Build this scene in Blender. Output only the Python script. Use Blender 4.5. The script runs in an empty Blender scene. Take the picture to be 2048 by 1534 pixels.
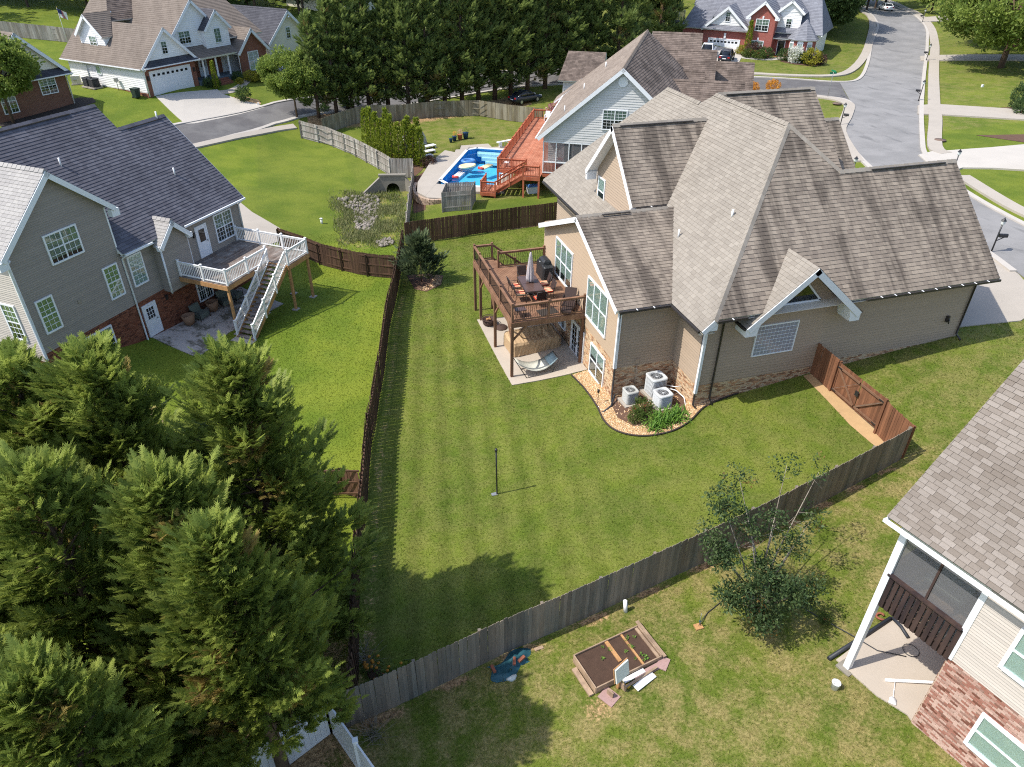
import bpy, math, random
import numpy as np
from mathutils import Vector, Matrix
R = math.radians
rnd = random.Random(7)
rng = np.random.default_rng(11)
scn = bpy.context.scene
COL = scn.collection

# ---------------------------------------------------------------- camera
cam = bpy.data.cameras.new('camera'); cam.lens = 25.0; cam.sensor_width = 36.0
cam.clip_start = 0.1; cam.clip_end = 3000
cam_o = bpy.data.objects.new('camera', cam); COL.objects.link(cam_o)
_r, _u, _f = (0.95787, -0.28709, 0.00822), (0.15324, 0.53505, 0.8308), (0.24292, 0.79454, -0.55651)
cam_o.matrix_world = Matrix(((_r[0], _u[0], -_f[0], 0), (_r[1], _u[1], -_f[1], 0), (_r[2], _u[2], -_f[2], 21.0), (0, 0, 0, 1)))
scn.camera = cam_o
CAM = Vector((0, 0, 21.0))

# ---------------------------------------------------------------- sky, sun, exposure
SUN_EL, SUN_AZ = 54.0, 178.0          # the sun stands over -X
world = bpy.data.worlds.new('World'); scn.world = world; world.use_nodes = True
wn = world.node_tree.nodes; wn.clear()
wo = wn.new('ShaderNodeOutputWorld'); wb = wn.new('ShaderNodeBackground'); ws = wn.new('ShaderNodeTexSky')
ws.sky_type = 'NISHITA'; ws.sun_disc = False; ws.sun_elevation = R(SUN_EL); ws.sun_rotation = R(-88.0)
ws.air_density = 1.0; ws.dust_density = 1.5; ws.ozone_density = 1.0
wb.inputs[1].default_value = 0.15
world.node_tree.links.new(ws.outputs[0], wb.inputs[0]); world.node_tree.links.new(wb.outputs[0], wo.inputs[0])
sun = bpy.data.lights.new('sun', 'SUN'); sun.energy = 3.1; sun.angle = R(0.53); sun.color = (1.0, 0.95, 0.87)
sun_o = bpy.data.objects.new('sun', sun); COL.objects.link(sun_o)
_d = Vector((math.cos(R(SUN_EL)) * math.cos(R(SUN_AZ)), math.cos(R(SUN_EL)) * math.sin(R(SUN_AZ)), math.sin(R(SUN_EL))))
sun_o.rotation_euler = _d.to_track_quat('Z', 'Y').to_euler(); sun_o.location = (-60, 2, 80)
scn.view_settings.view_transform = 'Standard'; scn.view_settings.look = 'None'
scn.view_settings.exposure = 0.8; scn.view_settings.gamma = 1.0
scn.view_settings.use_curve_mapping = False
scn.render.engine = 'CYCLES'; scn.cycles.use_denoising = False; scn.cycles.filter_width = 1.1
scn.cycles.max_bounces = 6; scn.cycles.transparent_max_bounces = 12; scn.cycles.diffuse_bounces = 4

# ---------------------------------------------------------------- the lie of the land (thin plate spline through surveyed points)
SURVEY = np.array([(9.7,31.3,-1.00),(9.6,39.0,-1.00),(12.0,31.8,-0.95),(14.1,27.7,-0.35),(17.4,25.3,0.15),(23.5,25.4,0.90),(32.8,25.4,1.75),(37.4,25.6,1.90),(23.8,18.5,0.60),(16.1,18.1,0.20),(9.2,15.5,-0.10),(6.3,22.6,-0.65),(-0.5,13.7,-0.60),(3.2,11.3,-0.30),(7.6,10.2,0.00),(14.8,10.5,0.30),(15.5,6.9,0.55),(26.2,14.4,1.20),(1.5,29.6,-0.90),(4.0,40.6,-1.00),(-0.8,16.6,-0.60),(-0.1,38.1,-1.10),(-1.5,28.4,-0.90),(-4.6,22.5,-0.80),(-7.3,16.3,-0.60),(-11.1,15.6,-0.40),(-3.0,12.8,-0.60),(-0.5,45.3,-1.25),(4.3,47.6,-1.30),(-13.9,36.6,0.70),(-16.0,38.0,1.00),(-15.1,34.5,0.60),(-10.2,41.8,-1.05),(-8.8,36.9,-0.90),(7.4,55.2,-1.30),(13.5,53.7,-1.30),(20.1,53.9,-1.20),(7.5,42.4,-0.95),(11.9,57.4,-1.30),(8.9,66.4,-2.30),(4.6,61.3,-2.00),(2.4,56.5,-1.70),(1.6,66.3,-1.60),(7.9,71.9,-1.50),(-1.4,83.4,-0.90),(-5.4,84.1,0.00),(-7.4,85.1,0.40),(1.0,87.6,-0.50),(-2.9,60.0,-1.20),(5.8,80.5,-1.20),(-12.7,96.0,2.50),(-17.8,96.0,2.60),(-23.7,99.8,2.70),(-25.1,93.4,2.20),(-9.1,89.5,0.80),(-17.8,90.6,1.60),(-5.4,95.1,1.00),(-30.9,112.6,3.60),(-1.4,112.5,2.40),(-4.1,104.7,2.30),(15.7,74.5,-0.80),(17.9,68.5,-0.80),(13.5,77.0,-0.80),(11.6,62.4,-1.20),(16.5,58.1,-1.10),(25.4,85.0,-0.50),(10.7,91.6,-0.60),(18.1,90.9,-0.60),(32.2,93.9,-0.20),(33.0,102.9,0.60),(23.3,108.5,0.70),(9.0,108.4,0.70),(1.3,90.9,0.40),(42.4,31.9,1.90),(53.4,54.0,1.60),(83.4,87.2,1.80),(106.6,119.2,2.80),(126.3,138.6,3.60),(128.7,149.5,4.20),(65.3,89.3,1.60),(67.3,103.6,1.90),(84.0,106.1,2.20),(64.1,106.1,2.20),(68.5,78.8,1.60),(79.7,70.6,2.10),(69.2,54.6,2.20),(54.5,44.9,2.00),(51.8,38.5,2.00),(99.2,95.0,2.60),(104.0,86.8,3.00),(129.2,132.2,4.20),(38.1,28.0,1.90),(-19.6,142.9,5.00),(4.6,142.2,6.00),(-35.8,137.9,6.00),(38.3,134.8,6.00),(73.4,127.2,6.00),(137.1,122.8,5.00),(103.3,130.2,5.00),(-150.0,60.0,4.00),(-150.0,300.0,25.00),(0.0,400.0,25.00),(150.0,500.0,22.00),(400.0,500.0,20.00),(400.0,200.0,8.00),(250.0,60.0,4.00),(120.0,0.0,3.00),(60.0,-40.0,1.00),(0.0,-40.0,0.00),(-80.0,-40.0,0.00),(-60.0,40.0,1.50),(-45.0,20.0,0.50),(60.0,10.0,2.00),(-100.0,130.0,8.00),(300.0,100.0,6.00)])
_X = SURVEY[:, :2] / 100.0; _n = len(_X)
def _U(r2): return np.where(r2 > 1e-9, r2 * np.log(np.maximum(r2, 1e-9)), 0)
_A = np.zeros((_n + 3, _n + 3)); _A[:_n, :_n] = _U(((_X[:, None] - _X[None]) ** 2).sum(-1)) + np.eye(_n) * 2e-4
_A[:_n, _n] = 1; _A[:_n, _n + 1:] = _X; _A[_n, :_n] = 1; _A[_n + 1:, :_n] = _X.T
_w = np.linalg.solve(_A, np.r_[SURVEY[:, 2], 0, 0, 0])
def gzs(x, y):
    q = np.stack([np.asarray(x, float).ravel(), np.asarray(y, float).ravel()], -1) / 100.0
    out = np.empty(len(q))
    for i in range(0, len(q), 4000):
        c = q[i:i + 4000]
        out[i:i + 4000] = _U(((c[:, None] - _X[None]) ** 2).sum(-1)) @ _w[:_n] + _w[_n] + c @ _w[_n + 1:]
    return out
def gz(x, y): return float(gzs([x], [y])[0])

# ---------------------------------------------------------------- materials
MATS = {}
class NT:
    def __init__(s, name):
        s.m = bpy.data.materials.new(name); s.m.use_nodes = True; s.t = s.m.node_tree; s.t.nodes.clear()
        s.out = s.n('OutputMaterial'); MATS[name] = s.m
    def n(s, kind, **kw):
        nd = s.t.nodes.new('ShaderNode' + kind)
        for k, v in kw.items(): setattr(nd, k, v)
        return nd
    def l(s, a, b): s.t.links.new(a, b)
    def put(s, nd, idx, val):
        if hasattr(val, 'is_linked') or hasattr(val, 'links'): s.l(val, nd.inputs[idx])
        elif val is not None: nd.inputs[idx].default_value = val
    def math(s, op, a, b=None, c=None, clamp=False):
        nd = s.n('Math', operation=op, use_clamp=clamp)
        for i, v in enumerate((a, b, c)):
            if v is not None: s.put(nd, i, v)
        return nd.outputs[0]
    def mix(s, f, a, b, mode='MIX'):
        nd = s.n('Mix', data_type='RGBA', blend_type=mode)
        s.put(nd, 0, f)
        for i, v in ((6, a), (7, b)):
            if isinstance(v, tuple): v = (v[0], v[1], v[2], 1)
            s.put(nd, i, v)
        return nd.outputs[2]
    def pos(s): return s.n('NewGeometry').outputs['Position']
    def scale(s, v, sc):
        nd = s.n('Mapping'); s.l(v, nd.inputs[0]); nd.inputs[3].default_value = sc; return nd.outputs[0]
    def noise(s, v, scale, detail=3, rough=.55):
        nd = s.n('TexNoise'); s.l(v, nd.inputs['Vector']); nd.inputs['Scale'].default_value = scale
        nd.inputs['Detail'].default_value = detail; nd.inputs['Roughness'].default_value = rough; return nd.outputs[0]
    def ramp(s, f, lo, hi):      # smooth 0..1 between lo and hi
        nd = s.n('MapRange', interpolation_type='SMOOTHSTEP', clamp=True); s.put(nd, 0, f)
        nd.inputs[1].default_value = lo; nd.inputs[2].default_value = hi; return nd.outputs[0]
    def attr(s, name): return s.n('Attribute', attribute_name=name).outputs['Fac']
    def bsdf(s, col, rough=.8, bump=None, bstr=.3, bdist=.02, metal=0.0, spec=.3, transl=0.0, alpha=None):
        b = s.n('BsdfPrincipled')
        if isinstance(col, tuple): col = (col[0], col[1], col[2], 1)
        s.put(b, 'Base Color', col); s.put(b, 'Roughness', rough); b.inputs['Metallic'].default_value = metal
        b.inputs['Specular IOR Level'].default_value = spec
        if bump is not None:
            bn = s.n('Bump'); s.l(bump, bn.inputs['Height']); bn.inputs['Strength'].default_value = bstr
            bn.inputs['Distance'].default_value = bdist; s.l(bn.outputs[0], b.inputs['Normal'])
        o = b.outputs[0]
        if transl:
            t = s.n('BsdfTranslucent'); s.put(t, 0, col); mx = s.n('MixShader'); mx.inputs[0].default_value = transl
            s.l(o, mx.inputs[1]); s.l(t.outputs[0], mx.inputs[2]); o = mx.outputs[0]
        s.l(o, s.out.inputs[0]); return b

def c_(h):   # sRGB hex -> linear
    v = [int(h[i:i + 2], 16) / 255 for i in (0, 2, 4)]
    return tuple(x / 12.92 if x <= .04045 else ((x + .055) / 1.055) ** 2.4 for x in v)
def dk(c, f): return tuple(x * f for x in c)

def paint(name, col, rough=.6, var=.12, scale=1.5, bump=.0, metal=0.0, spec=.35, fine=18.0, tone=0.0):
    t = NT(name); p = t.pos()
    n = t.noise(p, scale, 4); n2 = t.noise(p, fine, 2)
    f = t.math('MULTIPLY_ADD', n, 2 * var, 1 - var)
    f = t.math('MULTIPLY', f, t.math('MULTIPLY_ADD', n2, var, 1 - var * .5))
    if tone: f = t.math('MULTIPLY', f, t.math('MULTIPLY_ADD', t.attr('tone'), 2 * tone, 1 - tone))
    c = t.mix(1.0, (1, 1, 1), col, 'MULTIPLY')
    vm = t.n('VectorMath', operation='SCALE'); t.l(c, vm.inputs[0]); t.l(f, vm.inputs['Scale'])
    t.bsdf(vm.outputs[0], rough, n2 if bump else None, bump, .02, metal, spec)
    return t.m

def wood(name, col, grey, rough=.8, grain=(14, 14, 1.2), stain=.5, tone=.25, green=0.0):
    t = NT(name); p = t.pos()
    g = t.noise(t.scale(p, grain), 1.0, 4, .6)
    st = t.noise(t.scale(p, (1.7, 1.7, .35)), 1.0, 4, .6)
    c = t.mix(t.ramp(st, .5 - stain * .25, .5 + stain * .3), col, grey)
    f = t.math('MULTIPLY', t.math('MULTIPLY_ADD', g, .7, .62), t.math('MULTIPLY_ADD', t.attr('tone'), 2 * tone, 1 - tone))
    vm = t.n('VectorMath', operation='SCALE'); t.l(c, vm.inputs[0]); t.l(f, vm.inputs['Scale'])
    t.bsdf(vm.outputs[0], rough, g, .25, .01, 0, .25)
    return t.m

def shingle(name, col, dark, streak=0.0, sx=(1.1, .12, .12), var=.3):
    t = NT(name); p = t.pos()
    sp = t.noise(p, 26.0, 3, .7); big = t.noise(p, .35, 3)
    c = t.mix(t.math('MULTIPLY', t.attr('tone'), var * 2, clamp=True), col, dk(dark, 1.0))
    if streak:
        s1 = t.noise(t.scale(p, sx), 1.0, 5, .62); s2 = t.noise(p, .5, 3)
        k = t.ramp(t.math('MULTIPLY_ADD', s2, .35, t.math('MULTIPLY', s1, .85)), .52, .74)
        k = t.math('MULTIPLY', k, streak)
        c = t.mix(k, c, dk(dark, .42))
    f = t.math('MULTIPLY', t.math('MULTIPLY_ADD', sp, .5, .75), t.math('MULTIPLY_ADD', big, .3, .85))
    vm = t.n('VectorMath', operation='SCALE'); t.l(c, vm.inputs[0]); t.l(f, vm.inputs['Scale'])
    t.bsdf(vm.outputs[0], .93, sp, .35, .012, 0, .15)
    return t.m

def brickmat(name, cols, scale=1.0):
    t = NT(name); p = t.pos(); to = t.attr('tone')
    c = t.mix(t.ramp(to, .1, .5), cols[0], cols[1]); c = t.mix(t.ramp(to, .62, .95), c, cols[2])
    n = t.noise(p, 30, 3); f = t.math('MULTIPLY_ADD', n, .5, .75)
    vm = t.n('VectorMath', operation='SCALE'); t.l(c, vm.inputs[0]); t.l(f, vm.inputs['Scale'])
    t.bsdf(vm.outputs[0], .9, n, .3, .01, 0, .2); return t.m

def brick_far(name, c1, c2, mortar):
    t = NT(name); tc = t.n('TexCoord').outputs['Object']
    sp = t.n('SeparateXYZ'); t.l(tc, sp.inputs[0]); cb = t.n('CombineXYZ')
    t.l(t.math('ADD', sp.outputs[0], sp.outputs[1]), cb.inputs[0]); t.l(sp.outputs[2], cb.inputs[1])
    b = t.n('TexBrick'); t.l(cb.outputs[0], b.inputs[0])
    b.inputs['Color1'].default_value = (*c1, 1); b.inputs['Color2'].default_value = (*c2, 1); b.inputs['Mortar'].default_value = (*mortar, 1)
    b.inputs['Scale'].default_value = 1.0; b.inputs['Mortar Size'].default_value = .012; b.inputs['Brick Width'].default_value = .24; b.inputs['Row Height'].default_value = .085
    n = t.noise(t.pos(), .8, 3); vm = t.n('VectorMath', operation='SCALE'); t.l(b.outputs[0], vm.inputs[0]); t.l(t.math('MULTIPLY_ADD', n, .5, .75), vm.inputs['Scale'])
    t.bsdf(vm.outputs[0], .9, spec=.2); return t.m

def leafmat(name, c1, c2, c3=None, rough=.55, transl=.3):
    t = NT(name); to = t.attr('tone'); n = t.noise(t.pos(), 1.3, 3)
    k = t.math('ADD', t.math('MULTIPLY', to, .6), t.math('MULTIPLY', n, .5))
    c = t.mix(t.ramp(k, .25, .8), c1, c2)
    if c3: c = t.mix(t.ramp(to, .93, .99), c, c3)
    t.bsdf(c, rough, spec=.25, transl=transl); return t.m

def glassmat(name, tint=(.84, .9, .88), back=.75):
    t = NT(name); fr = t.n('LayerWeight'); fr.inputs[0].default_value = .5; fc = t.math('POWER', fr.outputs['Facing'], 3.0)
    tr = t.n('BsdfTransparent'); tr.inputs[0].default_value = (*tint, 1)
    gl = t.n('BsdfGlossy'); gl.inputs[1].default_value = .03; gl.inputs[0].default_value = (.9, .95, 1, 1)
    mx = t.n('MixShader'); t.l(t.math('MULTIPLY_ADD', fc, .75, .07, clamp=True), mx.inputs[0])
    t.l(tr.outputs[0], mx.inputs[1]); t.l(gl.outputs[0], mx.inputs[2]); t.l(mx.outputs[0], t.out.inputs[0]); return t.m

def screenmat(name):
    t = NT(name); tr = t.n('BsdfTransparent'); df = t.n('BsdfDiffuse'); df.inputs[0].default_value = (.2, .2, .205, 1)
    mx = t.n('MixShader'); mx.inputs[0].default_value = .42
    t.l(tr.outputs[0], mx.inputs[1]); t.l(df.outputs[0], mx.inputs[2]); t.l(mx.outputs[0], t.out.inputs[0]); return t.m

# ---------------------------------------------------------------- things, parts and meshes
OFF = {}
def tag(o, label, cat, group=None):
    o['label'] = label; o['category'] = cat
    if group: o['group'] = group
    return o
def thing(name, label, cat, loc=(0, 0, 0), rz=0.0, group=None, off=(0, 0, 0)):
    o = bpy.data.objects.new(name, None); COL.objects.link(o); o.empty_display_size = .3
    o.location = loc; o.rotation_euler = (0, 0, rz); OFF[o] = off
    return tag(o, label, cat, group)
def hang(o, parent):
    if parent is not None: o.parent = parent; OFF[o] = OFF.get(parent, (0, 0, 0))
    return o

class MB:
    def __init__(s): s.v = []; s.f = []; s.t = []; s.sm = []
    def add(s, vs, fs, tone=.5, smooth=False):
        k = len(s.v); s.v += [tuple(p) for p in vs]
        for f in fs: s.f.append([i + k for i in f]); s.t.append(tone); s.sm.append(smooth)
        return s
    def box(s, x0, y0, z0, x1, y1, z1, tone=.5):
        if x0 > x1: x0, x1 = x1, x0
        if y0 > y1: y0, y1 = y1, y0
        if z0 > z1: z0, z1 = z1, z0
        return s.add([(x0, y0, z0), (x1, y0, z0), (x1, y1, z0), (x0, y1, z0), (x0, y0, z1), (x1, y0, z1), (x1, y1, z1), (x0, y1, z1)],
                     [(0, 3, 2, 1), (4, 5, 6, 7), (0, 1, 5, 4), (1, 2, 6, 5), (2, 3, 7, 6), (3, 0, 4, 7)], tone)
    def beam(s, a, b, w, h, up=(0, 0, 1), tone=.5, ext=0.0, ctr=True):
        a = Vector(a); b = Vector(b); d = (b - a).normalized(); a = a - d * ext; b = b + d * ext
        u = Vector(up); sd = d.cross(u)
        if sd.length < 1e-5: sd = d.cross(Vector((1, 0, 0)))
        sd.normalize(); u = sd.cross(d).normalized()
        lo, hi = (-h / 2, h / 2) if ctr else (-h, 0)
        vs = []
        for p in (a, b):
            for x, z in ((-w / 2, lo), (w / 2, lo), (w / 2, hi), (-w / 2, hi)): vs.append(p + sd * x + u * z)
        return s.add(vs, [(0, 1, 2, 3), (7, 6, 5, 4), (0, 4, 5, 1), (1, 5, 6, 2), (2, 6, 7, 3), (3, 7, 4, 0)], tone)
    def slab(s, pts, vec, tone=.5):
        pts = [Vector(p) for p in pts]; vec = Vector(vec); n = len(pts)
        q = [p + vec for p in pts]
        return s.add(pts + q, [tuple(range(n)), tuple(range(2 * n - 1, n - 1, -1))] + [(i, n + i, n + (i + 1) % n, (i + 1) % n) for i in range(n)], tone)
    def tube(s, path, r, n=6, caps=True, tone=.5, r2=None):
        path = [Vector(p) for p in path]; m = len(path); vs = []; prev = None
        for i, p in enumerate(path):
            d = (path[min(i + 1, m - 1)] - path[max(i - 1, 0)]).normalized()
            if prev is None: sd = d.orthogonal().normalized()
            else:
                sd = prev - d * prev.dot(d)
                sd = sd.normalized() if sd.length > 1e-6 else d.orthogonal().normalized()
            prev = sd; up = d.cross(sd); rr = r if r2 is None else r + (r2 - r) * i / max(1, m - 1)
            if isinstance(r, (list, tuple)): rr = r[i]
            for k in range(n):
                a = 2 * math.pi * k / n; vs.append(p + sd * (math.cos(a) * rr) + up * (math.sin(a) * rr))
        fs = [(i * n + k, i * n + (k + 1) % n, (i + 1) * n + (k + 1) % n, (i + 1) * n + k) for i in range(m - 1) for k in range(n)]
        s.add(vs, fs, tone, True)
        if caps: k0 = len(s.v) - len(vs); s.f += [[k0 + i for i in range(n - 1, -1, -1)], [k0 + (m - 1) * n + i for i in range(n)]]; s.t += [tone] * 2; s.sm += [False] * 2
        return s
    def lathe(s, prof, c=(0, 0, 0), n=16, tone=.5, smooth=True, sy=1.0):
        vs = []; m = len(prof)
        for r, z in prof:
            for k in range(n):
                a = 2 * math.pi * k / n; vs.append((c[0] + r * math.cos(a), c[1] + r * sy * math.sin(a), c[2] + z))
        fs = [(i * n + k, i * n + (k + 1) % n, (i + 1) * n + (k + 1) % n, (i + 1) * n + k) for i in range(m - 1) for k in range(n)]
        fs += [tuple(range(n - 1, -1, -1)), tuple((m - 1) * n + k for k in range(n))]
        return s.add(vs, fs, tone, smooth)
    def loft(s, rings, tone=.5, smooth=True, cap=True):
        n = len(rings[0]); vs = [p for r in rings for p in r]; m = len(rings)
        fs = [(i * n + k, i * n + (k + 1) % n, (i + 1) * n + (k + 1) % n, (i + 1) * n + k) for i in range(m - 1) for k in range(n)]
        if cap: fs += [tuple(range(n - 1, -1, -1)), tuple((m - 1) * n + k for k in range(n))]
        return s.add(vs, fs, tone, smooth)
    def mesh(s, name, mat, off=(0, 0, 0)):
        me = bpy.data.meshes.new(name)
        o = off
        me.from_pydata([(p[0] - o[0], p[1] - o[1], p[2] - o[2]) for p in s.v], [], s.f)
        a = me.attributes.new('tone', 'FLOAT', 'FACE'); a.data.foreach_set('value', np.array(s.t, dtype=np.float32))
        if any(s.sm): me.polygons.foreach_set('use_smooth', np.array(s.sm, dtype=bool))
        if mat is not None: me.materials.append(MATS[mat] if isinstance(mat, str) else mat)
        me.update(); return me
    def build(s, name, mat, parent=None, kind=None, label=None):
        o = bpy.data.objects.new(name, s.mesh(name, mat, OFF.get(parent, (0, 0, 0)))); COL.objects.link(o); hang(o, parent)
        if kind: o['kind'] = kind
        if label: o['label'] = label
        return o

def npmesh(name, V, F, mat, tone=None, parent=None, kind=None, smooth=False, attrs=None):
    """V (n,3), F (m,3) or (m,4) arrays -> one mesh object, quickly"""
    me = bpy.data.meshes.new(name); V = np.asarray(V, np.float32); F = np.asarray(F, np.int32); k = F.shape[1]
    me.vertices.add(len(V)); me.vertices.foreach_set('co', V.ravel())
    me.loops.add(F.size); me.loops.foreach_set('vertex_index', F.ravel())
    me.polygons.add(len(F)); me.polygons.foreach_set('loop_start', np.arange(0, F.size, k, dtype=np.int32))
    if smooth: me.polygons.foreach_set('use_smooth', np.ones(len(F), bool))
    if tone is not None:
        a = me.attributes.new('tone', 'FLOAT', 'FACE'); a.data.foreach_set('value', np.asarray(tone, np.float32))
    for nm, vals in (attrs or {}).items():
        a = me.attributes.new(nm, 'FLOAT', 'POINT'); a.data.foreach_set('value', np.asarray(vals, np.float32))
    if mat is not None: me.materials.append(MATS[mat])
    me.update(calc_edges=True); me.validate()
    if parent == 'mesh': return me
    o = bpy.data.objects.new(name, me); COL.objects.link(o); hang(o, parent)
    if kind: o['kind'] = kind
    return o
def inst(me, name, parent=None, loc=(0, 0, 0), rot=(0, 0, 0), sc=(1, 1, 1), kind=None):
    o = bpy.data.objects.new(name, me); COL.objects.link(o); o.location = loc; o.rotation_euler = rot; o.scale = sc
    hang(o, parent)
    if kind: o['kind'] = kind
    return o
def dup(root, loc, rz=None, label=None, group=None, sc=None):
    r = root.copy(); COL.objects.link(r); r.location = loc
    if rz is not None: r.rotation_euler = (0, 0, rz)
    if sc is not None: r.scale = sc if isinstance(sc, (tuple, list)) else (sc, sc, sc)
    if label: r['label'] = label
    if group: r['group'] = group
    for ch in list(root.children):
        c = ch.copy(); COL.objects.link(c); c.parent = r
        for g in list(ch.children):
            d = g.copy(); COL.objects.link(d); d.parent = c
    return r
def solo(mb, name, mat, label, cat, loc=(0, 0, 0), rz=0.0, group=None):
    o = mb.build(name, mat); o.location = loc; o.rotation_euler = (0, 0, rz); return tag(o, label, cat, group)

# ---------------------------------------------------------------- clipped tilings: siding, bricks, shingles
def clip(poly, ax, val, ge):
    out = []; n = len(poly)
    for i in range(n):
        a, b = poly[i], poly[(i + 1) % n]
        ia = (a[ax] >= val) if ge else (a[ax] <= val); ib = (b[ax] >= val) if ge else (b[ax] <= val)
        if ia: out.append(a)
        if ia != ib:
            t = (val - a[ax]) / (b[ax] - a[ax]); out.append((a[0] + (b[0] - a[0]) * t, a[1] + (b[1] - a[1]) * t))
    return out
def area(p): return abs(sum(p[i][0] * p[(i + 1) % len(p)][1] - p[(i + 1) % len(p)][0] * p[i][1] for i in range(len(p)))) / 2
def tiles(poly, rowh, w, gapx=0.0, gapy=0.0, jit=0.0, y0=None, amin=.0008):
    ys = [p[1] for p in poly]; y = min(ys) if y0 is None else y0; r = 0
    while y < max(ys) - 1e-4:
        row = clip(clip(poly, 1, y + gapy, True), 1, y + rowh, False)
        if len(row) >= 3:
            xs = [p[0] for p in row]; x0, x1 = min(xs), max(xs)
            if w > 900:
                if area(row) > amin: yield row, y, y + rowh
            else:
                x = math.floor(x0 / w) * w - w + (r % 2) * w * .5 + (rnd.uniform(-.5, .5) * w * jit)
                while x < x1:
                    ww = w * (1 + rnd.uniform(-jit, jit) * .5)
                    if x + ww > x0:
                        t = clip(clip(row, 0, x + gapx, True), 0, x + ww, False)
                        if len(t) >= 3 and area(t) > amin: yield t, y, y + rowh
                    x += ww
        y += rowh; r += 1

SHN = {}
def roof(parent, pts, mat, trim='white_trim', thick=.16, rowh=.2, w=.33, single=0, name='roof_slope'):
    P = [Vector(p) for p in pts]; n = Vector((0, 0, 0))
    for i in range(len(P)): n += P[i].cross(P[(i + 1) % len(P)])
    n.normalize()
    if n.z < 0: P.reverse(); n = -n
    e = (Vector((0, 0, 1)) - n * n.z).normalized(); h = e.cross(n).normalized(); p0 = P[0]
    top = [p - n * .012 for p in P]
    base = MB().slab(top, -n * thick).build(name, trim, parent)
    poly = [((p - p0).dot(h), (p - p0).dot(e)) for p in P]
    big = MB(); singles = []
    root = parent
    for t, ya, yb in tiles(poly, rowh, w, .008, 0, .35):
        vs = []; hs = []
        for x, y in t:
            k = (y - ya) / rowh; hs.append(.03 - .024 * k); vs.append((x, y))
        m = len(t); up = [p0 + h * x + e * y + n * z for (x, y), z in zip(vs, hs)]; lo = [p0 + h * x + e * y - n * .012 for x, y in vs]
        singles.append((up, lo, m, rnd.random()))
    if single:
        mw = (parent.matrix_basis if parent else Matrix()); of = Vector(OFF.get(parent, (0, 0, 0)))
        def key(s_): return ((Matrix.Translation(parent.location) @ Matrix.Rotation(parent.rotation_euler.z, 4, 'Z')) @ (sum(s_[0], Vector()) / s_[2] - of) - CAM).length
        singles.sort(key=key)
    fs = lambda m: [tuple(range(m))] + [(i, m + i, m + (i + 1) % m, (i + 1) % m) for i in range(m)]
    for i, (up, lo, m, tn) in enumerate(singles):
        if i < single: MB().add(up + lo, fs(m), tn).build('shingle', mat, base)
        else: big.add(up + lo, fs(m), tn)
    if big.f: big.build('shingles', mat, base, kind='stuff')
    return base
def ridge(parent, a, b, mat, w=.16, h=.07, drop=.1, name='ridge_cap'):
    a = Vector(a); b = Vector(b); d = (b - a).normalized(); sd = d.cross(Vector((0, 0, 1))).normalized(); L = (b - a).length
    m = MB(); k = max(1, int(L / .3)); r = []
    for i in range(k):
        p = a + d * (L * i / k); q = a + d * (L * (i + 1) / k); z0, z1 = Vector((0, 0, h + .012)), Vector((0, 0, h - .01))
        m.add([p - sd * w - Vector((0, 0, drop - .02)), p + z0, p + sd * w - Vector((0, 0, drop - .02)), q - sd * w - Vector((0, 0, drop)), q + z1, q + sd * w - Vector((0, 0, drop))],
              [(0, 1, 4, 3), (1, 2, 5, 4), (0, 2, 1), (3, 4, 5), (0, 3, 5, 2)], rnd.random())
    return m.build(name, mat, parent)

class Pl:      # a vertical plane seen from outside: s runs from A to B, o points outwards, z up
    def __init__(s, A, B):
        s.A = A; dx, dy = B[0] - A[0], B[1] - A[1]; s.L = math.hypot(dx, dy); s.d = (dx / s.L, dy / s.L); s.n = (s.d[1], -s.d[0])
    def p(s, a, o, z): return (s.A[0] + s.d[0] * a + s.n[0] * o, s.A[1] + s.d[1] * a + s.n[1] * o, z)
    def box(s, mb, s0, s1, o0, o1, z0, z1, tone=.5):
        v = [s.p(a, o, z) for z in (z0, z1) for a, o in ((s0, o0), (s0, o1), (s1, o1), (s1, o0))]
        return mb.add(v, [(0, 3, 2, 1), (4, 5, 6, 7), (0, 1, 5, 4), (1, 2, 6, 5), (2, 3, 7, 6), (3, 0, 4, 7)], tone)
def wall(parent, A, B, poly, kind, mat, mat2=None, row=.16, name='wall', single=0, thick=.15, bw=.22, bh=.078):
    q = Pl(A, B); m = MB()
    if isinstance(poly[0], (int, float)): poly = [(0, poly[0]), (q.L, poly[0]), (q.L, poly[1]), (0, poly[1])]
    back = [q.p(a, -.002, z) for a, z in poly]
    m.slab(back, (-q.n[0] * thick, -q.n[1] * thick, 0))
    if kind == 'siding':
        for t, ya, yb in tiles(poly, row, 999, y0=math.floor(min(p[1] for p in poly) / row) * row):
            k = len(t); tn = rnd.random()
            m.add([q.p(a, .034 - .03 * (z - ya) / row, z) for a, z in t] + [q.p(a, 0, z) for a, z in t], [tuple(range(k))] + [(i, k + i, k + (i + 1) % k, (i + 1) % k) for i in range(k)], tn)
    o = m.build(name, mat, parent)
    if kind == 'brick':
        big = MB(); i = 0; lst = []
        for t, ya, yb in tiles(poly, bh, bw, .012, .012, .0):
            k = len(t); d = .014 + rnd.uniform(-.003, .004)
            lst.append(([q.p(a, d, z) for a, z in t] + [q.p(a, -.003, z) for a, z in t], k, rnd.random()))
        for vs, k, tn in lst:
            fs = [tuple(range(k))] + [(j, k + j, k + (j + 1) % k, (j + 1) % k) for j in range(k)]
            if single:
                single -= 1; MB().add(vs, fs, tn).build('brick', mat2, o)
            else: big.add(vs, fs, tn)
        if big.f: big.build('bricks', mat2, o, kind='stuff')
    return o

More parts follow.
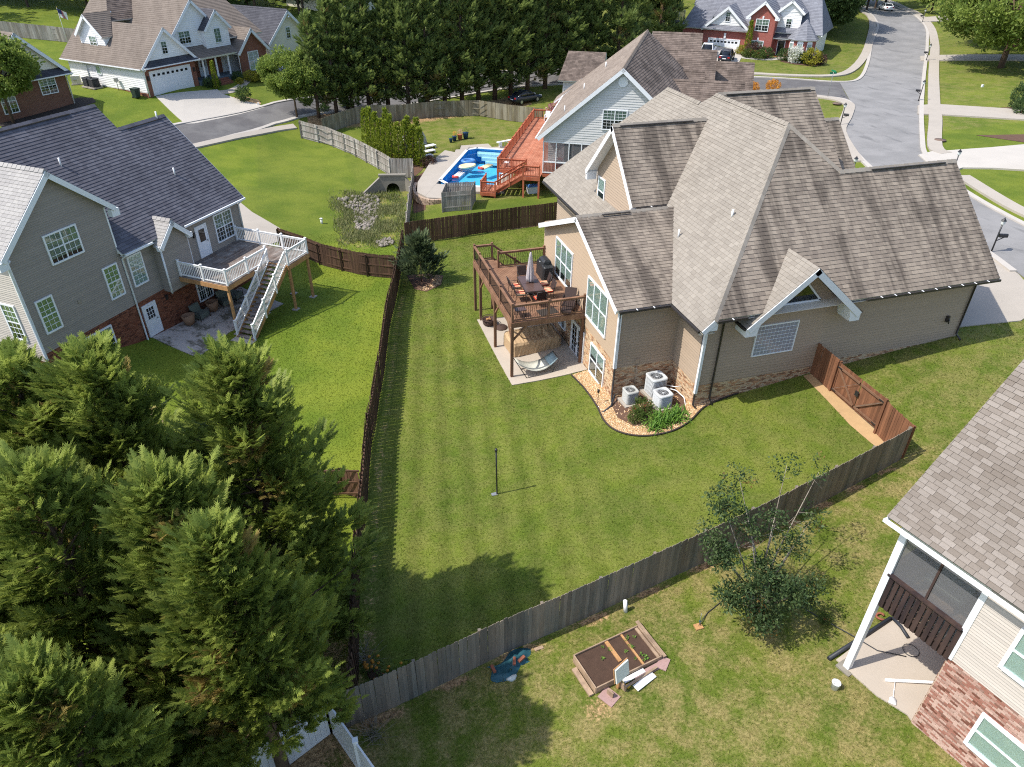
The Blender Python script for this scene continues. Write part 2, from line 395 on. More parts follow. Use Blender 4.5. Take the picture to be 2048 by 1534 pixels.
class Pq(Pl):      # the same plane, just clear of lapped boards and bricks
    def p(s, a, o, z): return Pl.p(s, a, o + (.037 if o > 0 else 0), z)
def window(parent, A, B, s0, z0, s1, z1, cols=1, rows=2, grid=(0, 0), frame='white_trim', blind='blind', cas=.09, proud=.05, arch=False, glass='glass', name='window', bl_h=1.0):
    q = Pq(A, B); f = MB()
    q.box(f, s0, s0 + cas, 0, proud, z0, z1); q.box(f, s1 - cas, s1, 0, proud, z0, z1)
    q.box(f, s0 + cas, s1 - cas, 0, proud, z1 - cas, z1); q.box(f, s0 + cas, s1 - cas, 0, proud + .02, z0, z0 + cas)
    a0, a1, b0, b1 = s0 + cas, s1 - cas, z0 + cas, z1 - cas; cw = (a1 - a0) / cols; rh = (b1 - b0) / rows; e = cas * .42
    for c in range(1, cols): q.box(f, a0 + cw * c - e, a0 + cw * c + e, 0, proud - .004, b0, b1)
    for r in range(1, rows):
        for c in range(cols): q.box(f, a0 + cw * c + (e if c else 0), a0 + cw * (c + 1) - (e if c < cols - 1 else 0), 0, proud - .008, b0 + rh * r - e * .8, b0 + rh * r + e * .8)
    if grid[0]:
        for c in range(cols):
            for r in range(rows):
                x0 = a0 + cw * c; y0 = b0 + rh * r
                for i in range(1, grid[0]): q.box(f, x0 + cw * i / grid[0] - .011, x0 + cw * i / grid[0] + .011, .02, .036, y0, y0 + rh)
                for j in range(1, grid[1]): q.box(f, x0, x0 + cw, .021, .035, y0 + rh * j / grid[1] - .011, y0 + rh * j / grid[1] + .011)
    o = f.build(name, frame, parent)
    for c in range(cols):
        for r in range(rows):
            g = MB(); q.box(g, a0 + cw * c, a0 + cw * (c + 1), .022, .026, b0 + rh * r, b0 + rh * (r + 1)); g.build('pane', glass, o)
    b = MB()
    if bl_h > 0: q.box(b, a0, a1, .004, .01, b1 - (b1 - b0) * bl_h, b1); b.build('blind', blind, o)
    if bl_h < 1:
        b = MB(); q.box(b, a0, a1, .004, .009, b0, b1 - (b1 - b0) * bl_h); b.build('dark_backing', 'unlit_dark', o)  # flat sheet, its dark colour stands for the unlit room
    return o

def pnt_in(poly, x, y):
    x = np.asarray(x); y = np.asarray(y); ins = np.zeros(x.shape, bool); n = len(poly); j = n - 1
    for i in range(n):
        xi, yi = poly[i]; xj, yj = poly[j]
        if yi != yj:
            c = ((yi > y) != (yj > y)) & (x < (xj - xi) * (y - yi) / (yj - yi) + xi); ins ^= c
        j = i
    return ins
NOGRASS = []
def drape(poly, off, name, mat, step=1.5, parent=None, kind='structure', skirt=.25, label=None, cat=None, bare=True):
    """a sheet that follows the ground"""
    import bmesh
    bm = bmesh.new(); bm.faces.new([bm.verts.new((x, y, 0)) for x, y in poly])
    xs = [p[0] for p in poly]; ys = [p[1] for p in poly]
    for ax, lo, hi in ((0, min(xs), max(xs)), (1, min(ys), max(ys))):
        k = lo + step
        while k < hi:
            pl = (k, 0, 0) if ax == 0 else (0, k, 0); no = (1, 0, 0) if ax == 0 else (0, 1, 0)
            bmesh.ops.bisect_plane(bm, geom=bm.verts[:] + bm.edges[:] + bm.faces[:], plane_co=pl, plane_no=no); k += step
    z = gzs([v.co.x for v in bm.verts], [v.co.y for v in bm.verts])
    for v, h in zip(bm.verts, z): v.co.z = h + off
    if bm.faces and sum(f.normal.z for f in bm.faces) < 0: bmesh.ops.reverse_faces(bm, faces=bm.faces[:])
    bd = [e for e in bm.edges if e.is_boundary]
    if skirt:
        r = bmesh.ops.extrude_edge_only(bm, edges=bd)
        for v in [g for g in r['geom'] if isinstance(g, bmesh.types.BMVert)]: v.co.z -= skirt
    bmesh.ops.recalc_face_normals(bm, faces=bm.faces[:])
    me = bpy.data.meshes.new(name); bm.to_mesh(me); bm.free(); me.materials.append(MATS[mat])
    o = bpy.data.objects.new(name, me); COL.objects.link(o); hang(o, parent)
    if kind: o['kind'] = kind
    if label: tag(o, label, cat)
    if bare: NOGRASS.append(poly)
    return o
def strip(path, w0, w1):
    """polygon between two offsets (left positive) of a polyline"""
    P = [Vector((x, y)) for x, y in path]; L, Rr = [], []
    for i, p in enumerate(P):
        d = (P[min(i + 1, len(P) - 1)] - P[max(i - 1, 0)]).normalized(); n = Vector((-d.y, d.x)); L.append(tuple(p + n * w1)); Rr.append(tuple(p + n * w0))
    return Rr + L[::-1]
def smooth(path, k=4):
    P = [Vector((x, y)) for x, y in path]; out = []
    for i in range(len(P) - 1):
        p0, p1, p2, p3 = P[max(i - 1, 0)], P[i], P[i + 1], P[min(i + 2, len(P) - 1)]
        for j in range(k):
            t = j / k; out.append(tuple(.5 * ((2 * p1) + (-p0 + p2) * t + (2 * p0 - 5 * p1 + 4 * p2 - p3) * t * t + (-p0 + 3 * p1 - 3 * p2 + p3) * t ** 3)))
    out.append(tuple(P[-1])); return out
def frame(o, ang):      # local (u, v) -> world
    c, s = math.cos(R(ang)), math.sin(R(ang)); return lambda u, v: (o[0] + c * u - s * v, o[1] + s * u + c * v)

# ================================================================ materials
paint('white_trim', (.76, .78, .8), .5, .05); paint('white_paint', (.72, .73, .74), .55, .08)
paint('tan_trim', c_('d9d2c6'), .6, .06); paint('bronze', (.035, .03, .028), .45, .1, spec=.5); paint('black_metal', (.02, .02, .022), .4, .1, spec=.5)
paint('tan_siding', c_('a4927f'), .75, .07, .5, tone=.04); paint('tan_stucco', c_('ab967f'), .9, .06, .8, .15)
paint('grey_siding', c_('938a80'), .7, .06, .5, tone=.06); paint('pale_siding', c_('b4aca3'), .6, .05, .5, tone=.07)
paint('silver_siding', c_('c6c6c4'), .65, .05, .5, tone=.04); paint('white_siding', (.8, .8, .79), .6, .04, .6, tone=.03); paint('cream_siding', c_('e4dcca'), .6, .04, .5)
paint('mortar_tan', c_('b7a58f'), .95, .15, 4); paint('mortar_grey', c_('9a8d80'), .95, .15, 4)
brickmat('brick_tan', (c_('b98f6d'), c_('c9b394'), c_('8d6a52'))); brickmat('brick_brown', (c_('7a4a38'), c_('8c5a44'), c_('5f3a2e'))); brickmat('brick_mixed', (c_('96685a'), c_('bb9f92'), c_('70493c')))
brick_far('brick_red', c_('93443a'), c_('a2524a'), c_('9c7a70')); brick_far('brick_rust', c_('7c4534'), c_('8b5340'), c_('907565')); brick_far('brick_kfar', c_('6c4436'), c_('7d5242'), c_('86705f'))
shingle('shingle_tan', c_('918a80'), c_('7b746b'), 0.0); shingle('shingle_tan_streaked', c_('918679'), c_('645b54'), .7, (1.4, .1, .1))
shingle('shingle_slate', c_('6a6970'), c_('4b4a52'), .25, (.5, .5, .2)); shingle('shingle_slate_lit', c_('a3a09c'), c_('8f8c8a'), 0.0)  # second slate is a paler copy, sunlight put into the colour of left-facing slopes
shingle('shingle_grey', c_('8d857d'), c_('71685f'), .12, (.6, .6, .3), var=.45)
shingle('shingle_brown', c_('8f8378'), c_('6e6259'), .2, (.6, .3, .2)); shingle('shingle_brown_shaded', c_('7d7067'), c_('544a44'), .5, (.9, .9, .15))  # second brown: streaks, plus shade put into the colour of slopes off the sun
shingle('shingle_umber', c_('7d736a'), c_('685e56'), .15, var=.2); shingle('shingle_char', c_('56565b'), c_('3f3f45'), .15); shingle('shingle_bluegrey', c_('83858c'), c_('6a6b73'), .1)
wood('fence_dark', c_('5a4436'), c_('4a382d'), tone=.25); wood('fence_brown', c_('6b5040'), c_('54402f'), tone=.25); wood('fence_red', c_('805840'), c_('6e4b37'), tone=.2)
wood('fence_grey', c_('857869'), c_('6b6a63'), stain=.8, tone=.22); wood('fence_weathered', c_('8d857c'), c_('a49f98'), tone=.22); wood('fence_olive', c_('756c58'), c_('8a8474'), tone=.2)
wood('deck_brown', c_('8b6a53'), c_('7a5a46'), tone=.12); wood('deck_post', c_('7d5f4b'), c_('6f523f'), tone=.1); wood('deck_grey', c_('6a5a50'), c_('8d8781'), stain=.9, tone=.25, grain=(3, 3, 3))
wood('deck_red', c_('a5563c'), c_('b0694c'), tone=.1); wood('deck_red_floor', c_('b3785f'), c_('a2644c'), tone=.12, grain=(2, 2, 2)); wood('lumber', c_('b98d5f'), c_('a37a52'), tone=.2); wood('old_board', c_('a89078'), c_('8a7561'), tone=.25, grain=(5, 5, 5))
wood('porch_dark', c_('4a3a34'), c_('33292a'), tone=.2); wood('bark', c_('6a5646'), c_('5a4a3e'), tone=.2, grain=(6, 6, 1)); wood('pale_bark', c_('a39a8c'), c_('857b6e'), tone=.2); wood('retaining', c_('8d7464'), c_('7a6455'), tone=.2, grain=(2, 2, 4))
paint('concrete', c_('a59d92'), .9, .12, .7, .2); paint('concrete_pale', c_('b3ada4'), .9, .1, .5, .2); paint('concrete_tan', c_('ada294'), .9, .14, .8, .2); paint('kerb', c_('b0aaa2'), .9, .12, .8)
paint('headwall', c_('857f74'), .95, .25, 1.2, .2)
t = NT('patio_stained'); p = t.pos(); n = t.noise(p, .9, 5, .7); c = t.mix(t.ramp(n, .48, .62), c_('b6aca4'), c_('6d675a')); t.bsdf(c, .9, t.noise(p, 20, 2), .2)
t = NT('asphalt'); p = t.pos(); n = t.noise(p, .35, 5, .65); g = t.noise(p, 60, 2); ln = t.noise(t.scale(p, (.9, .25, .3)), 1, 4)
c = t.mix(t.ramp(n, .35, .65), (.21, .205, .2), (.27, .262, .255)); c = t.mix(t.ramp(ln, .56, .7), c, (.16, .157, .155)); c = t.mix(t.math('MULTIPLY', g, .5), c, (.19, .186, .182)); t.bsdf(c, .9, g, .3, .01)
t = NT('asphalt_dark'); p = t.pos(); n = t.noise(p, .35, 5, .65); g = t.noise(p, 60, 2); c = t.mix(t.ramp(n, .4, .65), (.105, .1, .1), (.16, .155, .15)); c = t.mix(t.math('MULTIPLY', g, .5), c, (.11, .105, .105)); t.bsdf(c, .9, g, .3, .01)
paint('mulch', c_('5d4638'), .95, .3, 3, .5, fine=14); paint('soil', c_('4b392e'), .98, .35, 5, .6, fine=22); paint('clay', c_('ad8f68'), .95, .2, 2, .3)
t = NT('pebble'); to = t.attr('tone'); c = t.mix(t.ramp(to, .1, .6), c_('c79d6c'), c_('dcc3a0')); c = t.mix(t.ramp(to, .8, .95), c, c_('a07a58')); t.bsdf(c, .8)
t = NT('stone'); to = t.attr('tone'); c = t.mix(to, c_('6e6760'), c_('958d84')); t.bsdf(c, .85, t.noise(t.pos(), 9, 3), .4)
paint('block_stone', c_('b09a86'), .9, .25, 3, .3, tone=.2)
glassmat('glass'); glassmat('glass_dark', (.3, .34, .34)); screenmat('screen')
paint('blind', c_('98a093'), .8, .08, 3); paint('blind_white', c_('c9cecb'), .8, .05, 3); paint('blind_green', c_('8f9a80'), .8, .08, 3); paint('unlit_dark', (.02, .022, .022), .8, .1)  # last one: near-black stands in for the dark of unlit rooms, ceiling and pipe
paint('curtain', c_('bfc4bd'), .8, .12, 4); paint('door_white', (.75, .77, .8), .5, .04)
t = NT('glass_block'); tc = t.pos(); n = t.noise(tc, 9, 2); c = t.mix(n, c_('6d6f7a'), c_('a9adb6')); t.bsdf(c, .15, spec=.5)
paint('ac_grey', c_('a9aaa6'), .5, .06, 3); paint('ac_pale', c_('bcbfc0'), .5, .06, 3); paint('ac_dark', c_('3d3f42'), .5, .1); paint('fan_dark', (.05, .05, .055), .6, .1)
paint('cover_tan', c_('b29775'), .85, .1, 2, .2); paint('cover_black', (.022, .023, .025), .5, .2, 3); paint('wicker_dark', c_('3a2c28'), .7, .2, 8); paint('wicker_tan', c_('8d6d55'), .8, .15, 8); paint('table_top', c_('55413a'), .35, .15, 2, spec=.5)
paint('cushion_sage', c_('6b7268'), .9, .08); paint('cushion_blue', c_('5d6b72'), .9, .1); paint('umbrella', c_('b9b0b0'), .9, .08, 4); paint('rust_iron', c_('4b3a33'), .8, .3, 6)
t = NT('stripe'); tc = t.n('TexCoord').outputs['Object']; sp = t.n('SeparateXYZ'); t.l(tc, sp.inputs[0]); k = t.math('FRACT', t.math('MULTIPLY', sp.outputs[0], 7.0)); c = t.mix(t.math('GREATER_THAN', k, .55), c_('c8402a'), c_('e9d3a8')); t.bsdf(c, .9)
paint('hammock', c_('c3c2b4'), .9, .06); paint('hammock_blue', c_('8fa2a4'), .9, .06); paint('mat_dark', c_('3c3530'), .95, .2, 6)
paint('tarp_teal', c_('27525c'), .55, .2, 3, .3); paint('pink_board', c_('a3857f'), .8, .15, 3); paint('sign_white', c_('d9ddd6'), .5, .06); paint('white_plastic', (.78, .78, .77), .4, .04); paint('pipe_black', (.03, .033, .04), .5, .15); paint('yellow_paint', c_('c8a432'), .6, .1); paint('copper_red', c_('8a5340'), .8, .2); paint('iron_lid', c_('6f5d52'), .8, .2)
t = NT('pool_water'); p = t.pos(); lw = t.n('LayerWeight'); bn = t.n('Bump'); t.l(t.noise(p, 2.2, 3), bn.inputs['Height']); bn.inputs['Strength'].default_value = .12; tr = t.n('BsdfTransparent'); tr.inputs[0].default_value = (.62, .88, .96, 1); gl = t.n('BsdfGlossy'); gl.inputs[1].default_value = .05; t.l(bn.outputs[0], gl.inputs['Normal']); mx = t.n('MixShader'); t.l(t.math('MULTIPLY_ADD', t.math('POWER', lw.outputs['Facing'], 4.0), .6, .03), mx.inputs[0]); t.l(tr.outputs[0], mx.inputs[1]); t.l(gl.outputs[0], mx.inputs[2]); t.l(mx.outputs[0], t.out.inputs[0])
paint('pool_liner', c_('79cdee'), .6, .12, 2.0); paint('pool_deep', c_('2c8fd2'), .6, .08, .6); paint('float_cream', c_('efe0b0'), .4, .04); paint('float_blue', c_('4c7fb8'), .4, .06); paint('float_red', c_('c8453c'), .4, .06)
paint('red_plastic', c_('c0202a'), .4, .08); paint('terracotta', c_('b06a4a'), .8, .1); paint('pot_blue', c_('27486f'), .4, .1); paint('chair_red', c_('c7553f'), .6, .1)
paint('car_white', (.8, .81, .82), .25, .02, spec=.6); paint('car_navy', (.012, .018, .035), .2, .02, spec=.6); paint('car_silver', (.45, .48, .52), .25, .02, spec=.6); paint('car_glass', (.012, .014, .016), .06, .05, spec=.7); paint('tyre', (.02, .02, .02), .8, .1); paint('rim', (.45, .46, .47), .3, .05, metal=.6); paint('tail_light', (.4, .02, .02), .3, .05)
paint('street_green', c_('1f7a55'), .5, .05); paint('bin_green', c_('2b3a35'), .6, .1); paint('flag_red', c_('a8202c'), .8, .05); paint('flag_white', (.78, .78, .77), .8, .05); paint('flag_blue', c_('22305f'), .8, .05); paint('steel', c_('9a9c9c'), .4, .1, metal=.5)
paint('orange_wood', c_('b8643a'), .7, .12); paint('far_light', c_('cfd0cc'), .7, .05); paint('trampoline', (.03, .035, .035), .8, .1); paint('trunk_far', c_('4a3d33'), .9, .2)
leafmat('leaf_cypress', (.1, .155, .03), (.34, .4, .085), c_('b0925e'), transl=.45); leafmat('leaf_cypress_far', (.095, .15, .048), (.27, .335, .1), c_('9a8458'), transl=.45)
leafmat('leaf_oak', (.095, .155, .026), (.29, .36, .075), transl=.45); leafmat('leaf_dark', (.035, .07, .022), (.11, .165, .05), transl=.35); leafmat('leaf_myrtle', (.03, .06, .022), (.1, .145, .05), c_('8a6a3a')); leafmat('leaf_arbor', (.13, .19, .018), (.36, .42, .05), transl=.4); leafmat('leaf_spruce', (.05, .085, .035), (.15, .19, .09))
leafmat('leaf_lily', (.06, .15, .02), (.18, .32, .05)); leafmat('leaf_gold', (.18, .19, .02), (.4, .36, .04)); leafmat('leaf_shrub', (.05, .09, .015), (.15, .2, .05), c_('9a5a3a')); leafmat('leaf_maroon', (.07, .04, .03), (.16, .09, .07)); leafmat('petal_white', (.6, .62, .55), (.8, .8, .74)); leafmat('petal_orange', (.5, .2, .03), (.7, .36, .05)); leafmat('petal_pink', (.45, .2, .2), (.6, .35, .32)); leafmat('leaf_tufts', (.1, .13, .04), (.24, .24, .1))

# ---------------------------------------------------------------- the lawn: one colour rule for the turf sheet and for the blades
LEFTF = [(6.96, 51.69), (5.67, 46.32), (4.95, 43.18), (4.02, 39.73), (3.52, 37.46), (2.91, 34.5), (2.25, 31.74), (1.70, 29.16), (1.36, 27.96), (.97, 25.82), (.66, 23.89), (-.21, 19.25), (-.66, 15.45), (-.95, 13.75)]
GREYF = [(-1.15, 13.6), (.5, 13.85), (2.3, 14.2), (4.3, 14.6), (6.1, 14.85), (8.0, 15.15), (11.2, 15.75), (13.5, 16.15), (16.6, 16.8), (20.6, 17.75), (23.8, 18.5)]
def leftx(y): return np.interp(y, [p[1] for p in LEFTF[::-1]], [p[0] for p in LEFTF[::-1]])
def greyy(x): return np.interp(x, [p[0] for p in GREYF], [p[1] for p in GREYF])
def sst(a, b, x): t = np.clip((x - a) / (b - a), 0, 1); return t * t * (3 - 2 * t)
DITCH = [(3.6, 68.5), (6.3, 69), (9.3, 67.5), (8.6, 61), (7.2, 54.2), (4.2, 53.2), (2.2, 56), (2.6, 61), (2.6, 65)]
GATE_SOIL = [(23.2, 25.4), (24.2, 24.9), (24.1, 18.7), (23.3, 18.6), (23.0, 19.9), (22.85, 21.2), (23.2, 22.8), (23.25, 24.2)]
def zones(x, y):
    x = np.asarray(x, float); y = np.asarray(y, float)
    main = sst(-.15, .15, x - leftx(y)) * (y < 54) * sst(-.15, .15, y - greyy(x)) * (x < 24.2)
    left = sst(-.1, .1, leftx(y) - x) * (y > 14.5) * (y < 56) * (x > -22)
    low = sst(-.1, .1, greyy(x) - y) * (x > -2)
    bright = left + .35 * (x > 40) * (y < 75) + .55 * ((y > 70) & (x < -4)) + .35 * ((x < 5) & (y > 56) & (y < 88))
    dry = .2 * main + .85 * low + .45 * ((x > 24.1) & (y < 30)) + .5 * ((x > 9) & (x < 30) & (y > 60) & (y < 92)) + .4 * (x > 30) * (y > 60) + .05
    dd = np.abs(y - greyy(x)); soil = np.where((x > -1) & (x < 24), np.exp(-((y - greyy(x) + .2) / .16) ** 2) * .9, 0)
    ed = 0 * x
    for px, py, r, k in ((6.5, 11.7, .9, .6), (8.6, 11.1, 1.2, .35), (6.8, 27.6, 1.8, .3), (16.4, 14.1, .8, .5), (19, 13, 1.2, .3), (6.0, 14.0, .9, .45), (15.0, 12.0, 1.2, .35), (9.2, 10.0, 1.6, .25), (-9.1, 33.2, 1.3, .7), (7.5, 13.9, 1.4, .3)):
        ed = np.maximum(ed, k * np.exp(-((x - px) ** 2 + (y - py) ** 2) / r ** 2))
    soil = np.maximum(soil, ed)
    soil = np.maximum(soil, .45 * pnt_in(DITCH, x, y))
    row = np.exp(-((y - (90.5 + .25 * np.maximum(x - 14, 0))) / 3.2) ** 2) * ((x > 2) & (x < 31)); soil = np.maximum(soil, .95 * row)
    nt = np.exp(-(((x + 5) / 5.0) ** 4 + ((y - 14.5) / 4.5) ** 4)); soil = np.maximum(soil, .8 * nt)
    bank = np.exp(-((y - 54.1) / .35) ** 2) * ((x > 7.5) & (x < 21)); soil = np.maximum(soil, .8 * bank)
    fl = np.exp(-((x - leftx(y) - .5) / .45) ** 2) * ((y > 14) & (y < 50)); soil = np.maximum(soil, .5 * fl)
    return dict(zb=np.clip(bright, 0, 1), zd=np.clip(dry, 0, 1), zs=main, zo=np.clip(soil, 0, 1))
def lawn(name, blade):
    t = NT(name); p = t.pos(); zb, zd, zs, zo = (t.attr(k) for k in ('zb', 'zd', 'zs', 'zo'))
    n1 = t.noise(p, .28, 4, .6); n2 = t.noise(p, 1.1, 5, .65); n3 = t.noise(p, 9, 4, .7); n4 = t.noise(p, 42, 3, .7)
    g = t.mix(t.ramp(n1, .3, .7), (.085, .128, .014), (.145, .18, .024))
    g = t.mix(t.math('MULTIPLY', zb, .8), g, t.mix(t.ramp(n1, .35, .65), (.12, .178, .014), (.19, .235, .022)))
    dry = t.mix(t.ramp(n3, .3, .7), (.22, .18, .065), (.32, .26, .11))
    k = t.ramp(t.math('ADD', t.math('MULTIPLY', n2, .75), t.math('MULTIPLY', n3, .3)), .4, .66)
    g = t.mix(t.math('MULTIPLY', t.math('MULTIPLY', k, zd), .95), g, dry)
    sx = t.n('SeparateXYZ'); t.l(p, sx.inputs[0])
    w = t.math('ADD', t.math('MULTIPLY', sx.outputs[0], 5.2), t.math('ADD', t.math('MULTIPLY', sx.outputs[1], -1.0), t.math('MULTIPLY', n1, 2.0)))
    st = t.math('MULTIPLY', t.math('MULTIPLY_ADD', t.math('SINE', w), .11, 0), t.math('MULTIPLY', zs, t.math('SUBTRACT', 1.0, t.ramp(sx.outputs[0], 6, 14))))
    soil = t.mix(t.ramp(n3, .35, .65), c_('7d6248'), c_('bd9c72'))
    so = t.ramp(t.math('ADD', zo, t.math('MULTIPLY_ADD', n3, .7, t.math('MULTIPLY_ADD', n2, .5, -.6))), .42, .7)
    c = t.mix(t.math('MULTIPLY', so, t.ramp(zo, .06, .2)), g, soil)
    f = t.math('ADD', t.math('ADD', t.math('MULTIPLY_ADD', n3, .7, .65 - (0 if blade else .08)), t.math('MULTIPLY_ADD', n4, .9, -.45)), st)
    if blade: f = t.math('MULTIPLY', f, t.math('MULTIPLY_ADD', t.attr('tone'), .9, .75))
    vm = t.n('VectorMath', operation='SCALE'); t.l(c, vm.inputs[0]); t.l(f, vm.inputs['Scale'])
    t.bsdf(vm.outputs[0], .85 if not blade else .6, None if blade else t.math('ADD', n3, n4), .5, .05, 0, .15, .25 if blade else 0)
lawn('lawn', False); lawn('lawn_blade', True)

# ================================================================ the ground
def axis(fine0, fine1, st, lo, hi):
    a = list(np.arange(fine0, fine1 + 1e-6, st)); s = st; x = fine1
    while x < hi: s *= 1.06; x += s; a.append(x)
    s = st; x = fine0
    while x > lo: s *= 1.09; x -= s; a.insert(0, x)
    return np.array(a)
gx = axis(-18, 48, .45, -420, 620); gy = axis(5, 60, .45, -120, 800)
GX, GY = np.meshgrid(gx, gy); zz = gzs(GX.ravel(), GY.ravel())
ZG = zz.reshape(GX.shape).copy()
def gzs(x, y):      # from here on: the height of the turf sheet itself
    x = np.asarray(x, float).ravel(); y = np.asarray(y, float).ravel(); i = np.clip(np.searchsorted(gx, x) - 1, 0, len(gx) - 2); j = np.clip(np.searchsorted(gy, y) - 1, 0, len(gy) - 2)
    u = (x - gx[i]) / (gx[i + 1] - gx[i]); v = (y - gy[j]) / (gy[j + 1] - gy[j])
    return (ZG[j, i] * (1 - u) + ZG[j, i + 1] * u) * (1 - v) + (ZG[j + 1, i] * (1 - u) + ZG[j + 1, i + 1] * u) * v
# the pool basin is dug out of the sheet
PF = frame((21.1, 60.3), -28); POOL = [PF(*p) for p in ((-10.1, 1.6), (-9.0, .5), (-4.6, .5), (-4.6, 12.9), (-9.2, 12.9), (-10.1, 12.0))]
ins = pnt_in([PF(*p) for p in ((-10.9, -.2), (-3.8, -.2), (-3.8, 13.7), (-10.9, 13.7))], GX.ravel(), GY.ravel()); zz = np.where(ins, zz - 2.6, zz)
nx, ny = len(gx), len(gy); idx = np.arange(nx * ny).reshape(ny, nx)
Fq = np.stack([idx[:-1, :-1], idx[:-1, 1:], idx[1:, 1:], idx[1:, :-1]], -1).reshape(-1, 4)
ground = npmesh('ground', np.stack([GX.ravel(), GY.ravel(), zz], -1), Fq, 'lawn', attrs=zones(GX.ravel(), GY.ravel()), kind='structure', smooth=True)

# ---------------------------------------------------------------- streets, kerbs, pavements, drives
ST_R = smooth([(47, 24), (48.6, 31), (49.9, 36.4), (50.5, 39.1), (51.5, 42.9), (53.3, 47.9), (56.9, 53.9), (60.9, 58.7), (71.9, 70.9), (88.1, 88.2), (104.4, 105.6), (114.5, 116.9), (120.3, 126.1), (127.8, 139.5), (130.4, 148.6), (131, 156), (129, 175)])
ST_L = smooth([(39.5, 20), (41.3, 26), (42.8, 30.5), (44.2, 34.6), (47.5, 46), (54.9, 62.4), (59.4, 67.5), (64.2, 72.6)])
X_LOW = smooth([(64.2, 72.6), (65.8, 75.2), (66.0, 77.3), (64.2, 79.9), (62.0, 82.6), (56, 88), (47, 94.6), (40, 98.6), (33.1, 100.2), (28.5, 100.2), (21.1, 98.6), (8, 94), (-.5, 89.7), (-2.8, 88.1), (-9.6, 80.7), (-16, 74), (-24, 67), (-45, 55)])
X_UP = smooth([(-52, 62), (-30, 73), (-21, 80), (-11.5, 87.4), (-2.3, 94.4), (-.8, 95.5), (8, 100.3), (18, 105), (27.5, 107.2), (34.7, 106.6), (42, 104.8), (52, 99.5), (63.1, 91.6), (67.8, 88.2), (72.0, 85.4), (76.0, 86.3), (84.6, 95.1), (95.8, 108.0), (106.5, 119.6), (109.7, 124.1), (113.0, 129.9), (116.4, 136.6), (120.1, 145.3), (120, 155), (118, 172)])
main_i = min(range(len(X_UP)), key=lambda i: (X_UP[i][0] - 72) ** 2 + (X_UP[i][1] - 85.4) ** 2)
drape(ST_L + X_UP[main_i:] + ST_R[::-1], .06, 'street', 'asphalt', 2.5)
drape(X_LOW + X_UP[:main_i + 1] + [(68.6, 80)], .05, 'side_street', 'asphalt_dark', 2.5)
def kerb(path, side, name='kerb', w=.45):
    drape(strip(path, 0, side * w) if side > 0 else strip(path, side * w, 0), .16, name, 'kerb', 2.0, skirt=.3)
kerb(ST_R, -1); kerb(ST_L[8:], 1); kerb(X_LOW, 1); kerb(X_UP, 1)
def walk(path, w0, w1, name='pavement', mat='concrete', off=.17): return drape(strip(path, w0, w1), off, name, mat, 1.8, skirt=.2)
walk(smooth([(59.2, 53.2), (60.2, 55.6), (68.5, 64.4), (73.6, 70.1), (93.5, 91.6), (106, 105), (115.3, 115.9), (121.4, 125.5), (130.0, 140.5), (133, 150), (133, 165)]), -.4, .9)
walk(smooth([(54.6, 47.3), (53.3, 43.6), (52.2, 39.9), (51.6, 36.5), (50.4, 31)]), -.3, .9)
walk(smooth([(52, 101.8), (58, 98.3), (64.5, 93.7), (68.3, 91.3), (73.6, 89.6), (78.8, 91.9), (88.7, 101.1), (101.2, 115.1), (107.2, 122.3), (111.5, 129.1), (114, 138)]), -.6, .6)
walk(smooth([(62.5, 80.6), (64.6, 77.4), (64.6, 75.2), (63.6, 73.4), (60.2, 69.6), (55.4, 64.4), (50, 55)]), -.2, 1.0)
walk(smooth([(-20, 73.5), (-9.6, 80.6), (-2.8, 86.6), (.5, 88.2)]), -.5, .5)
DRIVES = dict(a=[(56.4, 53.9), (58.3, 54.3), (59.4, 54.0), (64.0, 53.2), (70, 52.6), (80, 52), (80, 42), (66, 43.6), (60.8, 46.5), (58.9, 47.9), (56.7, 49.0), (53.6, 48.2)],
              b=[(71.3, 70.5), (73.6, 70.3), (79.9, 64.1), (90, 56), (86, 52), (76.2, 60.4), (69.9, 66.1), (68.2, 67.1)], c=[(92.2, 93.2), (94.0, 92.3), (98.5, 89.5), (112, 80), (116, 84), (101.5, 93.0), (96.8, 95.5), (94.6, 96.0)],
              d=[(118.5, 121.5), (120.0, 121.0), (126, 118), (130, 121), (124.3, 124.2), (120.8, 125.2)], e=[(33.4, 33.9), (33.4, 26.0), (37.6, 25.4), (40.6, 26.6), (42.6, 30.2), (43.9, 34.2), (41, 36), (37, 36)])
drape(DRIVES['a'], .15, 'driveway', 'concrete_pale'); drape(DRIVES['b'], .155, 'driveway', 'concrete'); drape(DRIVES['c'], .155, 'driveway', 'concrete'); drape(DRIVES['d'], .155, 'driveway', 'concrete'); drape(DRIVES['e'], .06, 'driveway', 'concrete')
drape([(-7.9, 99.0), (-14.4, 95.0), (-11.0, 87.7), (-10.1, 87.9), (-2.6, 94.0), (-3.3, 95.2), (-7.4, 97.8)], .07, 'driveway', 'concrete_pale')
walk(smooth([(-8.2, 97.9), (-6.5, 98.9), (-5.3, 100.8), (-4.3, 103.8)]), -.5, .5, 'garden_path', 'concrete', .06)
drape([(70.2, 108.0), (66.0, 110.6), (62.3, 103.5), (58.2, 98.9), (60.9, 97.0), (66.4, 101.5), (68.6, 104.4)], .07, 'driveway', 'concrete_pale')
walk(smooth([(68.4, 104.4), (71.5, 102.4), (74.5, 102.6), (75.6, 104.2)]), -.6, .6, 'garden_path', 'concrete_pale', .06)
drape([(-5.6, 66), (-4.3, 62.9), (-2.1, 59.2), (-1.4, 57.4), (-4.6, 54.6), (-9, 58), (-9, 66)], .05, 'driveway', 'concrete')

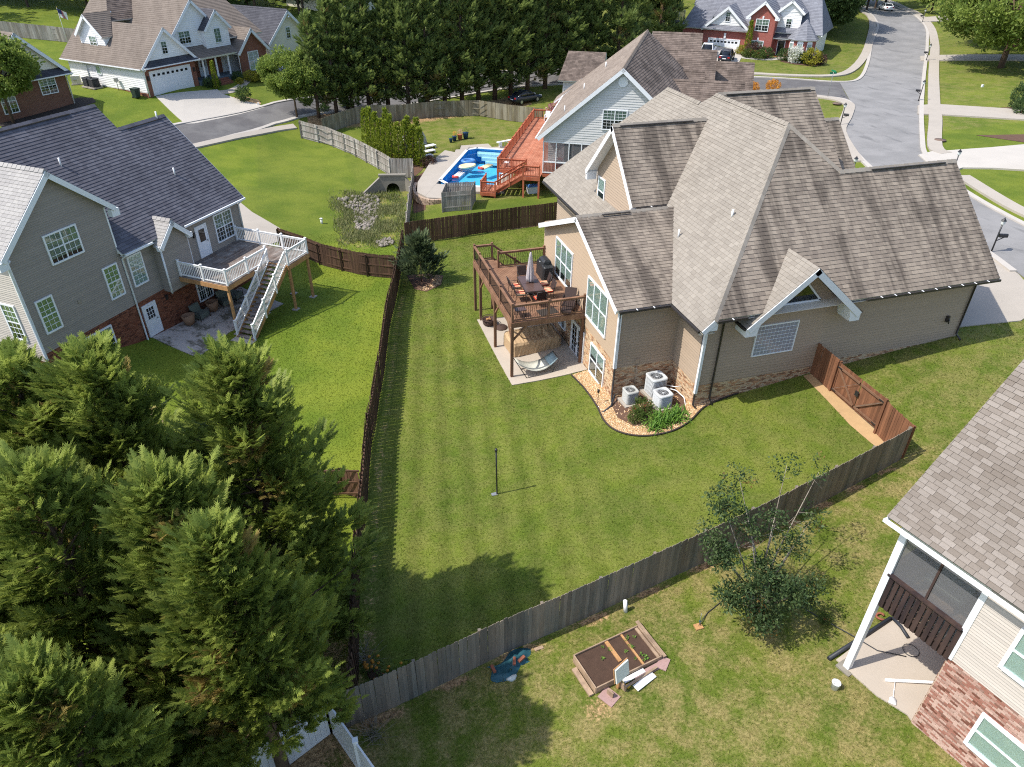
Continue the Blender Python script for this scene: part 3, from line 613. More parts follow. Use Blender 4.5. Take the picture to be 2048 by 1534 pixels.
# ================================================================ the tan house in the fenced garden
TH = thing('tan_house', 'tan two-storey house with brown streaked shingle roof and rear deck in the fenced lawn', 'house', (22, 34, -1.0), off=(22, 34, -1.0))
SL, SN = 'shingle_tan', 'shingle_tan_streaked'
# walls: the wing with the tall windows
wf = ((14, 39.2), (14, 27.8))
wall(TH, *wf, [(0, 1.7), (11.4, 1.7), (11.4, 5.1), (5.9, 7.45), (0, 5.1)], 'siding', 'tan_stucco', row=.22)
wall(TH, *wf, (-1.2, 1.7), 'brick', 'mortar_tan', 'brick_tan', name='brick_base')
wall(TH, (14, 27.8), (17.3, 27.8), (1.45, 5.15), 'siding', 'tan_siding'); wall(TH, (14, 27.8), (17.3, 27.8), (-.9, 1.45), 'brick', 'mortar_tan', 'brick_tan', name='brick_base')
wall(TH, (17.3, 39.2), (14, 39.2), (-1.2, 5.1), 'siding', 'tan_siding')
# walls: the body
wall(TH, (17.3, 27.8), (17.3, 25.3), (1.37, 5.3), 'siding', 'tan_siding'); wall(TH, (17.3, 27.8), (17.3, 25.3), (-.7, 1.37), 'brick', 'mortar_tan', 'brick_tan', name='brick_base')
nw = ((17.3, 25.3), (33.0, 25.3))
wall(TH, *nw, [(0, 1.37), (8.2, 1.37), (8.2, 1.62), (15.7, 1.62), (15.7, 5.4), (7.2, 5.1), (4.65, 7.3), (2.1, 5.1), (0, 5.4)], 'siding', 'tan_siding')
wall(TH, *nw, [(0, -.2), (15.7, .6), (15.7, 1.62), (8.2, 1.62), (8.2, 1.37), (0, 1.37)], 'brick', 'mortar_tan', 'brick_tan', name='brick_base')
wall(TH, (33, 25.3), (33, 33.6), [(0, 1), (8.3, 1), (8.3, 5.5), (4.15, 9.7), (0, 5.6)], 'siding', 'tan_siding')
wall(TH, (33, 33.6), (30.5, 33.6), (1, 5.5), 'siding', 'tan_siding'); wall(TH, (30.5, 33.6), (30.5, 46), [(0, 1), (12.4, 1), (12.4, 6), (5, 11.6), (0, 7.4)], 'siding', 'tan_siding')
wall(TH, (30.5, 46), (17.3, 46), (-1.3, 5.2), 'siding', 'tan_siding'); wall(TH, (17.3, 46), (17.3, 39.2), (-1.3, 5.3), 'siding', 'tan_siding')
wall(TH, (34.7, 37), (34.7, 44.6), [(0, 1.5), (7.6, 1.5), (7.6, 6), (3.8, 9.1), (0, 6)], 'siding', 'tan_siding'); wall(TH, (30.5, 37), (34.7, 37), (1.5, 6), 'siding', 'tan_siding')
# roofs
roof(TH, [(13.6, 27.4, 5.0), (16.5, 27.4, 5.0), (19.27, 33.3, 7.55), (13.6, 33.3, 7.55)], SN, rowh=.21, w=.34, single=80)
roof(TH, [(13.6, 33.3, 7.55), (19.27, 33.3, 7.55), (16.5, 39.2, 5.0), (13.6, 39.2, 5.0)], SL, rowh=.21, w=.34)
roof(TH, [(16.5, 24.5, 5.0), (17.06, 24.5, 5.515), (24.11, 31.55, 12.0), (24.11, 38.6, 12.0), (23.5, 39.2, 11.44), (23.5, 43.4, 11.44), (16.5, 46.9, 5.0)], SL, rowh=.21, w=.34, single=120)
roof(TH, [(17.06, 24.5, 5.515), (19.567, 24.5, 5.515), (21.95, 26.71, 7.55), (24.333, 24.5, 5.515), (33.4, 24.5, 5.515), (33.4, 29.45, 10.07), (26.22, 29.45, 10.07), (24.11, 31.55, 12.0)], SN, rowh=.21, w=.34, single=100)
roof(TH, [(26.22, 29.45, 10.07), (33.4, 29.45, 10.07), (33.4, 34.4, 5.515), (31.16, 34.4, 5.515)], SN, rowh=.25, w=.5)
roof(TH, [(24.11, 31.55, 12.0), (26.22, 29.45, 10.06), (31.16, 34.4, 5.515), (31.16, 45.65, 5.515), (24.11, 38.6, 12.0)], SN, rowh=.25, w=.5); roof(TH, [(23.5, 39.2, 11.44), (23.5, 43.4, 11.44), (30.0, 46.9, 5.46), (30.0, 39.2, 5.46)], SN, rowh=.25, w=.5); roof(TH, [(23.5, 43.4, 11.44), (16.5, 46.9, 5.0), (30.0, 46.9, 5.0)], SL, rowh=.25, w=.5)
roof(TH, [(24.11, 38.6, 12.02), (30.8, 38.6, 12.02), (30.8, 33.1, 6.96), (29.58, 33.1, 6.96)], SN, rowh=.21, w=.34)
roof(TH, [(24.11, 38.6, 12.02), (30.8, 38.6, 12.02), (30.8, 44.1, 6.96), (29.6, 44.1, 6.96)], SL, rowh=.25, w=.5)
roof(TH, [(30.6, 40.8, 9.5), (35.0, 40.8, 9.5), (35.0, 36.6, 5.64), (30.6, 36.6, 5.64)], SN, rowh=.21, w=.34); roof(TH, [(30.6, 40.8, 9.5), (35.0, 40.8, 9.5), (35.0, 45.0, 5.64), (30.6, 45.0, 5.64)], SL, rowh=.25, w=.5)
# the wall dormer
roof(TH, [(17.1, 37.35, 11.0), (23.0, 37.35, 11.0), (19.24, 33.9, 7.5), (17.1, 33.9, 7.5)], SN, rowh=.21, w=.34, name='dormer_slope'); roof(TH, [(17.1, 37.35, 11.0), (23.0, 37.35, 11.0), (19.24, 40.8, 7.5), (17.1, 40.8, 7.5)], SL, rowh=.21, w=.34, name='dormer_slope')
dw = ((17.75, 40.35), (17.75, 34.35))
wall(TH, *dw, [(0, 5.2), (6, 5.2), (6, 7.75), (3, 10.75), (0, 7.75)], 'siding', 'tan_siding', name='dormer_wall'); wall(TH, (17.75, 34.35), (19.6, 34.35), [(0, 5.9), (1.85, 7.7), (0, 7.72)], 'siding', 'tan_siding', name='dormer_wall')
window(TH, *dw, .3, 5.65, 1.35, 7.35, 1, 2, blind='blind_white', bl_h=.55)
# ridges and hips
for a, b in (((13.6, 33.3, 7.57), (18.9, 33.3, 7.57)), ((17.06, 24.5, 5.53), (24.11, 31.55, 12.03)), ((24.11, 31.5, 12.03), (24.11, 38.65, 12.03)), ((24.11, 31.55, 12.03), (26.22, 29.45, 10.09)), ((26.1, 29.45, 10.09), (33.4, 29.45, 10.09)), ((23.5, 39.2, 11.46), (23.5, 43.4, 11.46)), ((24.2, 38.6, 12.05), (30.8, 38.6, 12.05)), ((17.1, 37.35, 11.02), (22.9, 37.35, 11.02)), ((30.7, 40.8, 9.52), (35, 40.8, 9.52)), ((23.5, 43.4, 11.46), (16.5, 46.9, 5.02))): ridge(TH, a, b, SL)
vr = MB(); vr.beam((28.0, 29.3, 10.06), (32.6, 29.3, 10.06), .09, .05); vr.beam((17.5, 37.2, 10.98), (22.0, 37.2, 10.98), .09, .05); vr.beam((24.7, 38.45, 12.0), (30.4, 38.45, 12.0), .09, .05); vr.beam((15.0, 33.1, 7.6), (16.6, 33.1, 7.6), .1, .04); vr.build('ridge_vent', 'bronze', TH)
def rakes(par, lst, mat='white_trim', w=.05, h=.24, name='rake_board'):
    for a, b in lst: MB().beam(a, b, w, h, ctr=False).build(name, mat, par)
rakes(TH, [((13.585, 27.4, 5.0), (13.585, 33.3, 7.54)), ((13.585, 33.3, 7.54), (13.585, 39.2, 5.0)), ((17.085, 33.9, 7.5), (17.085, 37.35, 10.98)), ((17.085, 37.35, 10.98), (17.085, 40.8, 7.5)), ((16.5, 24.485, 5.0), (17.06, 24.485, 5.51)), ((33.41, 24.5, 5.5), (33.41, 29.45, 10.05))], h=.26)
MB().slab([(13.62, 27.5, 4.86), (14, 27.5, 4.86), (14, 33.3, 7.38), (13.62, 33.3, 7.38)], (0, 0, .02)).build('soffit', 'tan_trim', TH); MB().slab([(13.62, 33.3, 7.38), (14, 33.3, 7.38), (14, 39.1, 4.86), (13.62, 39.1, 4.86)], (0, 0, .02)).build('soffit', 'tan_trim', TH); MB().slab([(17.12, 33.95, 7.32), (17.75, 33.95, 7.32), (17.75, 37.35, 10.8), (17.12, 37.35, 10.8)], (0, 0, .02)).build('soffit', 'tan_trim', TH); MB().slab([(17.12, 40.75, 7.32), (17.75, 40.75, 7.32), (17.75, 37.35, 10.8), (17.12, 37.35, 10.8)], (0, 0, .02)).build('soffit', 'tan_trim', TH); MB().box(17.1, 24.6, 5.28, 33.3, 25.28, 5.3).build('soffit', 'tan_trim', TH); MB().box(16.5, 24.6, 4.76, 17.28, 27.7, 4.78).build('soffit', 'tan_trim', TH)
for y in (33.98, 40.72): MB().slab([(17.1, y, 7.5), (17.1, y, 7.0), (17.72, y, 7.0), (17.72, y, 7.5)], (0, .25 if y < 35 else -.25, 0)).build('cornice_return', 'white_trim', TH)
MB().slab([(16.55, 24.5, 4.96), (17.3, 24.5, 4.96), (17.3, 24.5, 5.5), (17.05, 24.5, 5.48)], (0, .7, 0)).build('eave_return', 'white_trim', TH)
# gutters and downpipes
def gutter(par, a, b, mat='bronze', clips=True):
    o = MB().beam(a, b, .12, .11).build('gutter', mat, par)
    if clips:
        a = Vector(a); b = Vector(b); n = int((b - a).length / .75); m = MB()
        for i in range(1, n): p = a.lerp(b, i / n); m.box(p.x - .02, p.y - .1, p.z + .05, p.x + .02, p.y + .08, p.z + .075)
        if m.f: m.build('gutter_hanger', 'white_trim', o)
    return o
gutter(TH, (13.7, 27.33, 4.93), (16.4, 27.33, 4.93)); gutter(TH, (17.2, 24.43, 5.43), (18.75, 24.43, 5.43)); gutter(TH, (25.3, 24.43, 5.43), (33.4, 24.43, 5.43)); gutter(TH, (16.43, 24.6, 4.93), (16.43, 27.3, 4.93), clips=False); gutter(TH, (16.43, 39.4, 4.93), (16.43, 46.8, 4.93), clips=False); gutter(TH, (17.3, 33.83, 7.43), (19.1, 33.83, 7.43))
def downpipe(par, pts, mat='bronze', r=.05): return MB().tube(pts, r, 6).build('downpipe', mat, par)
downpipe(TH, [(13.93, 27.4, 4.85), (13.93, 27.7, 4.6), (13.93, 27.72, -.2), (13.75, 27.2, -.38)]); downpipe(TH, [(18.35, 24.5, 5.35), (18.1, 25.2, 5.05), (18.1, 25.2, .55), (18.15, 24.95, .3)]); downpipe(TH, [(17.22, 25.4, 4.85), (17.22, 25.25, 1.6), (17.22, 25.22, .3), (17.35, 24.95, .12)]); downpipe(TH, [(32.9, 24.55, 5.35), (32.9, 25.2, 5.1), (32.9, 25.2, 1.95), (32.85, 24.8, 1.8)])
cb = MB(); cb.box(13.86, 27.66, 1.5, 14.02, 27.8, 4.95); cb.box(17.16, 25.14, 1.0, 17.3, 25.28, 5.1); cb.build('corner_board', 'white_trim', TH)
# windows and doors of the wing
window(TH, *wf, 2.2, 2.65, 4.95, 5.02, 3, 2, blind='curtain', bl_h=.8); window(TH, *wf, 7.28, 2.4, 10.0, 4.8, 3, 2, blind='curtain', bl_h=1)
window(TH, *wf, 8.3, -.6, 10.25, 1.28, 2, 2, blind='blind_white', bl_h=.35); window(TH, *wf, 3.0, -.2, 4.4, 1.2, 2, 2, blind='blind', bl_h=.3)
def french(par, A, B, s0, z0, s1, z1, n=2, grid=(2, 5), mat='door_white'):
    q = Pq(A, B); f = MB(); q.box(f, s0 - .1, s0, 0, .05, z0, z1 + .1); q.box(f, s1, s1 + .1, 0, .05, z0, z1 + .1); q.box(f, s0, s1, 0, .05, z1, z1 + .1); f.build('door_frame', 'white_trim', par)
    w = (s1 - s0) / n
    for i in range(n):
        d = MB(); a, b = s0 + w * i + .01, s0 + w * (i + 1) - .01
        q.box(d, a, a + .11, 0, .035, z0, z1); q.box(d, b - .11, b, 0, .035, z0, z1); q.box(d, a + .11, b - .11, 0, .035, z0, z0 + .22); q.box(d, a + .11, b - .11, 0, .035, z1 - .12, z1)
        for k in range(1, grid[0]): x = a + .11 + (b - a - .22) * k / grid[0]; q.box(d, x - .012, x + .012, .018, .03, z0 + .22, z1 - .12)
        for k in range(1, grid[1]): z = z0 + .22 + (z1 - z0 - .34) * k / grid[1]; q.box(d, a + .11, b - .11, .019, .029, z - .012, z + .012)
        o = d.build('door', mat, par); g = MB(); q.box(g, a + .11, b - .11, .01, .016, z0 + .22, z1 - .12); g.build('pane', 'glass_dark', o)
        g = MB(); q.box(g, a + .11, b - .11, .002, .006, z0 + .22, z1 - .12); g.build('dark_backing', 'unlit_dark', o)  # dark sheet behind the pane in place of an unlit interior
        h = MB(); q.box(h, (b - .07) if i == 0 else a + .04, (b - .04) if i == 0 else a + .07, .035, .075, z0 + .95, z0 + 1.08); h.build('handle', 'bronze', o)
french(TH, *wf, 5.45, -.93, 7.25, 1.17)
# glass block window, every block its own piece
q = Pq(*nw); gb = MB()
for a0, a1, z0, z1 in ((2.75, 5.1, 4.3, 4.36), (2.75, 5.1, 2.62, 2.68), (2.75, 2.81, 2.68, 4.3), (5.04, 5.1, 2.68, 4.3)): q.box(gb, a0, a1, 0, .05, z0, z1)
gb = gb.build('block_window', 'white_trim', TH)
back = MB(); q.box(back, 2.81, 5.04, .002, .012, 2.68, 4.3); back.build('grout', 'white_trim', gb)
for i in range(11):
    for j in range(8):
        b = MB(); q.box(b, 2.83 + i * .2022, 2.83 + i * .2022 + .158, .012, .032 + rnd.uniform(0, .006), 2.7 + j * .2012, 2.7 + j * .2012 + .158, rnd.random()); b.build('glass_brick', 'glass_block', gb)
# the small gable over it
gx0, gxc, gx1, gzt, gzb = 18.8, 21.95, 25.1, 7.55, 4.86
for s, xa in ((-1, gx0), (1, gx1)):
    yb = 24.5 + (gzt - 5.515) / .92
    roof(TH, [(xa, 24.35, gzb), (gxc, 24.35, gzt), (gxc, yb, gzt), (gxc + s * 2.383, 24.5, 5.515), (xa, 24.5, gzb)], SL if s < 0 else SN, rowh=.21, w=.34, name='gable_slope')
    roof(TH, [(xa, 24.5, gzb), (gxc + s * 2.383, 24.5, 5.515), (gxc + s * 2.383, 25.28, 5.515), (xa, 25.28, gzb)], SL if s < 0 else SN, rowh=.21, w=.34, name='gable_tail')
    rakes(TH, [((xa, 24.335, gzb), (gxc, 24.335, gzt - .02))], h=.3)
    MB().slab([(xa, 24.36, gzb - .05), (xa, 24.36, gzb - .45), (xa - s * .55, 24.36, gzb - .45), (xa - s * .75, 24.36, gzb + .35)], (0, .9, 0)).build('cornice_return', 'white_trim', TH)
    MB().beam((xa + s * .06, 24.4, gzb - .05), (xa + s * .06, 25.2, gzb - .05), .12, .1).build('gutter', 'bronze', TH)
MB().slab([(gx0 + .1, 24.4, gzb - .16), (gxc, 24.4, gzt - .22), (gxc, 25.29, gzt - .22), (gx0 + .1, 25.29, gzb - .16)], (0, 0, .02)).build('soffit', 'tan_trim', TH); MB().slab([(gx1 - .1, 24.4, gzb - .16), (gxc, 24.4, gzt - .22), (gxc, 25.29, gzt - .22), (gx1 - .1, 25.29, gzb - .16)], (0, 0, .02)).build('soffit', 'tan_trim', TH)
tri = [(21.1, 5.36), (23.25, 5.36), (22.16, 6.5)]
tf = MB()
for i in range(3):
    a, b = tri[i], tri[(i + 1) % 3]; tf.beam((a[0], 25.24, a[1]), (b[0], 25.24, b[1]), .09, .09, (0, 1, 0))
tf = tf.build('triangle_window', 'white_trim', TH); MB().slab([(x, 25.25, z) for x, z in tri], (0, .004, 0)).build('pane', 'glass_dark', tf); MB().slab([(x, 25.262, z) for x, z in tri], (0, .004, 0)).build('dark_backing', 'leaf_dark', tf)
# vents, pipes, wall light
for x, y in ((18.45, 31.0), (20.75, 43.0)): z = 5 + .92 * (x - 16.5); MB().tube([(x, y, z - .05), (x, y, z + .42)], .05, 8).build('vent_pipe', 'white_plastic', TH)
MB().tube([(20.2, 29.2, 8.3), (20.2, 29.2, 8.75)], .06, 8).build('vent_pipe', 'white_plastic', TH)
wl = MB(); wl.box(31.8, 25.12, 2.85, 31.92, 25.29, 3.2); wl.tube([(31.86, 25.2, 3.15), (31.86, 25.08, 3.0), (31.86, 25.05, 2.8)], .035, 6); wl.build('wall_lamp', 'bronze', TH)
MB().tube([(15.2, 27.74, 1.75), (15.2, 27.74, -.2)], .03, 6).build('conduit', 'tan_siding', TH); mb_ = MB(); mb_.box(15.1, 27.7, 1.6, 15.28, 27.8, 1.85); mb_.build('meter_box', 'tan_siding', TH)
NOGRASS.append([(14, 39.2), (14, 27.8), (17.3, 27.8), (17.3, 25.3), (33, 25.3), (33, 46), (17.3, 46), (17.3, 39.2)])

# ---------------------------------------------------------------- its deck
DZ = 2.5
DK = thing('rear_deck', 'brown stained timber deck with wavy black balusters and stair behind the tan house', 'deck', (11.8, 35.5, -1.0), off=(11.8, 35.5, -1.0))
fl = MB()
def planks(mb, x0, x1, y0, y1, ang, w, z, th=.035):
    c, s = math.cos(R(ang)), math.sin(R(ang)); rect = [(x0, y0), (x1, y0), (x1, y1), (x0, y1)]
    rot = [(x * c + y * s, -x * s + y * c) for x, y in rect]
    for t, ya, yb in tiles(rot, w, 999, 0, .009):
        pts = [(x * c - y * s, x * s + y * c, z) for x, y in t]; mb.slab(pts, (0, 0, -th), rnd.random())
planks(fl, 9.75, 11.85, 32.0, 39.0, 45, .15, DZ); planks(fl, 11.86, 13.96, 32.0, 39.0, -45, .15, DZ); planks(fl, 9.75, 10.95, 39.01, 40.35, 0, .15, DZ)
fl.build('decking', 'deck_brown', DK, kind='stuff')
rm = MB()
for a, b in (((9.72, 32.0), (9.72, 40.38)), ((9.72, 31.98), (13.97, 31.98)), ((10.98, 39.03), (13.97, 39.03)), ((9.72, 40.38), (10.98, 40.38)), ((10.98, 39.0), (10.98, 40.38))): rm.beam((*a, DZ - .16), (*b, DZ - .16), .05, .3)
for x in np.arange(10.2, 14, .5): rm.box(x - .02, 32.05, DZ - .26, x + .02, 39.0, DZ - .04)
rm.build('rim_joist', 'deck_brown', DK)
POSTS = [(9.78, 32.05), (9.78, 35.5), (9.78, 38.9), (9.78, 40.3), (13.85, 32.05), (10.92, 40.3)]
for x, y in POSTS: MB().box(x - .075, y - .075, -1.05, x + .075, y + .075, DZ - .02).build('post', 'deck_post', DK)
for y, s in ((35.5, 1), (35.5, -1), (38.9, -1), (32.05, 1)): MB().beam((9.78, y + s * .06, 1.35), (9.78, y + s * .85, DZ - .3), .09, .09).build('brace', 'deck_brown', DK)
MB().beam((9.84, 32.05, 1.4), (10.6, 32.05, DZ - .3), .09, .09).build('brace', 'deck_brown', DK)
bw_m = MB(); pth = [(.02 * math.sin(z * 9), 0, z) for z in np.linspace(0, .82, 7)]; bw_m.tube(pth, .012, 4, False); BAL = bw_m.mesh('baluster', 'black_metal')
def railing(par, a, b, z, mat, h=1.0, every=1.9, bal=BAL, sp=.12, post=.1, cap=.14, ends=(1, 1), postmat=None, z2=None, bh=.1, capn='top_rail', rail_t=.05, cover=None, mid=True):
    a = Vector((*a, z)); b = Vector((*b, z if z2 is None else z2)); L = (b - a).length; n = max(1, round(L / every)); of = Vector(OFF[par]); dr = (b - a).normalized(); rz = math.atan2(dr.y, dr.x)
    m = MB(); m.beam(a + Vector((0, 0, h)), b + Vector((0, 0, h)), cap, rail_t); m.build(capn, mat, par)
    m = MB(); m.beam(a + Vector((0, 0, h - .08)), b + Vector((0, 0, h - .08)), .05, .07); m.build('upper_rail', mat, par)
    m = MB(); m.beam(a + Vector((0, 0, bh)), b + Vector((0, 0, bh)), .05, .07); m.build('lower_rail', mat, par)
    for i in range(n + 1):
        if (i == 0 and not ends[0]) or (i == n and not ends[1]): continue
        p = a.lerp(b, i / n); m = MB(); m.box(p.x - post / 2, p.y - post / 2, p.z - .25, p.x + post / 2, p.y + post / 2, p.z + h + .1)
        k = post * .65; m.box(p.x - k, p.y - k, p.z + h + .1, p.x + k, p.y + k, p.z + h + .13); m.build('rail_post', postmat or mat, par)
    k = int(L / sp)
    for i in range(k):
        p = a.lerp(b, (i + .5) / k); o = inst(bal, 'baluster', par, p + Vector((0, 0, bh)) - of, (0, 0, rz))
for a, b, e in (((9.78, 32.05), (9.78, 38.95), (1, 1)), ((9.78, 38.95), (9.78, 40.3), (0, 1)), ((9.78, 40.3), (10.92, 40.3), (0, 1)), ((10.95, 38.95), (13.9, 38.95), (1, 1)), ((9.78, 32.05), (13.88, 32.05), (0, 1))): railing(DK, a, b, DZ, 'deck_brown', ends=e, every=2.0)
stp = MB()
for s in (39.1, 40.28): stp.beam((10.95, s, DZ - .1), (15.4, s, -1.0), .05, .28)
stp.build('stringer', 'deck_brown', DK)
for i in range(18): t = (i + .5) / 18; MB().box(10.95 + t * 4.45 - .13, 39.1, DZ - .02 - t * 3.45, 10.95 + t * 4.45 + .13, 40.28, DZ + .02 - t * 3.45, rnd.random()).build('tread', 'deck_brown', DK)
railing(DK, (10.95, 40.28), (15.4, 40.28), DZ, 'deck_brown', z2=-1.0, ends=(0, 1))

# ---------------------------------------------------------------- patio, gravel bed, edging
drape([(9.55, 31.2), (13.95, 31.1), (13.95, 38.6), (9.55, 39.0)], .05, 'patio', 'concrete_tan', skirt=.2)
BED = [(12.95, 31.0), (13.05, 29.3), (12.97, 27.4), (12.79, 25.9), (13.1, 24.8), (14.0, 24.05), (15.3, 23.85), (16.5, 24.2), (17.7, 24.95), (18.8, 25.2), (19.8, 25.28), (17.3, 25.3), (17.3, 27.8), (14, 27.8), (14, 31.05)]
drape(BED, .02, 'planting_bed', 'clay', .6, skirt=0)
drape([(13.7, 27.2), (13.5, 26.0), (13.9, 25.0), (15.2, 24.5), (16.6, 25.0), (17.2, 25.9), (17.25, 27.7), (14.1, 27.7)], .032, 'bare_soil', 'mulch', .6, skirt=0)
def pebbles(n, poly, r0, r1, name, mat, zoff=.03, skip=None):
    xs = [p[0] for p in poly]; ys = [p[1] for p in poly]; P = np.stack([rng.uniform(min(xs), max(xs), n * 4), rng.uniform(min(ys), max(ys), n * 4)], -1); P = P[pnt_in(poly, P[:, 0], P[:, 1])]
    if skip is not None: P = P[~pnt_in(skip, P[:, 0], P[:, 1]) | (rng.random(len(P)) < .12)]
    P = P[:n]; k = len(P)
    T = np.array([(1, 0, 0), (-1, 0, 0), (0, 1, 0), (0, -1, 0), (0, 0, .7), (0, 0, -.7)], float); Fc = np.array([(0, 2, 4), (2, 1, 4), (1, 3, 4), (3, 0, 4), (2, 0, 5), (1, 2, 5), (3, 1, 5), (0, 3, 5)])
    s = rng.uniform(r0, r1, k)[:, None, None] * rng.uniform(.6, 1.2, (k, 1, 3)); a = rng.uniform(0, 6.28, k); c, sn = np.cos(a), np.sin(a)
    Q = T[None] * s; Q = np.stack([Q[..., 0] * c[:, None] - Q[..., 1] * sn[:, None], Q[..., 0] * sn[:, None] + Q[..., 1] * c[:, None], Q[..., 2]], -1)
    Q += np.concatenate([P, (gzs(P[:, 0], P[:, 1]) + zoff)[:, None]], 1)[:, None]
    return npmesh(name, Q.reshape(-1, 3), (Fc[None] + (np.arange(k) * 6)[:, None, None]).reshape(-1, 3), mat, tone=np.repeat(rng.random(k), 8), kind='stuff')
o = pebbles(4200, BED, .02, .055, 'gravel', 'pebble', skip=[(13.7, 27.2), (13.5, 26.0), (13.9, 25.0), (15.2, 24.5), (16.6, 25.0), (17.2, 25.9), (17.25, 27.7), (14.1, 27.7)]); tag(o, 'pale tan river gravel round the air conditioners by the tan house', 'gravel')
eg = smooth(BED[0:11], 5); m = MB(); m.tube([(x, y, gz(x, y) + .05) for x, y in eg], .05, 5); solo(m, 'bed_edging', 'mat_dark', 'dark curved plastic edging between the gravel bed and the lawn', 'edging')
drape([(23.5, 25.2), (24.25, 25.2), (24.2, 18.7), (23.55, 18.55), (23.4, 19.8), (23.3, 21.2), (23.4, 22.9), (23.45, 24.2)], .02, 'bare_soil', 'clay', .6, skirt=0)
BED2 = [(6.5, 44.6), (7.2, 43.9), (8.4, 44.7), (8.9, 46.3), (8.0, 47.0), (6.4, 47.3)]
drape(BED2, .02, 'planting_bed', 'mulch', .6, skirt=0); o = pebbles(500, [(6.7, 44.5), (7.2, 44.0), (8.4, 44.8), (8.8, 46.2), (8.2, 46.6), (7.9, 45.2)], .02, .05, 'gravel', 'pebble'); tag(o, 'pale gravel around the spruce sapling by the fence corner', 'gravel')

# ---------------------------------------------------------------- air conditioners
def ac_unit(label, loc, w, h, mat, rz=0.0, fan='fan_dark', fins=14, group=None):
    t = thing('air_conditioner', label, 'air conditioner', loc, rz, group); k = w / 2
    MB().box(-k - .12, -k - .12, -.08, k + .12, k + .12, .06).build('concrete_pad', 'concrete', t)
    def ring(r, z, c): return [(math.copysign(max(abs(math.cos(a)) ** .35, 0), math.cos(a)) * r, math.copysign(abs(math.sin(a)) ** .35, math.sin(a)) * r, z) for a in np.linspace(0, 2 * math.pi, 24, endpoint=False)]
    MB().loft([ring(k - .03, .06, 0), ring(k - .03, h - .06, 0)]).build('coil_core', 'fan_dark', t)
    m = MB()
    for i in range(fins): z = .1 + (h - .2) * i / (fins - 1); m.loft([ring(k - .005, z - .011, 0), ring(k, z + .011, 0)])
    m.build('louvres', mat, t)
    m = MB(); m.loft([ring(k + .01, h - .09, 0), ring(k + .015, h - .01, 0), ring(k - .03, h + .01, 0)], cap=False); nseg = 24
    ro = ring(k - .03, h + .01, 0); ri = [(math.cos(a) * (k * .72), math.sin(a) * (k * .72), h + .012) for a in np.linspace(0, 2 * math.pi, 24, endpoint=False)]; rd = [(p[0], p[1], h - .12) for p in ri]
    m.loft([ro, ri, rd], cap=False); m.build('top_cover', mat, t)
    MB().lathe([(k * .72, h - .13), (.02, h - .13)], n=20).build('fan_well', fan, t)
    m = MB()
    for i in range(4):
        a = i * math.pi / 2; c, s = math.cos(a), math.sin(a); m.slab([(c * .05 - s * .02, s * .05 + c * .02, h - .09), (c * k * .66 - s * .1, s * k * .66 + c * .1, h - .1), (c * k * .66 + s * .1, s * k * .66 - c * .1, h - .07)], (0, 0, .01))
    m.lathe([(.07, h - .1), (.07, h - .04), (.02, h - .03)], n=10); m.build('fan', mat, t)
    m = MB()
    for i in range(12): a = i * math.pi / 6; m.beam((.06 * math.cos(a), .06 * math.sin(a), h + .012), (k * .72 * math.cos(a), k * .72 * math.sin(a), h + .012), .008, .008)
    for r in (.25, .45, .62): m.tube([(k * r * math.cos(a), k * r * math.sin(a), h + .016) for a in np.linspace(0, 2 * math.pi, 19)], .004, 3, False)
    m.build('fan_guard', mat, t)
    return t
ac_unit('squat pale grey air conditioner with open dark fan well, beside the brick corner', (14.62, 27.0, gz(14.6, 27) + .02), .68, .78, 'ac_grey', .05, 'ac_grey')
ac_unit('tall grey air conditioner with wide dark fan opening, against the house wall', (16.1, 27.15, gz(16, 27.2) + .02), .9, 1.12, 'ac_pale', .08)
ac_unit('low pale air conditioner with spoked fan guard behind the strappy plants', (15.95, 26.05, gz(16, 26) + .02), .8, .78, 'ac_pale', .1, 'ac_pale')
m = MB(); m.tube([(14.0, 27.5, .0), (13.6, 27.0, -.3), (13.0, 26.7, -.38)], .05, 6); solo(m, 'drain_pipe', 'pipe_black', 'black downpipe extension lying on the gravel by the brick corner', 'pipe')
m = MB(); m.tube([(16.6, 26.9, .35), (16.9, 26.4, .45), (17.1, 25.9, .3), (17.0, 25.5, .1)], .03, 5); m.tube([(16.5, 27.0, .5), (16.9, 26.6, .55), (17.2, 26.5, .6)], .025, 5); solo(m, 'refrigerant_line', 'white_plastic', 'pale insulated pipes looping from the air conditioners to the wall', 'pipe')
st = thing('garden_light', 'small black stake light in the gravel below the basement window', 'lamp', (13.1, 27.6, gz(13.1, 27.6))); MB().tube([(0, 0, 0), (.02, 0, .75)], .012, 5).build('stake', 'black_metal', st); MB().lathe([(.05, .7), (.07, .78), (.06, .88), (.02, .92)], n=8).build('lamp_head', 'black_metal', st)

# ---------------------------------------------------------------- furniture on the deck
tb = thing('dining_table', 'long brown patio table on the deck with closed umbrella through it', 'table', (11.72, 34.9, DZ), R(-3))
for y0 in (-1.02, .01): MB().box(-.52, y0, .7, .52, y0 + 1.0, .735).build('table_panel', 'table_top', tb)
fr = MB(); fr.box(-.55, -1.06, .66, .55, 1.05, .7); fr.build('table_frame', 'bronze', tb)
for x, y in ((-.45, -.9), (.45, -.9), (-.45, .9), (.45, .9)): MB().tube([(x * 1.05, y * 1.05, 0), (x, y, .68)], .025, 6).build('leg', 'bronze', tb)
um = thing('patio_umbrella', 'closed pale mauve umbrella standing through the deck table', 'umbrella', (11.75, 35.1, DZ))
MB().tube([(0, 0, 0), (0, 0, 2.6)], .022, 8).build('pole', 'bronze', um); MB().lathe([(.24, 0), (.24, .05), (.05, .1)], n=14).build('base', 'bronze', um); MB().lathe([(.03, 2.55), (.03, 2.68), (.0, 2.72)], n=6).build('finial', 'bronze', um)
rg = []
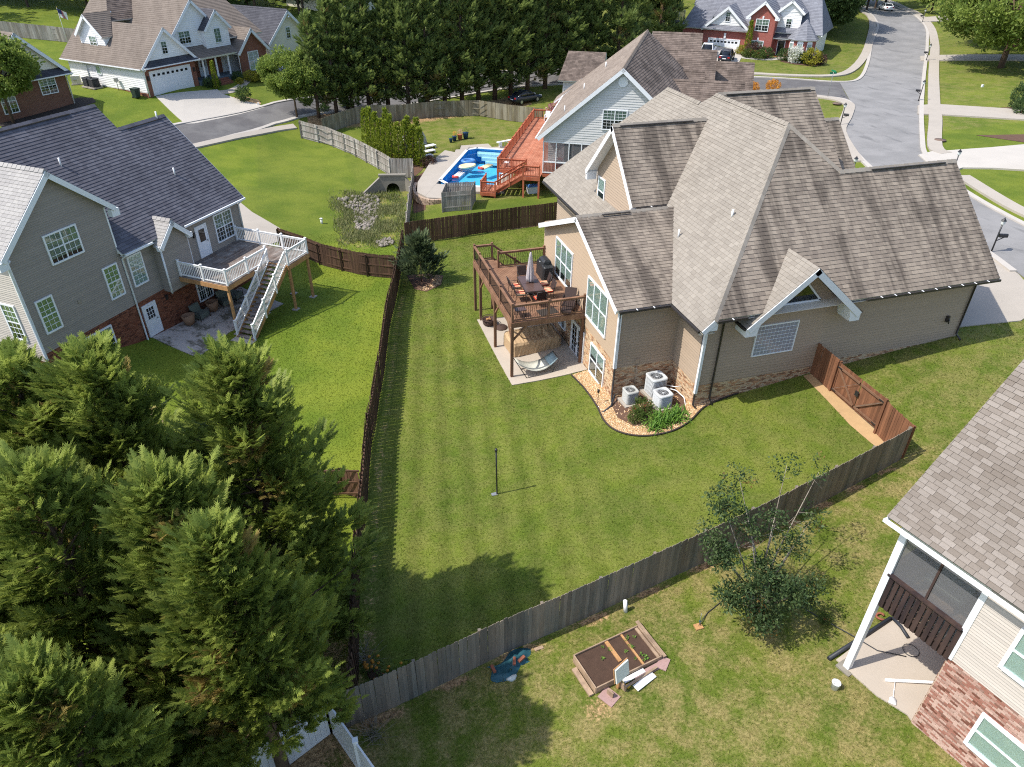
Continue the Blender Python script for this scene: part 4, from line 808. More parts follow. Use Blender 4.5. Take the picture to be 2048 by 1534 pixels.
for z, r in ((.78, .15), (.8, .19), (1.0, .2), (1.4, .17), (1.9, .12), (2.3, .08), (2.55, .035)): rg.append([((r * (1 + .28 * math.cos(8 * a))) * math.cos(a), (r * (1 + .28 * math.cos(8 * a))) * math.sin(a), z) for a in np.linspace(0, 2 * math.pi, 32, endpoint=False)])
MB().loft(rg).build('canopy', 'umbrella', um)
def chair(label, loc, rz, group=None, cushion=True):
    t = thing('patio_chair', label, 'chair', loc, rz, group)
    s = MB(); s.box(-.27, -.26, .38, .27, .26, .42); s.build('seat', 'wicker_dark', t)
    b = MB(); b.slab([(-.26, -.26, .45), (.26, -.26, .45), (.26, -.42, .98), (-.26, -.42, .98)], (0, .02, .006)); b.build('backrest', 'wicker_dark', t)
    f = MB(); f.tube([(-.28, -.43, 1.0), (-.28, -.27, .42), (-.28, -.3, 0)], .017, 5); f.tube([(.28, -.43, 1.0), (.28, -.27, .42), (.28, -.3, 0)], .017, 5); f.tube([(-.28, -.43, 1.0), (.28, -.43, 1.0)], .017, 5); f.build('back_frame', 'bronze', t)
    for x in (-.29, .29): MB().tube([(x, .28, 0), (x, .27, .62), (x, .2, .66), (x, -.33, .66)], .017, 5).build('armrest', 'bronze', t)
    if cushion: MB().box(-.25, -.25, .42, .25, .25, .49).build('cushion', 'stripe', t)
    return t
CH = 'dark mesh chairs round the deck table'
c0 = chair('dark mesh chair with red striped cushion beside the deck table', (10.93, 35.35, DZ), R(-88), CH)
for x, y, a in ((10.95, 34.45, -95), (12.55, 34.35, 92), (12.62, 35.25, 86)): dup(c0, (x, y, DZ), R(a))
dup(c0, (11.8, 33.55, DZ), R(2), 'dark mesh chair with striped cushion at the deck table end facing the rail', CH)
chair('bare dark mesh chair at the table end nearest the deck stair', (11.75, 36.35, DZ), R(180), cushion=False)
gr = thing('grill', 'gas grill under a black fabric cover standing against the house on the deck', 'grill', (13.3, 37.0, DZ), R(90))
rg = []
for z, a, b in ((.02, .7, .34), (.4, .71, .33), (.84, .7, .32), (.9, .62, .31), (.93, .44, .3), (1.1, .42, .25), (1.2, .36, .12)): rg.append([(math.copysign(abs(math.cos(k)) ** .25, math.cos(k)) * a * (1 + .03 * math.sin(9 * k + z * 7)), math.copysign(abs(math.sin(k)) ** .25, math.sin(k)) * b * (1 + .05 * math.cos(7 * k)), z) for k in np.linspace(0, 2 * math.pi, 28, endpoint=False)])
MB().loft(rg, smooth=False).build('fabric_cover', 'cover_black', gr); MB().lathe([(.075, 0), (.06, .008)], (0, .33, 1.02), 12, sy=.3).build('emblem', 'white_plastic', gr); MB().box(-.5, -.3, 0, .5, .3, .05).build('base', 'black_metal', gr)
lg = thing('lounge_chair', 'brown wicker lounge chair in the deck corner beside the house wall', 'chair', (13.25, 32.75, DZ), R(150))
MB().box(-.33, -.35, .3, .33, .4, .36).build('seat', 'wicker_dark', lg); MB().slab([(-.33, -.35, .36), (.33, -.35, .36), (.33, -.72, .95), (-.33, -.72, .95)], (0, .05, .03)).build('backrest', 'wicker_dark', lg)
for x in (-.36, .36): MB().tube([(x, .42, 0), (x, .4, .55), (x, -.45, .6), (x, -.5, 0)], .03, 6).build('armrest', 'wicker_dark', lg)
MB().box(-.28, .45, .2, .28, 1.0, .32).build('leg_rest', 'wicker_dark', lg)
pt = thing('side_table', 'low dark stool table in the outer corner of the brown deck', 'table', (10.4, 32.65, DZ)); MB().box(-.3, -.25, .4, .3, .25, .44).build('table_top', 'table_top', pt)
for x, y in ((-.25, -.2), (.25, -.2), (-.25, .2), (.25, .2)): MB().tube([(x, y, 0), (x * .9, y * .9, .4)], .02, 5).build('leg', 'bronze', pt)
solo(MB().box(-.55, -.35, .003, .55, .35, .015), 'door_mat', 'mat_dark', 'dark rectangular doormat on the deck boards by the lounge chair', 'mat', (12.0, 32.7, DZ), R(8))
# ---------------------------------------------------------------- things on the patio below
PZ = -.95
fp = thing('fire_pit', 'round rusty mesh fire pit on the patio by the deck post', 'fire pit', (10.1, 38.2, PZ))
MB().lathe([(.12, .2), (.36, .28), (.42, .4), (.38, .4), (.33, .31), (.1, .24)], n=18).build('bowl', 'rust_iron', fp); MB().lathe([(.3, 0), (.36, .06), (.42, .36), (.4, .36), (.34, .07), (.28, .0)], n=12).build('stand', 'rust_iron', fp); m = MB(); m.tube([(.47 * math.cos(a), .47 * math.sin(a), .44) for a in np.linspace(0, 6.283, 19)], .025, 5, False); m.build('rim', 'rust_iron', fp)
for a in (.6, 2.3, 4): MB().tube([(.15 * math.cos(a), .15 * math.sin(a), .36), (-.2 * math.cos(a), -.2 * math.sin(a), .42)], .045, 6).build('log', 'lumber', fp)
ld = thing('mesh_dome', 'round dark mesh dome lying on the patio beside the fire pit', 'dome', (10.75, 37.6, PZ)); MB().lathe([(.42, 0), (.4, .03), (.3, .1), (.05, .15)], n=18).build('dome', 'rust_iron', ld); MB().tube([(-.06, 0, .15), (0, 0, .2), (.06, 0, .15)], .012, 5).build('handle', 'black_metal', ld)
cv = thing('covered_sofa', 'bulky patio furniture under one big tan cover below the deck', 'cover', (11.9, 34.9, PZ), R(4))
rg = []
for i in range(25):
    t = i / 24; x = -1.55 + 3.1 * t; k = .1 if i in (0, 24) else 0; dip = .16 if 6 < i < 19 else 0; f = .014 * (-1) ** i
    prof = [(-.84 + k + f, 0), (-.82 + k - f * .7, .35), (-.8 + k + f * .4, .68), (-.72 + k, .82 - k), (-.3, .84 - dip - k + f * .5), (.2, .82 - dip * 1.3 - k - f * .5), (.55 - k, .95 - k), (.76 - k, .9 - k), (.82 - k + f * .5, .6), (.84 - k - f, .3), (.85 - k + f, 0)]
    rg.append([(x, y + rnd.uniform(-.02, .02), z + (rnd.uniform(-.02, .02) if z > .1 else 0)) for y, z in prof])
MB().loft(rg, smooth=False).build('fabric_cover', 'cover_tan', cv)
hm = thing('hammock', 'pale canvas hammock on a thin metal stand at the patio edge', 'hammock', (11.25, 32.15, PZ), R(3))
rg = []; rg2 = []
for i in range(11):
    t = i / 10; x = -1.15 + 2.3 * t; sag = .3 + .55 * (2 * t - 1) ** 2; ww = .42 + .12 * math.sin(t * 3.14)
    (rg if i <= 8 else rg2).append([(x, -ww, sag + .06), (x, -.2, sag - .03), (x, .2, sag - .03), (x, ww, sag + .06), (x, .2, sag - .05), (x, -.2, sag - .05)])
rg2.insert(0, rg[-1]); MB().loft(rg).build('sling', 'hammock', hm); MB().loft(rg2).build('pillow', 'hammock_blue', hm)
for y in (-.5, .5): MB().tube([(-1.2, y * .9, .86), (-.75, y, .02), (.75, y, .02), (1.2, y * .9, .86)], .022, 6).build('stand_rail', 'black_metal', hm)
for x in (-.75, .75): MB().tube([(x, -.5, .02), (x, .5, .02)], .022, 6).build('cross_bar', 'black_metal', hm)
for x in (-1.2, 1.2): MB().tube([(x, -.46, .86), (x, .46, .86)], .018, 6).build('spreader', 'black_metal', hm)
solo(MB().box(-.45, -.3, .0, .45, .3, .02), 'door_mat', 'mat_dark', 'dark doormat on the patio in front of the glazed double door', 'mat', (13.5, 32.9, PZ + .004), R(90))
hs = MB(); hs.tube([(.2 * math.cos(a), .2 * math.sin(a), .03 + a * .004) for a in np.linspace(0, 18, 50)], .014, 5); solo(hs, 'garden_hose', 'copper_red', 'coiled brown hose at the patio corner by the basement window', 'hose', (13.75, 31.35, PZ + .02))
# ---------------------------------------------------------------- the pole on the lawn
po = thing('metal_pole', 'slim dark metal pole standing alone on the open lawn', 'pole', (6.28, 22.65, gz(6.28, 22.65)))
MB().tube([(0, 0, -.05), (-.03, 0, 2.5)], .035, 8).build('shaft', 'black_metal', po); MB().box(-.25, -.08, -.02, .02, .1, .03).build('base_plate', 'steel', po); MB().lathe([(.05, 2.42), (.07, 2.5), (.05, 2.58)], (-.03, 0, 0), 8).build('cap', 'black_metal', po)

# ================================================================ fences
def picket_mesh(w, h, t=.02, ear=.035, name='picket', mat='fence_dark', tone=.5):
    m = MB(); m.slab([(-w / 2, 0, 0), (w / 2, 0, 0), (w / 2, 0, h - ear), (w / 2 - ear, 0, h), (-w / 2 + ear, 0, h), (-w / 2, 0, h - ear)], (0, t, 0), tone); return m.mesh(name, mat)
def resample(path, step):
    P = [Vector((x, y)) for x, y in path]; out = []; acc = 0.0; nxt = 0.0
    for a, b in zip(P, P[1:]):
        L = (b - a).length
        while nxt <= acc + L + 1e-9: out.append((a.lerp(b, (nxt - acc) / L), (b - a).normalized())); nxt += step
        acc += L
    return out, acc
def fence(label, path, mat, h=1.83, pw=.14, sp=.15, side=1, name='picket_fence', rails=(.3, .95, 1.6), post_sp=2.4, box=False, rot=0.0, postmat=None, gap0=.04, maxn=295, wob=.008, jit=.012, posts=True, cat='fence', sub=None):
    """pickets on the left (+1) or right (-1) of the rails; box: pickets on both sides in turn"""
    c = path[len(path) // 2]; zb = gz(*c); off = (c[0], c[1], zb)
    T = thing(name, label, cat, off, off=off); meshes = [picket_mesh(pw, h, mat=mat, tone=k / 7, ear=.03) for k in range(8)]
    pts, L = resample(path, sp); lst = []
    for i, (p, d) in enumerate(pts):
        sd = side if not box else (1 if i % 2 else -1); n = Vector((-d.y, d.x)); q = p + n * (sd * (.045 if sd > 0 else .065))
        lst.append((q, math.atan2(d.y, d.x), sd))
    zs = gzs([q[0].x for q in lst], [q[0].y for q in lst]); items = []
    for (q, a, sd), z in zip(lst, zs): items.append((Vector((q.x, q.y, z + gap0 + rnd.uniform(-jit, jit))), a))
    order = sorted(range(len(items)), key=lambda i: (items[i][0] - CAM).length)
    far = MB()
    for rank, i in enumerate(order):
        p, a = items[i]; me = rnd.choice(meshes)
        if rank < maxn: inst(me, 'picket', T, p - Vector(off), (rnd.uniform(-wob, wob), rnd.uniform(-wob, wob), a + rot))
        else:
            M = Matrix.Rotation(a, 3, 'Z'); tn = rnd.random(); far.slab([p + M @ Vector(v) for v in ((-pw / 2, 0, 0), (pw / 2, 0, 0), (pw / 2, 0, h), (-pw / 2, 0, h))], M @ Vector((0, .02, 0)), tn)
    if far.f: far.build('pickets', mat, T, kind='stuff')
    pp, _ = resample(path, L / max(1, round(L / post_sp)))
    for k, (p, d) in enumerate(pp):
        if posts: z = gz(p.x, p.y); n = Vector((-d.y, d.x)) * (-side * .05 if not box else 0); m = MB(); m.box(p.x + n.x - .05, p.y + n.y - .05, z - .1, p.x + n.x + .05, p.y + n.y + .05, z + h - .05); m.build('post', postmat or mat, T)
        if k:
            a = pp[k - 1][0]
            for r in rails:
                m = MB(); m.beam((a.x, a.y, gz(a.x, a.y) + r), (p.x, p.y, gz(p.x, p.y) + r), .04, .09, tone=rnd.random()); m.build('rail', postmat or mat, T)
    return T
fence('dark brown shadowbox picket fence running down between the two back lawns', LEFTF[:-1] + [(-.95, 13.8)], 'fence_dark', pw=.14, sp=.136, box=True, post_sp=2.45)
fence('weathered grey picket fence between the open lawn and the raised bed', GREYF, 'fence_grey', side=-1, pw=.145, sp=.15)
fence('reddish brown picket fence with a wide timber gate beside the tan house', [(24.0, 25.2), (24.02, 23.6)], 'fence_red', side=-1, name='gate_fence', post_sp=1.6)
fence('short reddish picket panel joining the gate to the grey fence corner', [(24.06, 20.35), (23.95, 18.55)], 'fence_red', side=-1, name='gate_fence', post_sp=1.8)
fence('brown picket fence closing the lawn behind the tan house towards the pool', [(7.35, 53.0), (9.6, 53.2), (13.5, 53.75), (17.0, 54.0), (21.0, 54.0)], 'fence_brown', side=-1, pw=.14, sp=.15)
fence('dark stained fence with three rails closing the sunny lawn above the ditch', [(-2.2, 55.0), (-.6, 53.2), (.8, 51.0), (3.0, 48.7), (4.3, 47.7), (5.6, 46.9)], 'fence_dark', side=1, pw=.14, sp=.15, h=1.75)
fence('silvery weathered fence running down beside the corner lawn to the culvert', [(1.0, 85.4), (3.7, 83.0), (5.7, 79.1), (7.3, 74.8), (8.9, 71.2)], 'fence_weathered', side=1, pw=.14, sp=.15, h=1.9)
fence('short silvery fence panel above the concrete culvert mouth', [(8.9, 71.2), (11.0, 70.4)], 'fence_weathered', side=-1, pw=.14, sp=.15, h=1.9, name='fence_panel')
fence('grey weathered fence running from the culvert along the mulch strip', [(11.0, 70.4), (10.2, 66.5), (8.8, 60.0), (7.45, 53.2)], 'fence_weathered', side=1, pw=.14, sp=.16, h=1.8)
fence('olive grey fence in the cypress shade closing the pool yard', [(3.5, 86.0), (9.0, 90.2), (12.8, 90.0), (17.8, 90.2), (22.7, 89.0), (25.4, 85.6), (28.6, 82.4)], 'fence_olive', side=-1, pw=.15, sp=.16)
fence('dark picket fence ending under the conifers near the black air conditioner', [(-17.2, 36.4), (-15.2, 35.1), (-13.9, 34.2)], 'fence_dark', side=-1, h=1.5, pw=.14, sp=.15)
# the double gate
GT = thing('double_gate', 'reddish timber double gate with Z braces and black hinges in the side fence', 'gate', (24.02, 22.0, gz(24, 22)), R(90)); pm = [picket_mesh(.14, 1.7, mat='fence_red', tone=k / 5) for k in range(6)]
for s in (-1, 1):
    x0 = (-1.6 if s < 0 else .02)
    for i in range(11): inst(rnd.choice(pm), 'board', GT, (x0 + .07 + i * .143, -.05, .1))
    for z in (.3, 1.6): m = MB(); m.beam((x0 + .02, .03, z), (x0 + 1.56, .03, z), .05, .1); m.build('gate_rail', 'deck_post', GT)
    m = MB(); m.beam((x0 + (.05 if s > 0 else 1.53), .035, .32), (x0 + (1.53 if s > 0 else .05), .035, 1.58), .045, .09); m.build('brace', 'deck_post', GT)
    for z in (.3, 1.6): MB().box((1.3 if s > 0 else -1.6), .06, z - .03, (1.6 if s > 0 else -1.3), .075, z + .03).build('hinge', 'black_metal', GT)
    m = MB(); m.beam((x0 + .05, .06, 1.56), (x0 + 1.52, .06, .34), .008, .008); m.build('brace_wire', 'steel', GT)
MB().box(-.1, .03, .9, .12, .08, 1.15).build('latch', 'black_metal', GT)
for x in (-1.68, 1.68): MB().box(x - .06, -.02, -.1, x + .06, .1, 1.85).build('post', 'fence_red', GT)
# white vinyl fence
VF = thing('vinyl_fence', 'smooth white vinyl privacy fence with a right-angle corner below the conifers', 'fence', (-1.65, 13.55, gz(-1.65, 13.55)), off=(-1.65, 13.55, gz(-1.65, 13.55)))
for (x0, y0), (x1, y1), n in (((-6.6, 11.0), (-1.65, 13.55), 3), ((-1.65, 13.55), (.55, 8.6), 3)):
    for i in range(n):
        a = (x0 + (x1 - x0) * i / n, y0 + (y1 - y0) * i / n); b = (x0 + (x1 - x0) * (i + 1) / n, y0 + (y1 - y0) * (i + 1) / n); q = Pl(a, b); m = MB(); k = int(q.L / .17); za, zb_ = gz(*a), gz(*b)
        for j in range(k): s0 = q.L * j / k; zz0 = za + (zb_ - za) * j / k; q.box(m, s0 + .004, s0 + q.L / k - .004, -.02, .02, zz0 + .06, zz0 + 1.68)
        m.build('panel', 'white_plastic', VF); z = za
        for zr in (.08, 1.72): m = MB(); m.beam((*a, za + zr), (*b, zb_ + zr), .055, .13); m.build('rail', 'white_plastic', VF)
        for pp_ in ((a, b) if i == n - 1 else (a,)):
            m = MB(); zz0 = gz(*pp_); m.box(pp_[0] - .065, pp_[1] - .065, zz0 - .1, pp_[0] + .065, pp_[1] + .065, zz0 + 1.85); m.box(pp_[0] - .08, pp_[1] - .08, zz0 + 1.85, pp_[0] + .08, pp_[1] + .08, zz0 + 1.89); m.build('post', 'white_plastic', VF)

# ================================================================ the grey house on the left
LO = (-14.14, 37.34); LA = 51.8; LZ = -1.3
GH = thing('grey_house', 'grey sided house with slate dark roof, brick basement and white railed deck', 'house', (*LO, LZ), R(LA), off=(0, 0, LZ)); LW = frame(LO, LA)
k93 = lambda z: 21 - (21 - z) * .93
S = 'shingle_slate'
ff = ((0, 0), (6.05, 0)); BT = 1.38
wall(GH, *ff, [(0, BT), (6.05, BT), (6.05, 7.4), (3.28, 9.85), (0, 7.0)], 'siding', 'grey_siding', row=.115)
wall(GH, *ff, [(0, -.2), (6.05, -1.4), (6.05, BT), (0, BT)], 'brick', 'mortar_grey', 'brick_brown', name='brick_base')
wall(GH, (0, 9.5), (0, 0), [(0, .9), (9.5, .9), (9.5, 7.1), (0, 7.1)], 'siding', 'pale_siding', row=.115); wall(GH, (0, 9.5), (0, 0), [(0, .2), (9.5, -.2), (9.5, .9), (0, .9)], 'brick', 'mortar_grey', 'brick_brown', name='brick_base')
wall(GH, (6.05, 0), (6.05, 6), (4.2, 7.3), 'siding', 'grey_siding', row=.115)
f2 = ((6.05, .02), (10.6, .02)); wall(GH, *f2, (BT, 4.6), 'siding', 'grey_siding', row=.115); wall(GH, (6.05, .02), (16, .02), (-1.6, BT), 'brick', 'mortar_grey', 'brick_brown', name='brick_base')
f3 = ((8.4, -.58), (10.55, -.58)); wall(GH, *f3, [(0, 1.22), (2.15, 1.22), (2.15, 4.35), (1.05, 5.3), (0, 4.35)], 'siding', 'grey_siding', row=.115, name='bay_wall'); wall(GH, (8.4, 0), (8.4, -.58), (1.22, 4.35), 'siding', 'grey_siding', row=.115, name='bay_wall'); wall(GH, (10.55, -.58), (10.55, .2), (1.22, 4.5), 'siding', 'grey_siding', row=.115, name='bay_wall')
MB().box(8.42, -.56, 1.18, 10.53, .0, 1.24).build('bay_floor', 'grey_siding', GH)
f4 = ((10.55, .0), (16, .0)); wall(GH, *f4, (BT, 4.75), 'siding', 'grey_siding', row=.115); wall(GH, (16, 0), (16, 10), [(0, -1.6), (10, -.8), (10, 4.75), (4.9, 9.2), (0, 4.75)], 'siding', 'grey_siding', row=.115); wall(GH, (16, 10), (0, 10), (-.8, 4.8), 'plain', 'grey_siding')
# roofs
ez = lambda v: 4.65 + .92 * (v + .4)
roof(GH, [(6.0, -.4, ez(-.4)), (16.3, -.4, ez(-.4)), (16.3, 4.82, ez(4.82)), (12.5, 4.82, ez(4.82)), (12.5, 6.2, ez(6.2)), (-.4, 6.2, ez(6.2)), (-.4, 3.0, ez(3.0)), (6.0, 3.0, ez(3.0))], S, rowh=.2, w=.3, single=140)
roof(GH, [(12.5, 4.82, ez(4.82)), (16.3, 4.82, ez(4.82)), (16.3, 10.4, 4.4), (12.5, 10.4, 4.4)], S, rowh=.3, w=.6); roof(GH, [(-.4, 6.2, ez(6.2)), (12.5, 6.2, ez(6.2)), (12.5, 12.4, 5.0), (-.4, 12.4, 5.0)], S, rowh=.3, w=.6)
roof(GH, [(-.45, -.35, 6.85), (3.28, -.35, 10.12), (3.28, 5.6, 10.12), (-.45, 5.6, 6.85)], 'shingle_slate_lit', rowh=.2, w=.3, single=120); roof(GH, [(6.55, -.35, 7.25), (3.28, -.35, 10.12), (3.28, 5.6, 10.12), (6.55, 2.45, 7.25)], S, rowh=.2, w=.3)
roof(GH, [(8.15, -.85, 4.22), (9.47, -.85, 5.5), (9.47, .55, 5.5), (8.15, -.4, 4.22)], 'shingle_slate_lit', rowh=.2, w=.3, name='bay_slope'); roof(GH, [(10.8, -.85, 4.22), (9.47, -.85, 5.5), (9.47, .55, 5.5), (10.8, -.4, 4.22)], S, rowh=.2, w=.3, name='bay_slope')
for a, b in (((12.5, 4.82, ez(4.82) + .02), (16.3, 4.82, ez(4.82) + .02)), ((-.4, 6.2, ez(6.2) + .02), (12.5, 6.2, ez(6.2) + .02)), ((9.47, -.85, 5.52), (9.47, .5, 5.52)), ((3.28, -.35, 10.14), (3.28, 5.4, 10.14))): ridge(GH, a, b, S if b[0] > 5 and a[0] != 9.47 else 'shingle_slate_lit')
vr = MB(); vr.beam((.5, 6.05, ez(6.1) + .03), (10.5, 6.05, ez(6.1) + .03), .09, .05); vr.beam((13, 4.68, ez(4.7) + .02), (15.8, 4.68, ez(4.7) + .02), .09, .05); vr.build('ridge_vent', 'bronze', GH)
rakes(GH, [((-.45, -.37, 6.85), (3.28, -.37, 10.1)), ((3.28, -.37, 10.1), (6.55, -.37, 7.25)), ((8.15, -.87, 4.22), (9.47, -.87, 5.48)), ((9.47, -.87, 5.48), (10.8, -.87, 4.22)), ((16.32, -.4, 4.63), (16.32, 4.82, ez(4.82)))], h=.27)
MB().slab([(-.4, -.33, 6.7), (3.28, -.33, 9.92), (3.28, 0, 9.92), (-.4, 0, 6.7)], (0, 0, .02)).build('soffit', 'white_trim', GH); MB().slab([(6.5, -.33, 7.1), (3.28, -.33, 9.92), (3.28, 0, 9.92), (6.5, 0, 7.1)], (0, 0, .02)).build('soffit', 'white_trim', GH); MB().box(10.6, -.36, 4.5, 16.2, 0, 4.52).build('soffit', 'white_trim', GH); MB().box(6.1, -.36, 4.42, 8.4, 0, 4.44).build('soffit', 'white_trim', GH)
for x, z in ((-.35, 6.55), (6.45, 6.95)): MB().box(x - .25, -.34, z - .22, x + .25, -.02, z + .18).build('cornice_return', 'white_trim', GH)
for x in (8.3, 10.65): MB().box(x - .16, -.84, 4.0, x + .16, -.58, 4.3).build('cornice_return', 'white_trim', GH)
gutter(GH, (10.7, -.47, 4.58), (16.3, -.47, 4.58), 'white_trim', False); gutter(GH, (6.1, -.47, 4.55), (8.1, -.47, 4.55), 'white_trim', False)
for p in ([(6.2, -.4, 4.5), (6.15, -.06, 4.25), (6.15, -.06, -1.2), (6.25, -.25, -1.3)], [(.0, -.3, 6.7), (-.06, -.06, 6.4), (-.06, -.06, .6), (-.1, -.25, .4)], [(8.35, -.63, 4.1), (8.35, -.63, 1.2)], [(16.05, -.4, 4.5), (16.02, -.06, 4.2), (16.02, -.06, 2.0)]): downpipe(GH, p, 'white_trim', .055)
cb = MB(); cb.box(-.04, -.04, 1.0, .08, .06, 6.9); cb.box(6.0, -.045, 4.6, 6.09, .06, 7.3); cb.box(8.36, -.62, 1.22, 8.44, -.54, 4.2); cb.build('corner_board', 'white_trim', GH)
# windows
window(GH, *ff, 2.12, k93(4.35), 4.1, k93(6.06), 2, 2, (3, 2), blind='blind', bl_h=.86); window(GH, *ff, .5, k93(.9), 1.5, k93(2.93), 1, 2, (3, 3), blind='blind_green'); window(GH, *ff, 4.71, k93(.9), 5.71, k93(2.98), 1, 2, (3, 3), blind='blind_green'); window(GH, *ff, 2.18, k93(-2.1), 4.14, k93(-.43), 2, 2, (3, 2), blind='blind', bl_h=.25)
window(GH, *f2, .38, k93(.92), 1.43, k93(2.96), 1, 2, (3, 3), blind='curtain'); window(GH, (10.55, -.58), (10.55, .02), .02, 1.75, .58, 4.1, 1, 2, (2, 3), blind='curtain'); window(GH, (10.55, 0), (16, 0), 2.95, k93(.95), 4.65, k93(2.98), 2, 2, (3, 3), blind='blind', bl_h=.5); window(GH, (10.55, .02), (16, .02), .25, -.75, 1.55, .75, 2, 2, (3, 2), blind='blind', bl_h=.1)
window(GH, (0, 9.5), (0, 0), 7.7, 2.0, 8.75, 4.1, 1, 2, (3, 3), blind='blind_green', bl_h=.5)
def door(par, A, B, s0, z0, w, h, lite=(.55, 1.9), grid=(3, 3), mat='door_white', lw=(.16, .16)):
    q = Pq(A, B); f = MB(); q.box(f, s0 - .09, s0, 0, .05, z0, z0 + h + .09); q.box(f, s0 + w, s0 + w + .09, 0, .05, z0, z0 + h + .09); q.box(f, s0, s0 + w, 0, .05, z0 + h, z0 + h + .09); f.build('door_frame', 'white_trim', par)
    d = MB(); q.box(d, s0, s0 + w, 0, .03, z0, z0 + h)
    a0, a1, b0, b1 = s0 + lw[0], s0 + w - lw[1], z0 + lite[0] * h, z0 + h - .16
    for i in range(grid[0] + 1): x = a0 + (a1 - a0) * i / grid[0]; q.box(d, x - .015, x + .015, .03, .045, b0, b1)
    for i in range(grid[1] + 1): z = b0 + (b1 - b0) * i / grid[1]; q.box(d, a0, a1, .03, .044, z - .015, z + .015)
    o = d.build('door', mat, par); g = MB(); q.box(g, a0, a1, .031, .036, b0, b1); g.build('pane', 'car_glass', o); h_ = MB(); q.box(h_, s0 + w - .12, s0 + w - .06, .03, .09, z0 + .95, z0 + 1.02); h_.build('handle', 'steel', o); return o
door(GH, *f2, 6.9 * .93 + .0 - 6.05 + .06, -1.02, .88, 1.98); door(GH, (10.55, 0), (16, 0), 1.3, 1.97, .86, 2.0, (.5, 1.9), (1, 1))
for x, z, yy in ((11.6, 3.6, 0), (8.35, .8, .02)): m = MB(); m.box(x - .06, yy - .14, z - .14, x + .06, yy, z + .14); m.box(x - .09, yy - .16, z + .1, x + .09, yy, z + .15); m.build('wall_lamp', 'bronze', GH)
m = MB(); m.box(2.75, -.06, 3.05, 2.95, 0, 3.25); m.build('dryer_vent', 'grey_siding', GH)
for u, v in ((7.4, 4.0), (13.2, 1.9), (15.6, 4.75)): MB().tube([(u, v, ez(v) - .1), (u, v, ez(v) + .45)], .05, 8).build('vent_pipe', 'white_plastic', GH)
NOGRASS.append([LW(0, 0), LW(16, 0), LW(16, 10), LW(0, 10)])
drape([LW(*p) for p in ((6.5, -.02), (5.9, -4.0), (9.2, -3.5), (13.6, -4.4), (14.6, -.02))], .04, 'patio', 'patio_stained', skirt=.15)
ac_unit('black air conditioner on a concrete pad beside the grey house corner', (*LW(-1.05, 1.0), gz(*LW(-1.05, 1.0)) + .05), .85, .95, 'ac_dark', R(LA), 'ac_dark')
# ---------------------------------------------------------------- its deck and stair
dz = 1.95; WD = thing('white_deck', 'weathered grey plank deck with white railings and long stair behind the grey house', 'deck', (*LO, LZ), R(LA), off=(0, 0, LZ))
fl = MB(); planks(fl, 10.6, 15.25, -4.25, -.03, 0, .145, dz); planks(fl, 9.2, 10.59, -4.25, -.62, 0, .145, dz); planks(fl, 13.1, 15.25, -5.8, -4.26, 0, .145, dz); fl.build('decking', 'deck_grey', WD, kind='stuff')
rm = MB()
for a, b in (((9.2, -4.27), (13.1, -4.27)), ((9.18, -4.27), (9.18, -.62)), ((13.1, -5.82), (15.27, -5.82)), ((15.27, -5.82), (15.27, -.05)), ((13.08, -5.82), (13.08, -4.27))): rm.beam((*a, dz - .17), (*b, dz - .17), .05, .28)
for x in np.arange(9.6, 15.2, .5): rm.box(x - .02, -4.2, dz - .26, x + .02, -.65, dz - .04)
rm.build('rim_joist', 'lumber', WD)
for x, y in ((9.3, -4.15), (13.2, -5.7), (15.15, -5.7), (15.15, -4.1), (12.1, -4.15)):
    w = LW(x, y); m = MB(); m.box(x - .07, y - .07, gz(*w) - .05, x + .07, y + .07, dz - .03); m.build('post', 'lumber', WD); m = MB(); m.box(x - .2, y - .2, gz(*w) - .05, x + .2, y + .2, gz(*w) + .06); m.build('footing', 'concrete', WD)
BALW = MB().box(-.014, -.014, 0, .014, .014, .8).mesh('baluster', 'white_plastic')
for a, b, e in (((9.3, -4.2), (9.3, -.66), (1, 1)), ((9.3, -4.2), (13.05, -4.2), (0, 1)), ((15.2, -.1), (15.2, -5.75), (1, 1)), ((13.15, -5.75), (15.2, -5.75), (1, 0))): railing(WD, a, b, dz, 'white_plastic', .95, every=1.85, bal=BALW, sp=.135, ends=e, cap=.09, post=.11)
s0, s1 = Vector((13.05, 0, dz)), Vector((9.0, 0, -1.32))
for v in (-4.38, -5.68): railing(WD, (13.05, v), (9.0, v), dz, 'white_plastic', .95, every=1.75, bal=BALW, sp=.13, z2=-1.32, ends=(0, 1), cap=.08, post=.11, bh=.16)
st = MB()
for v in (-4.42, -5.64): st.beam((13.1, v, dz - .14), (8.85, v, -1.5), .05, .28)
st.build('stringer', 'lumber', WD)
for i in range(17): t = (i + .6) / 17; m = MB(); x = 13.1 - 4.15 * t; z = dz - t * 3.3; m.box(x - .15, -5.62, z - .02, x + .15, -4.44, z + .02, rnd.random()); m.build('tread', 'deck_grey', WD)
MB().box(8.4, -5.8, -1.5, 9.0, -4.3, -1.34).build('stair_pad', 'concrete', WD)
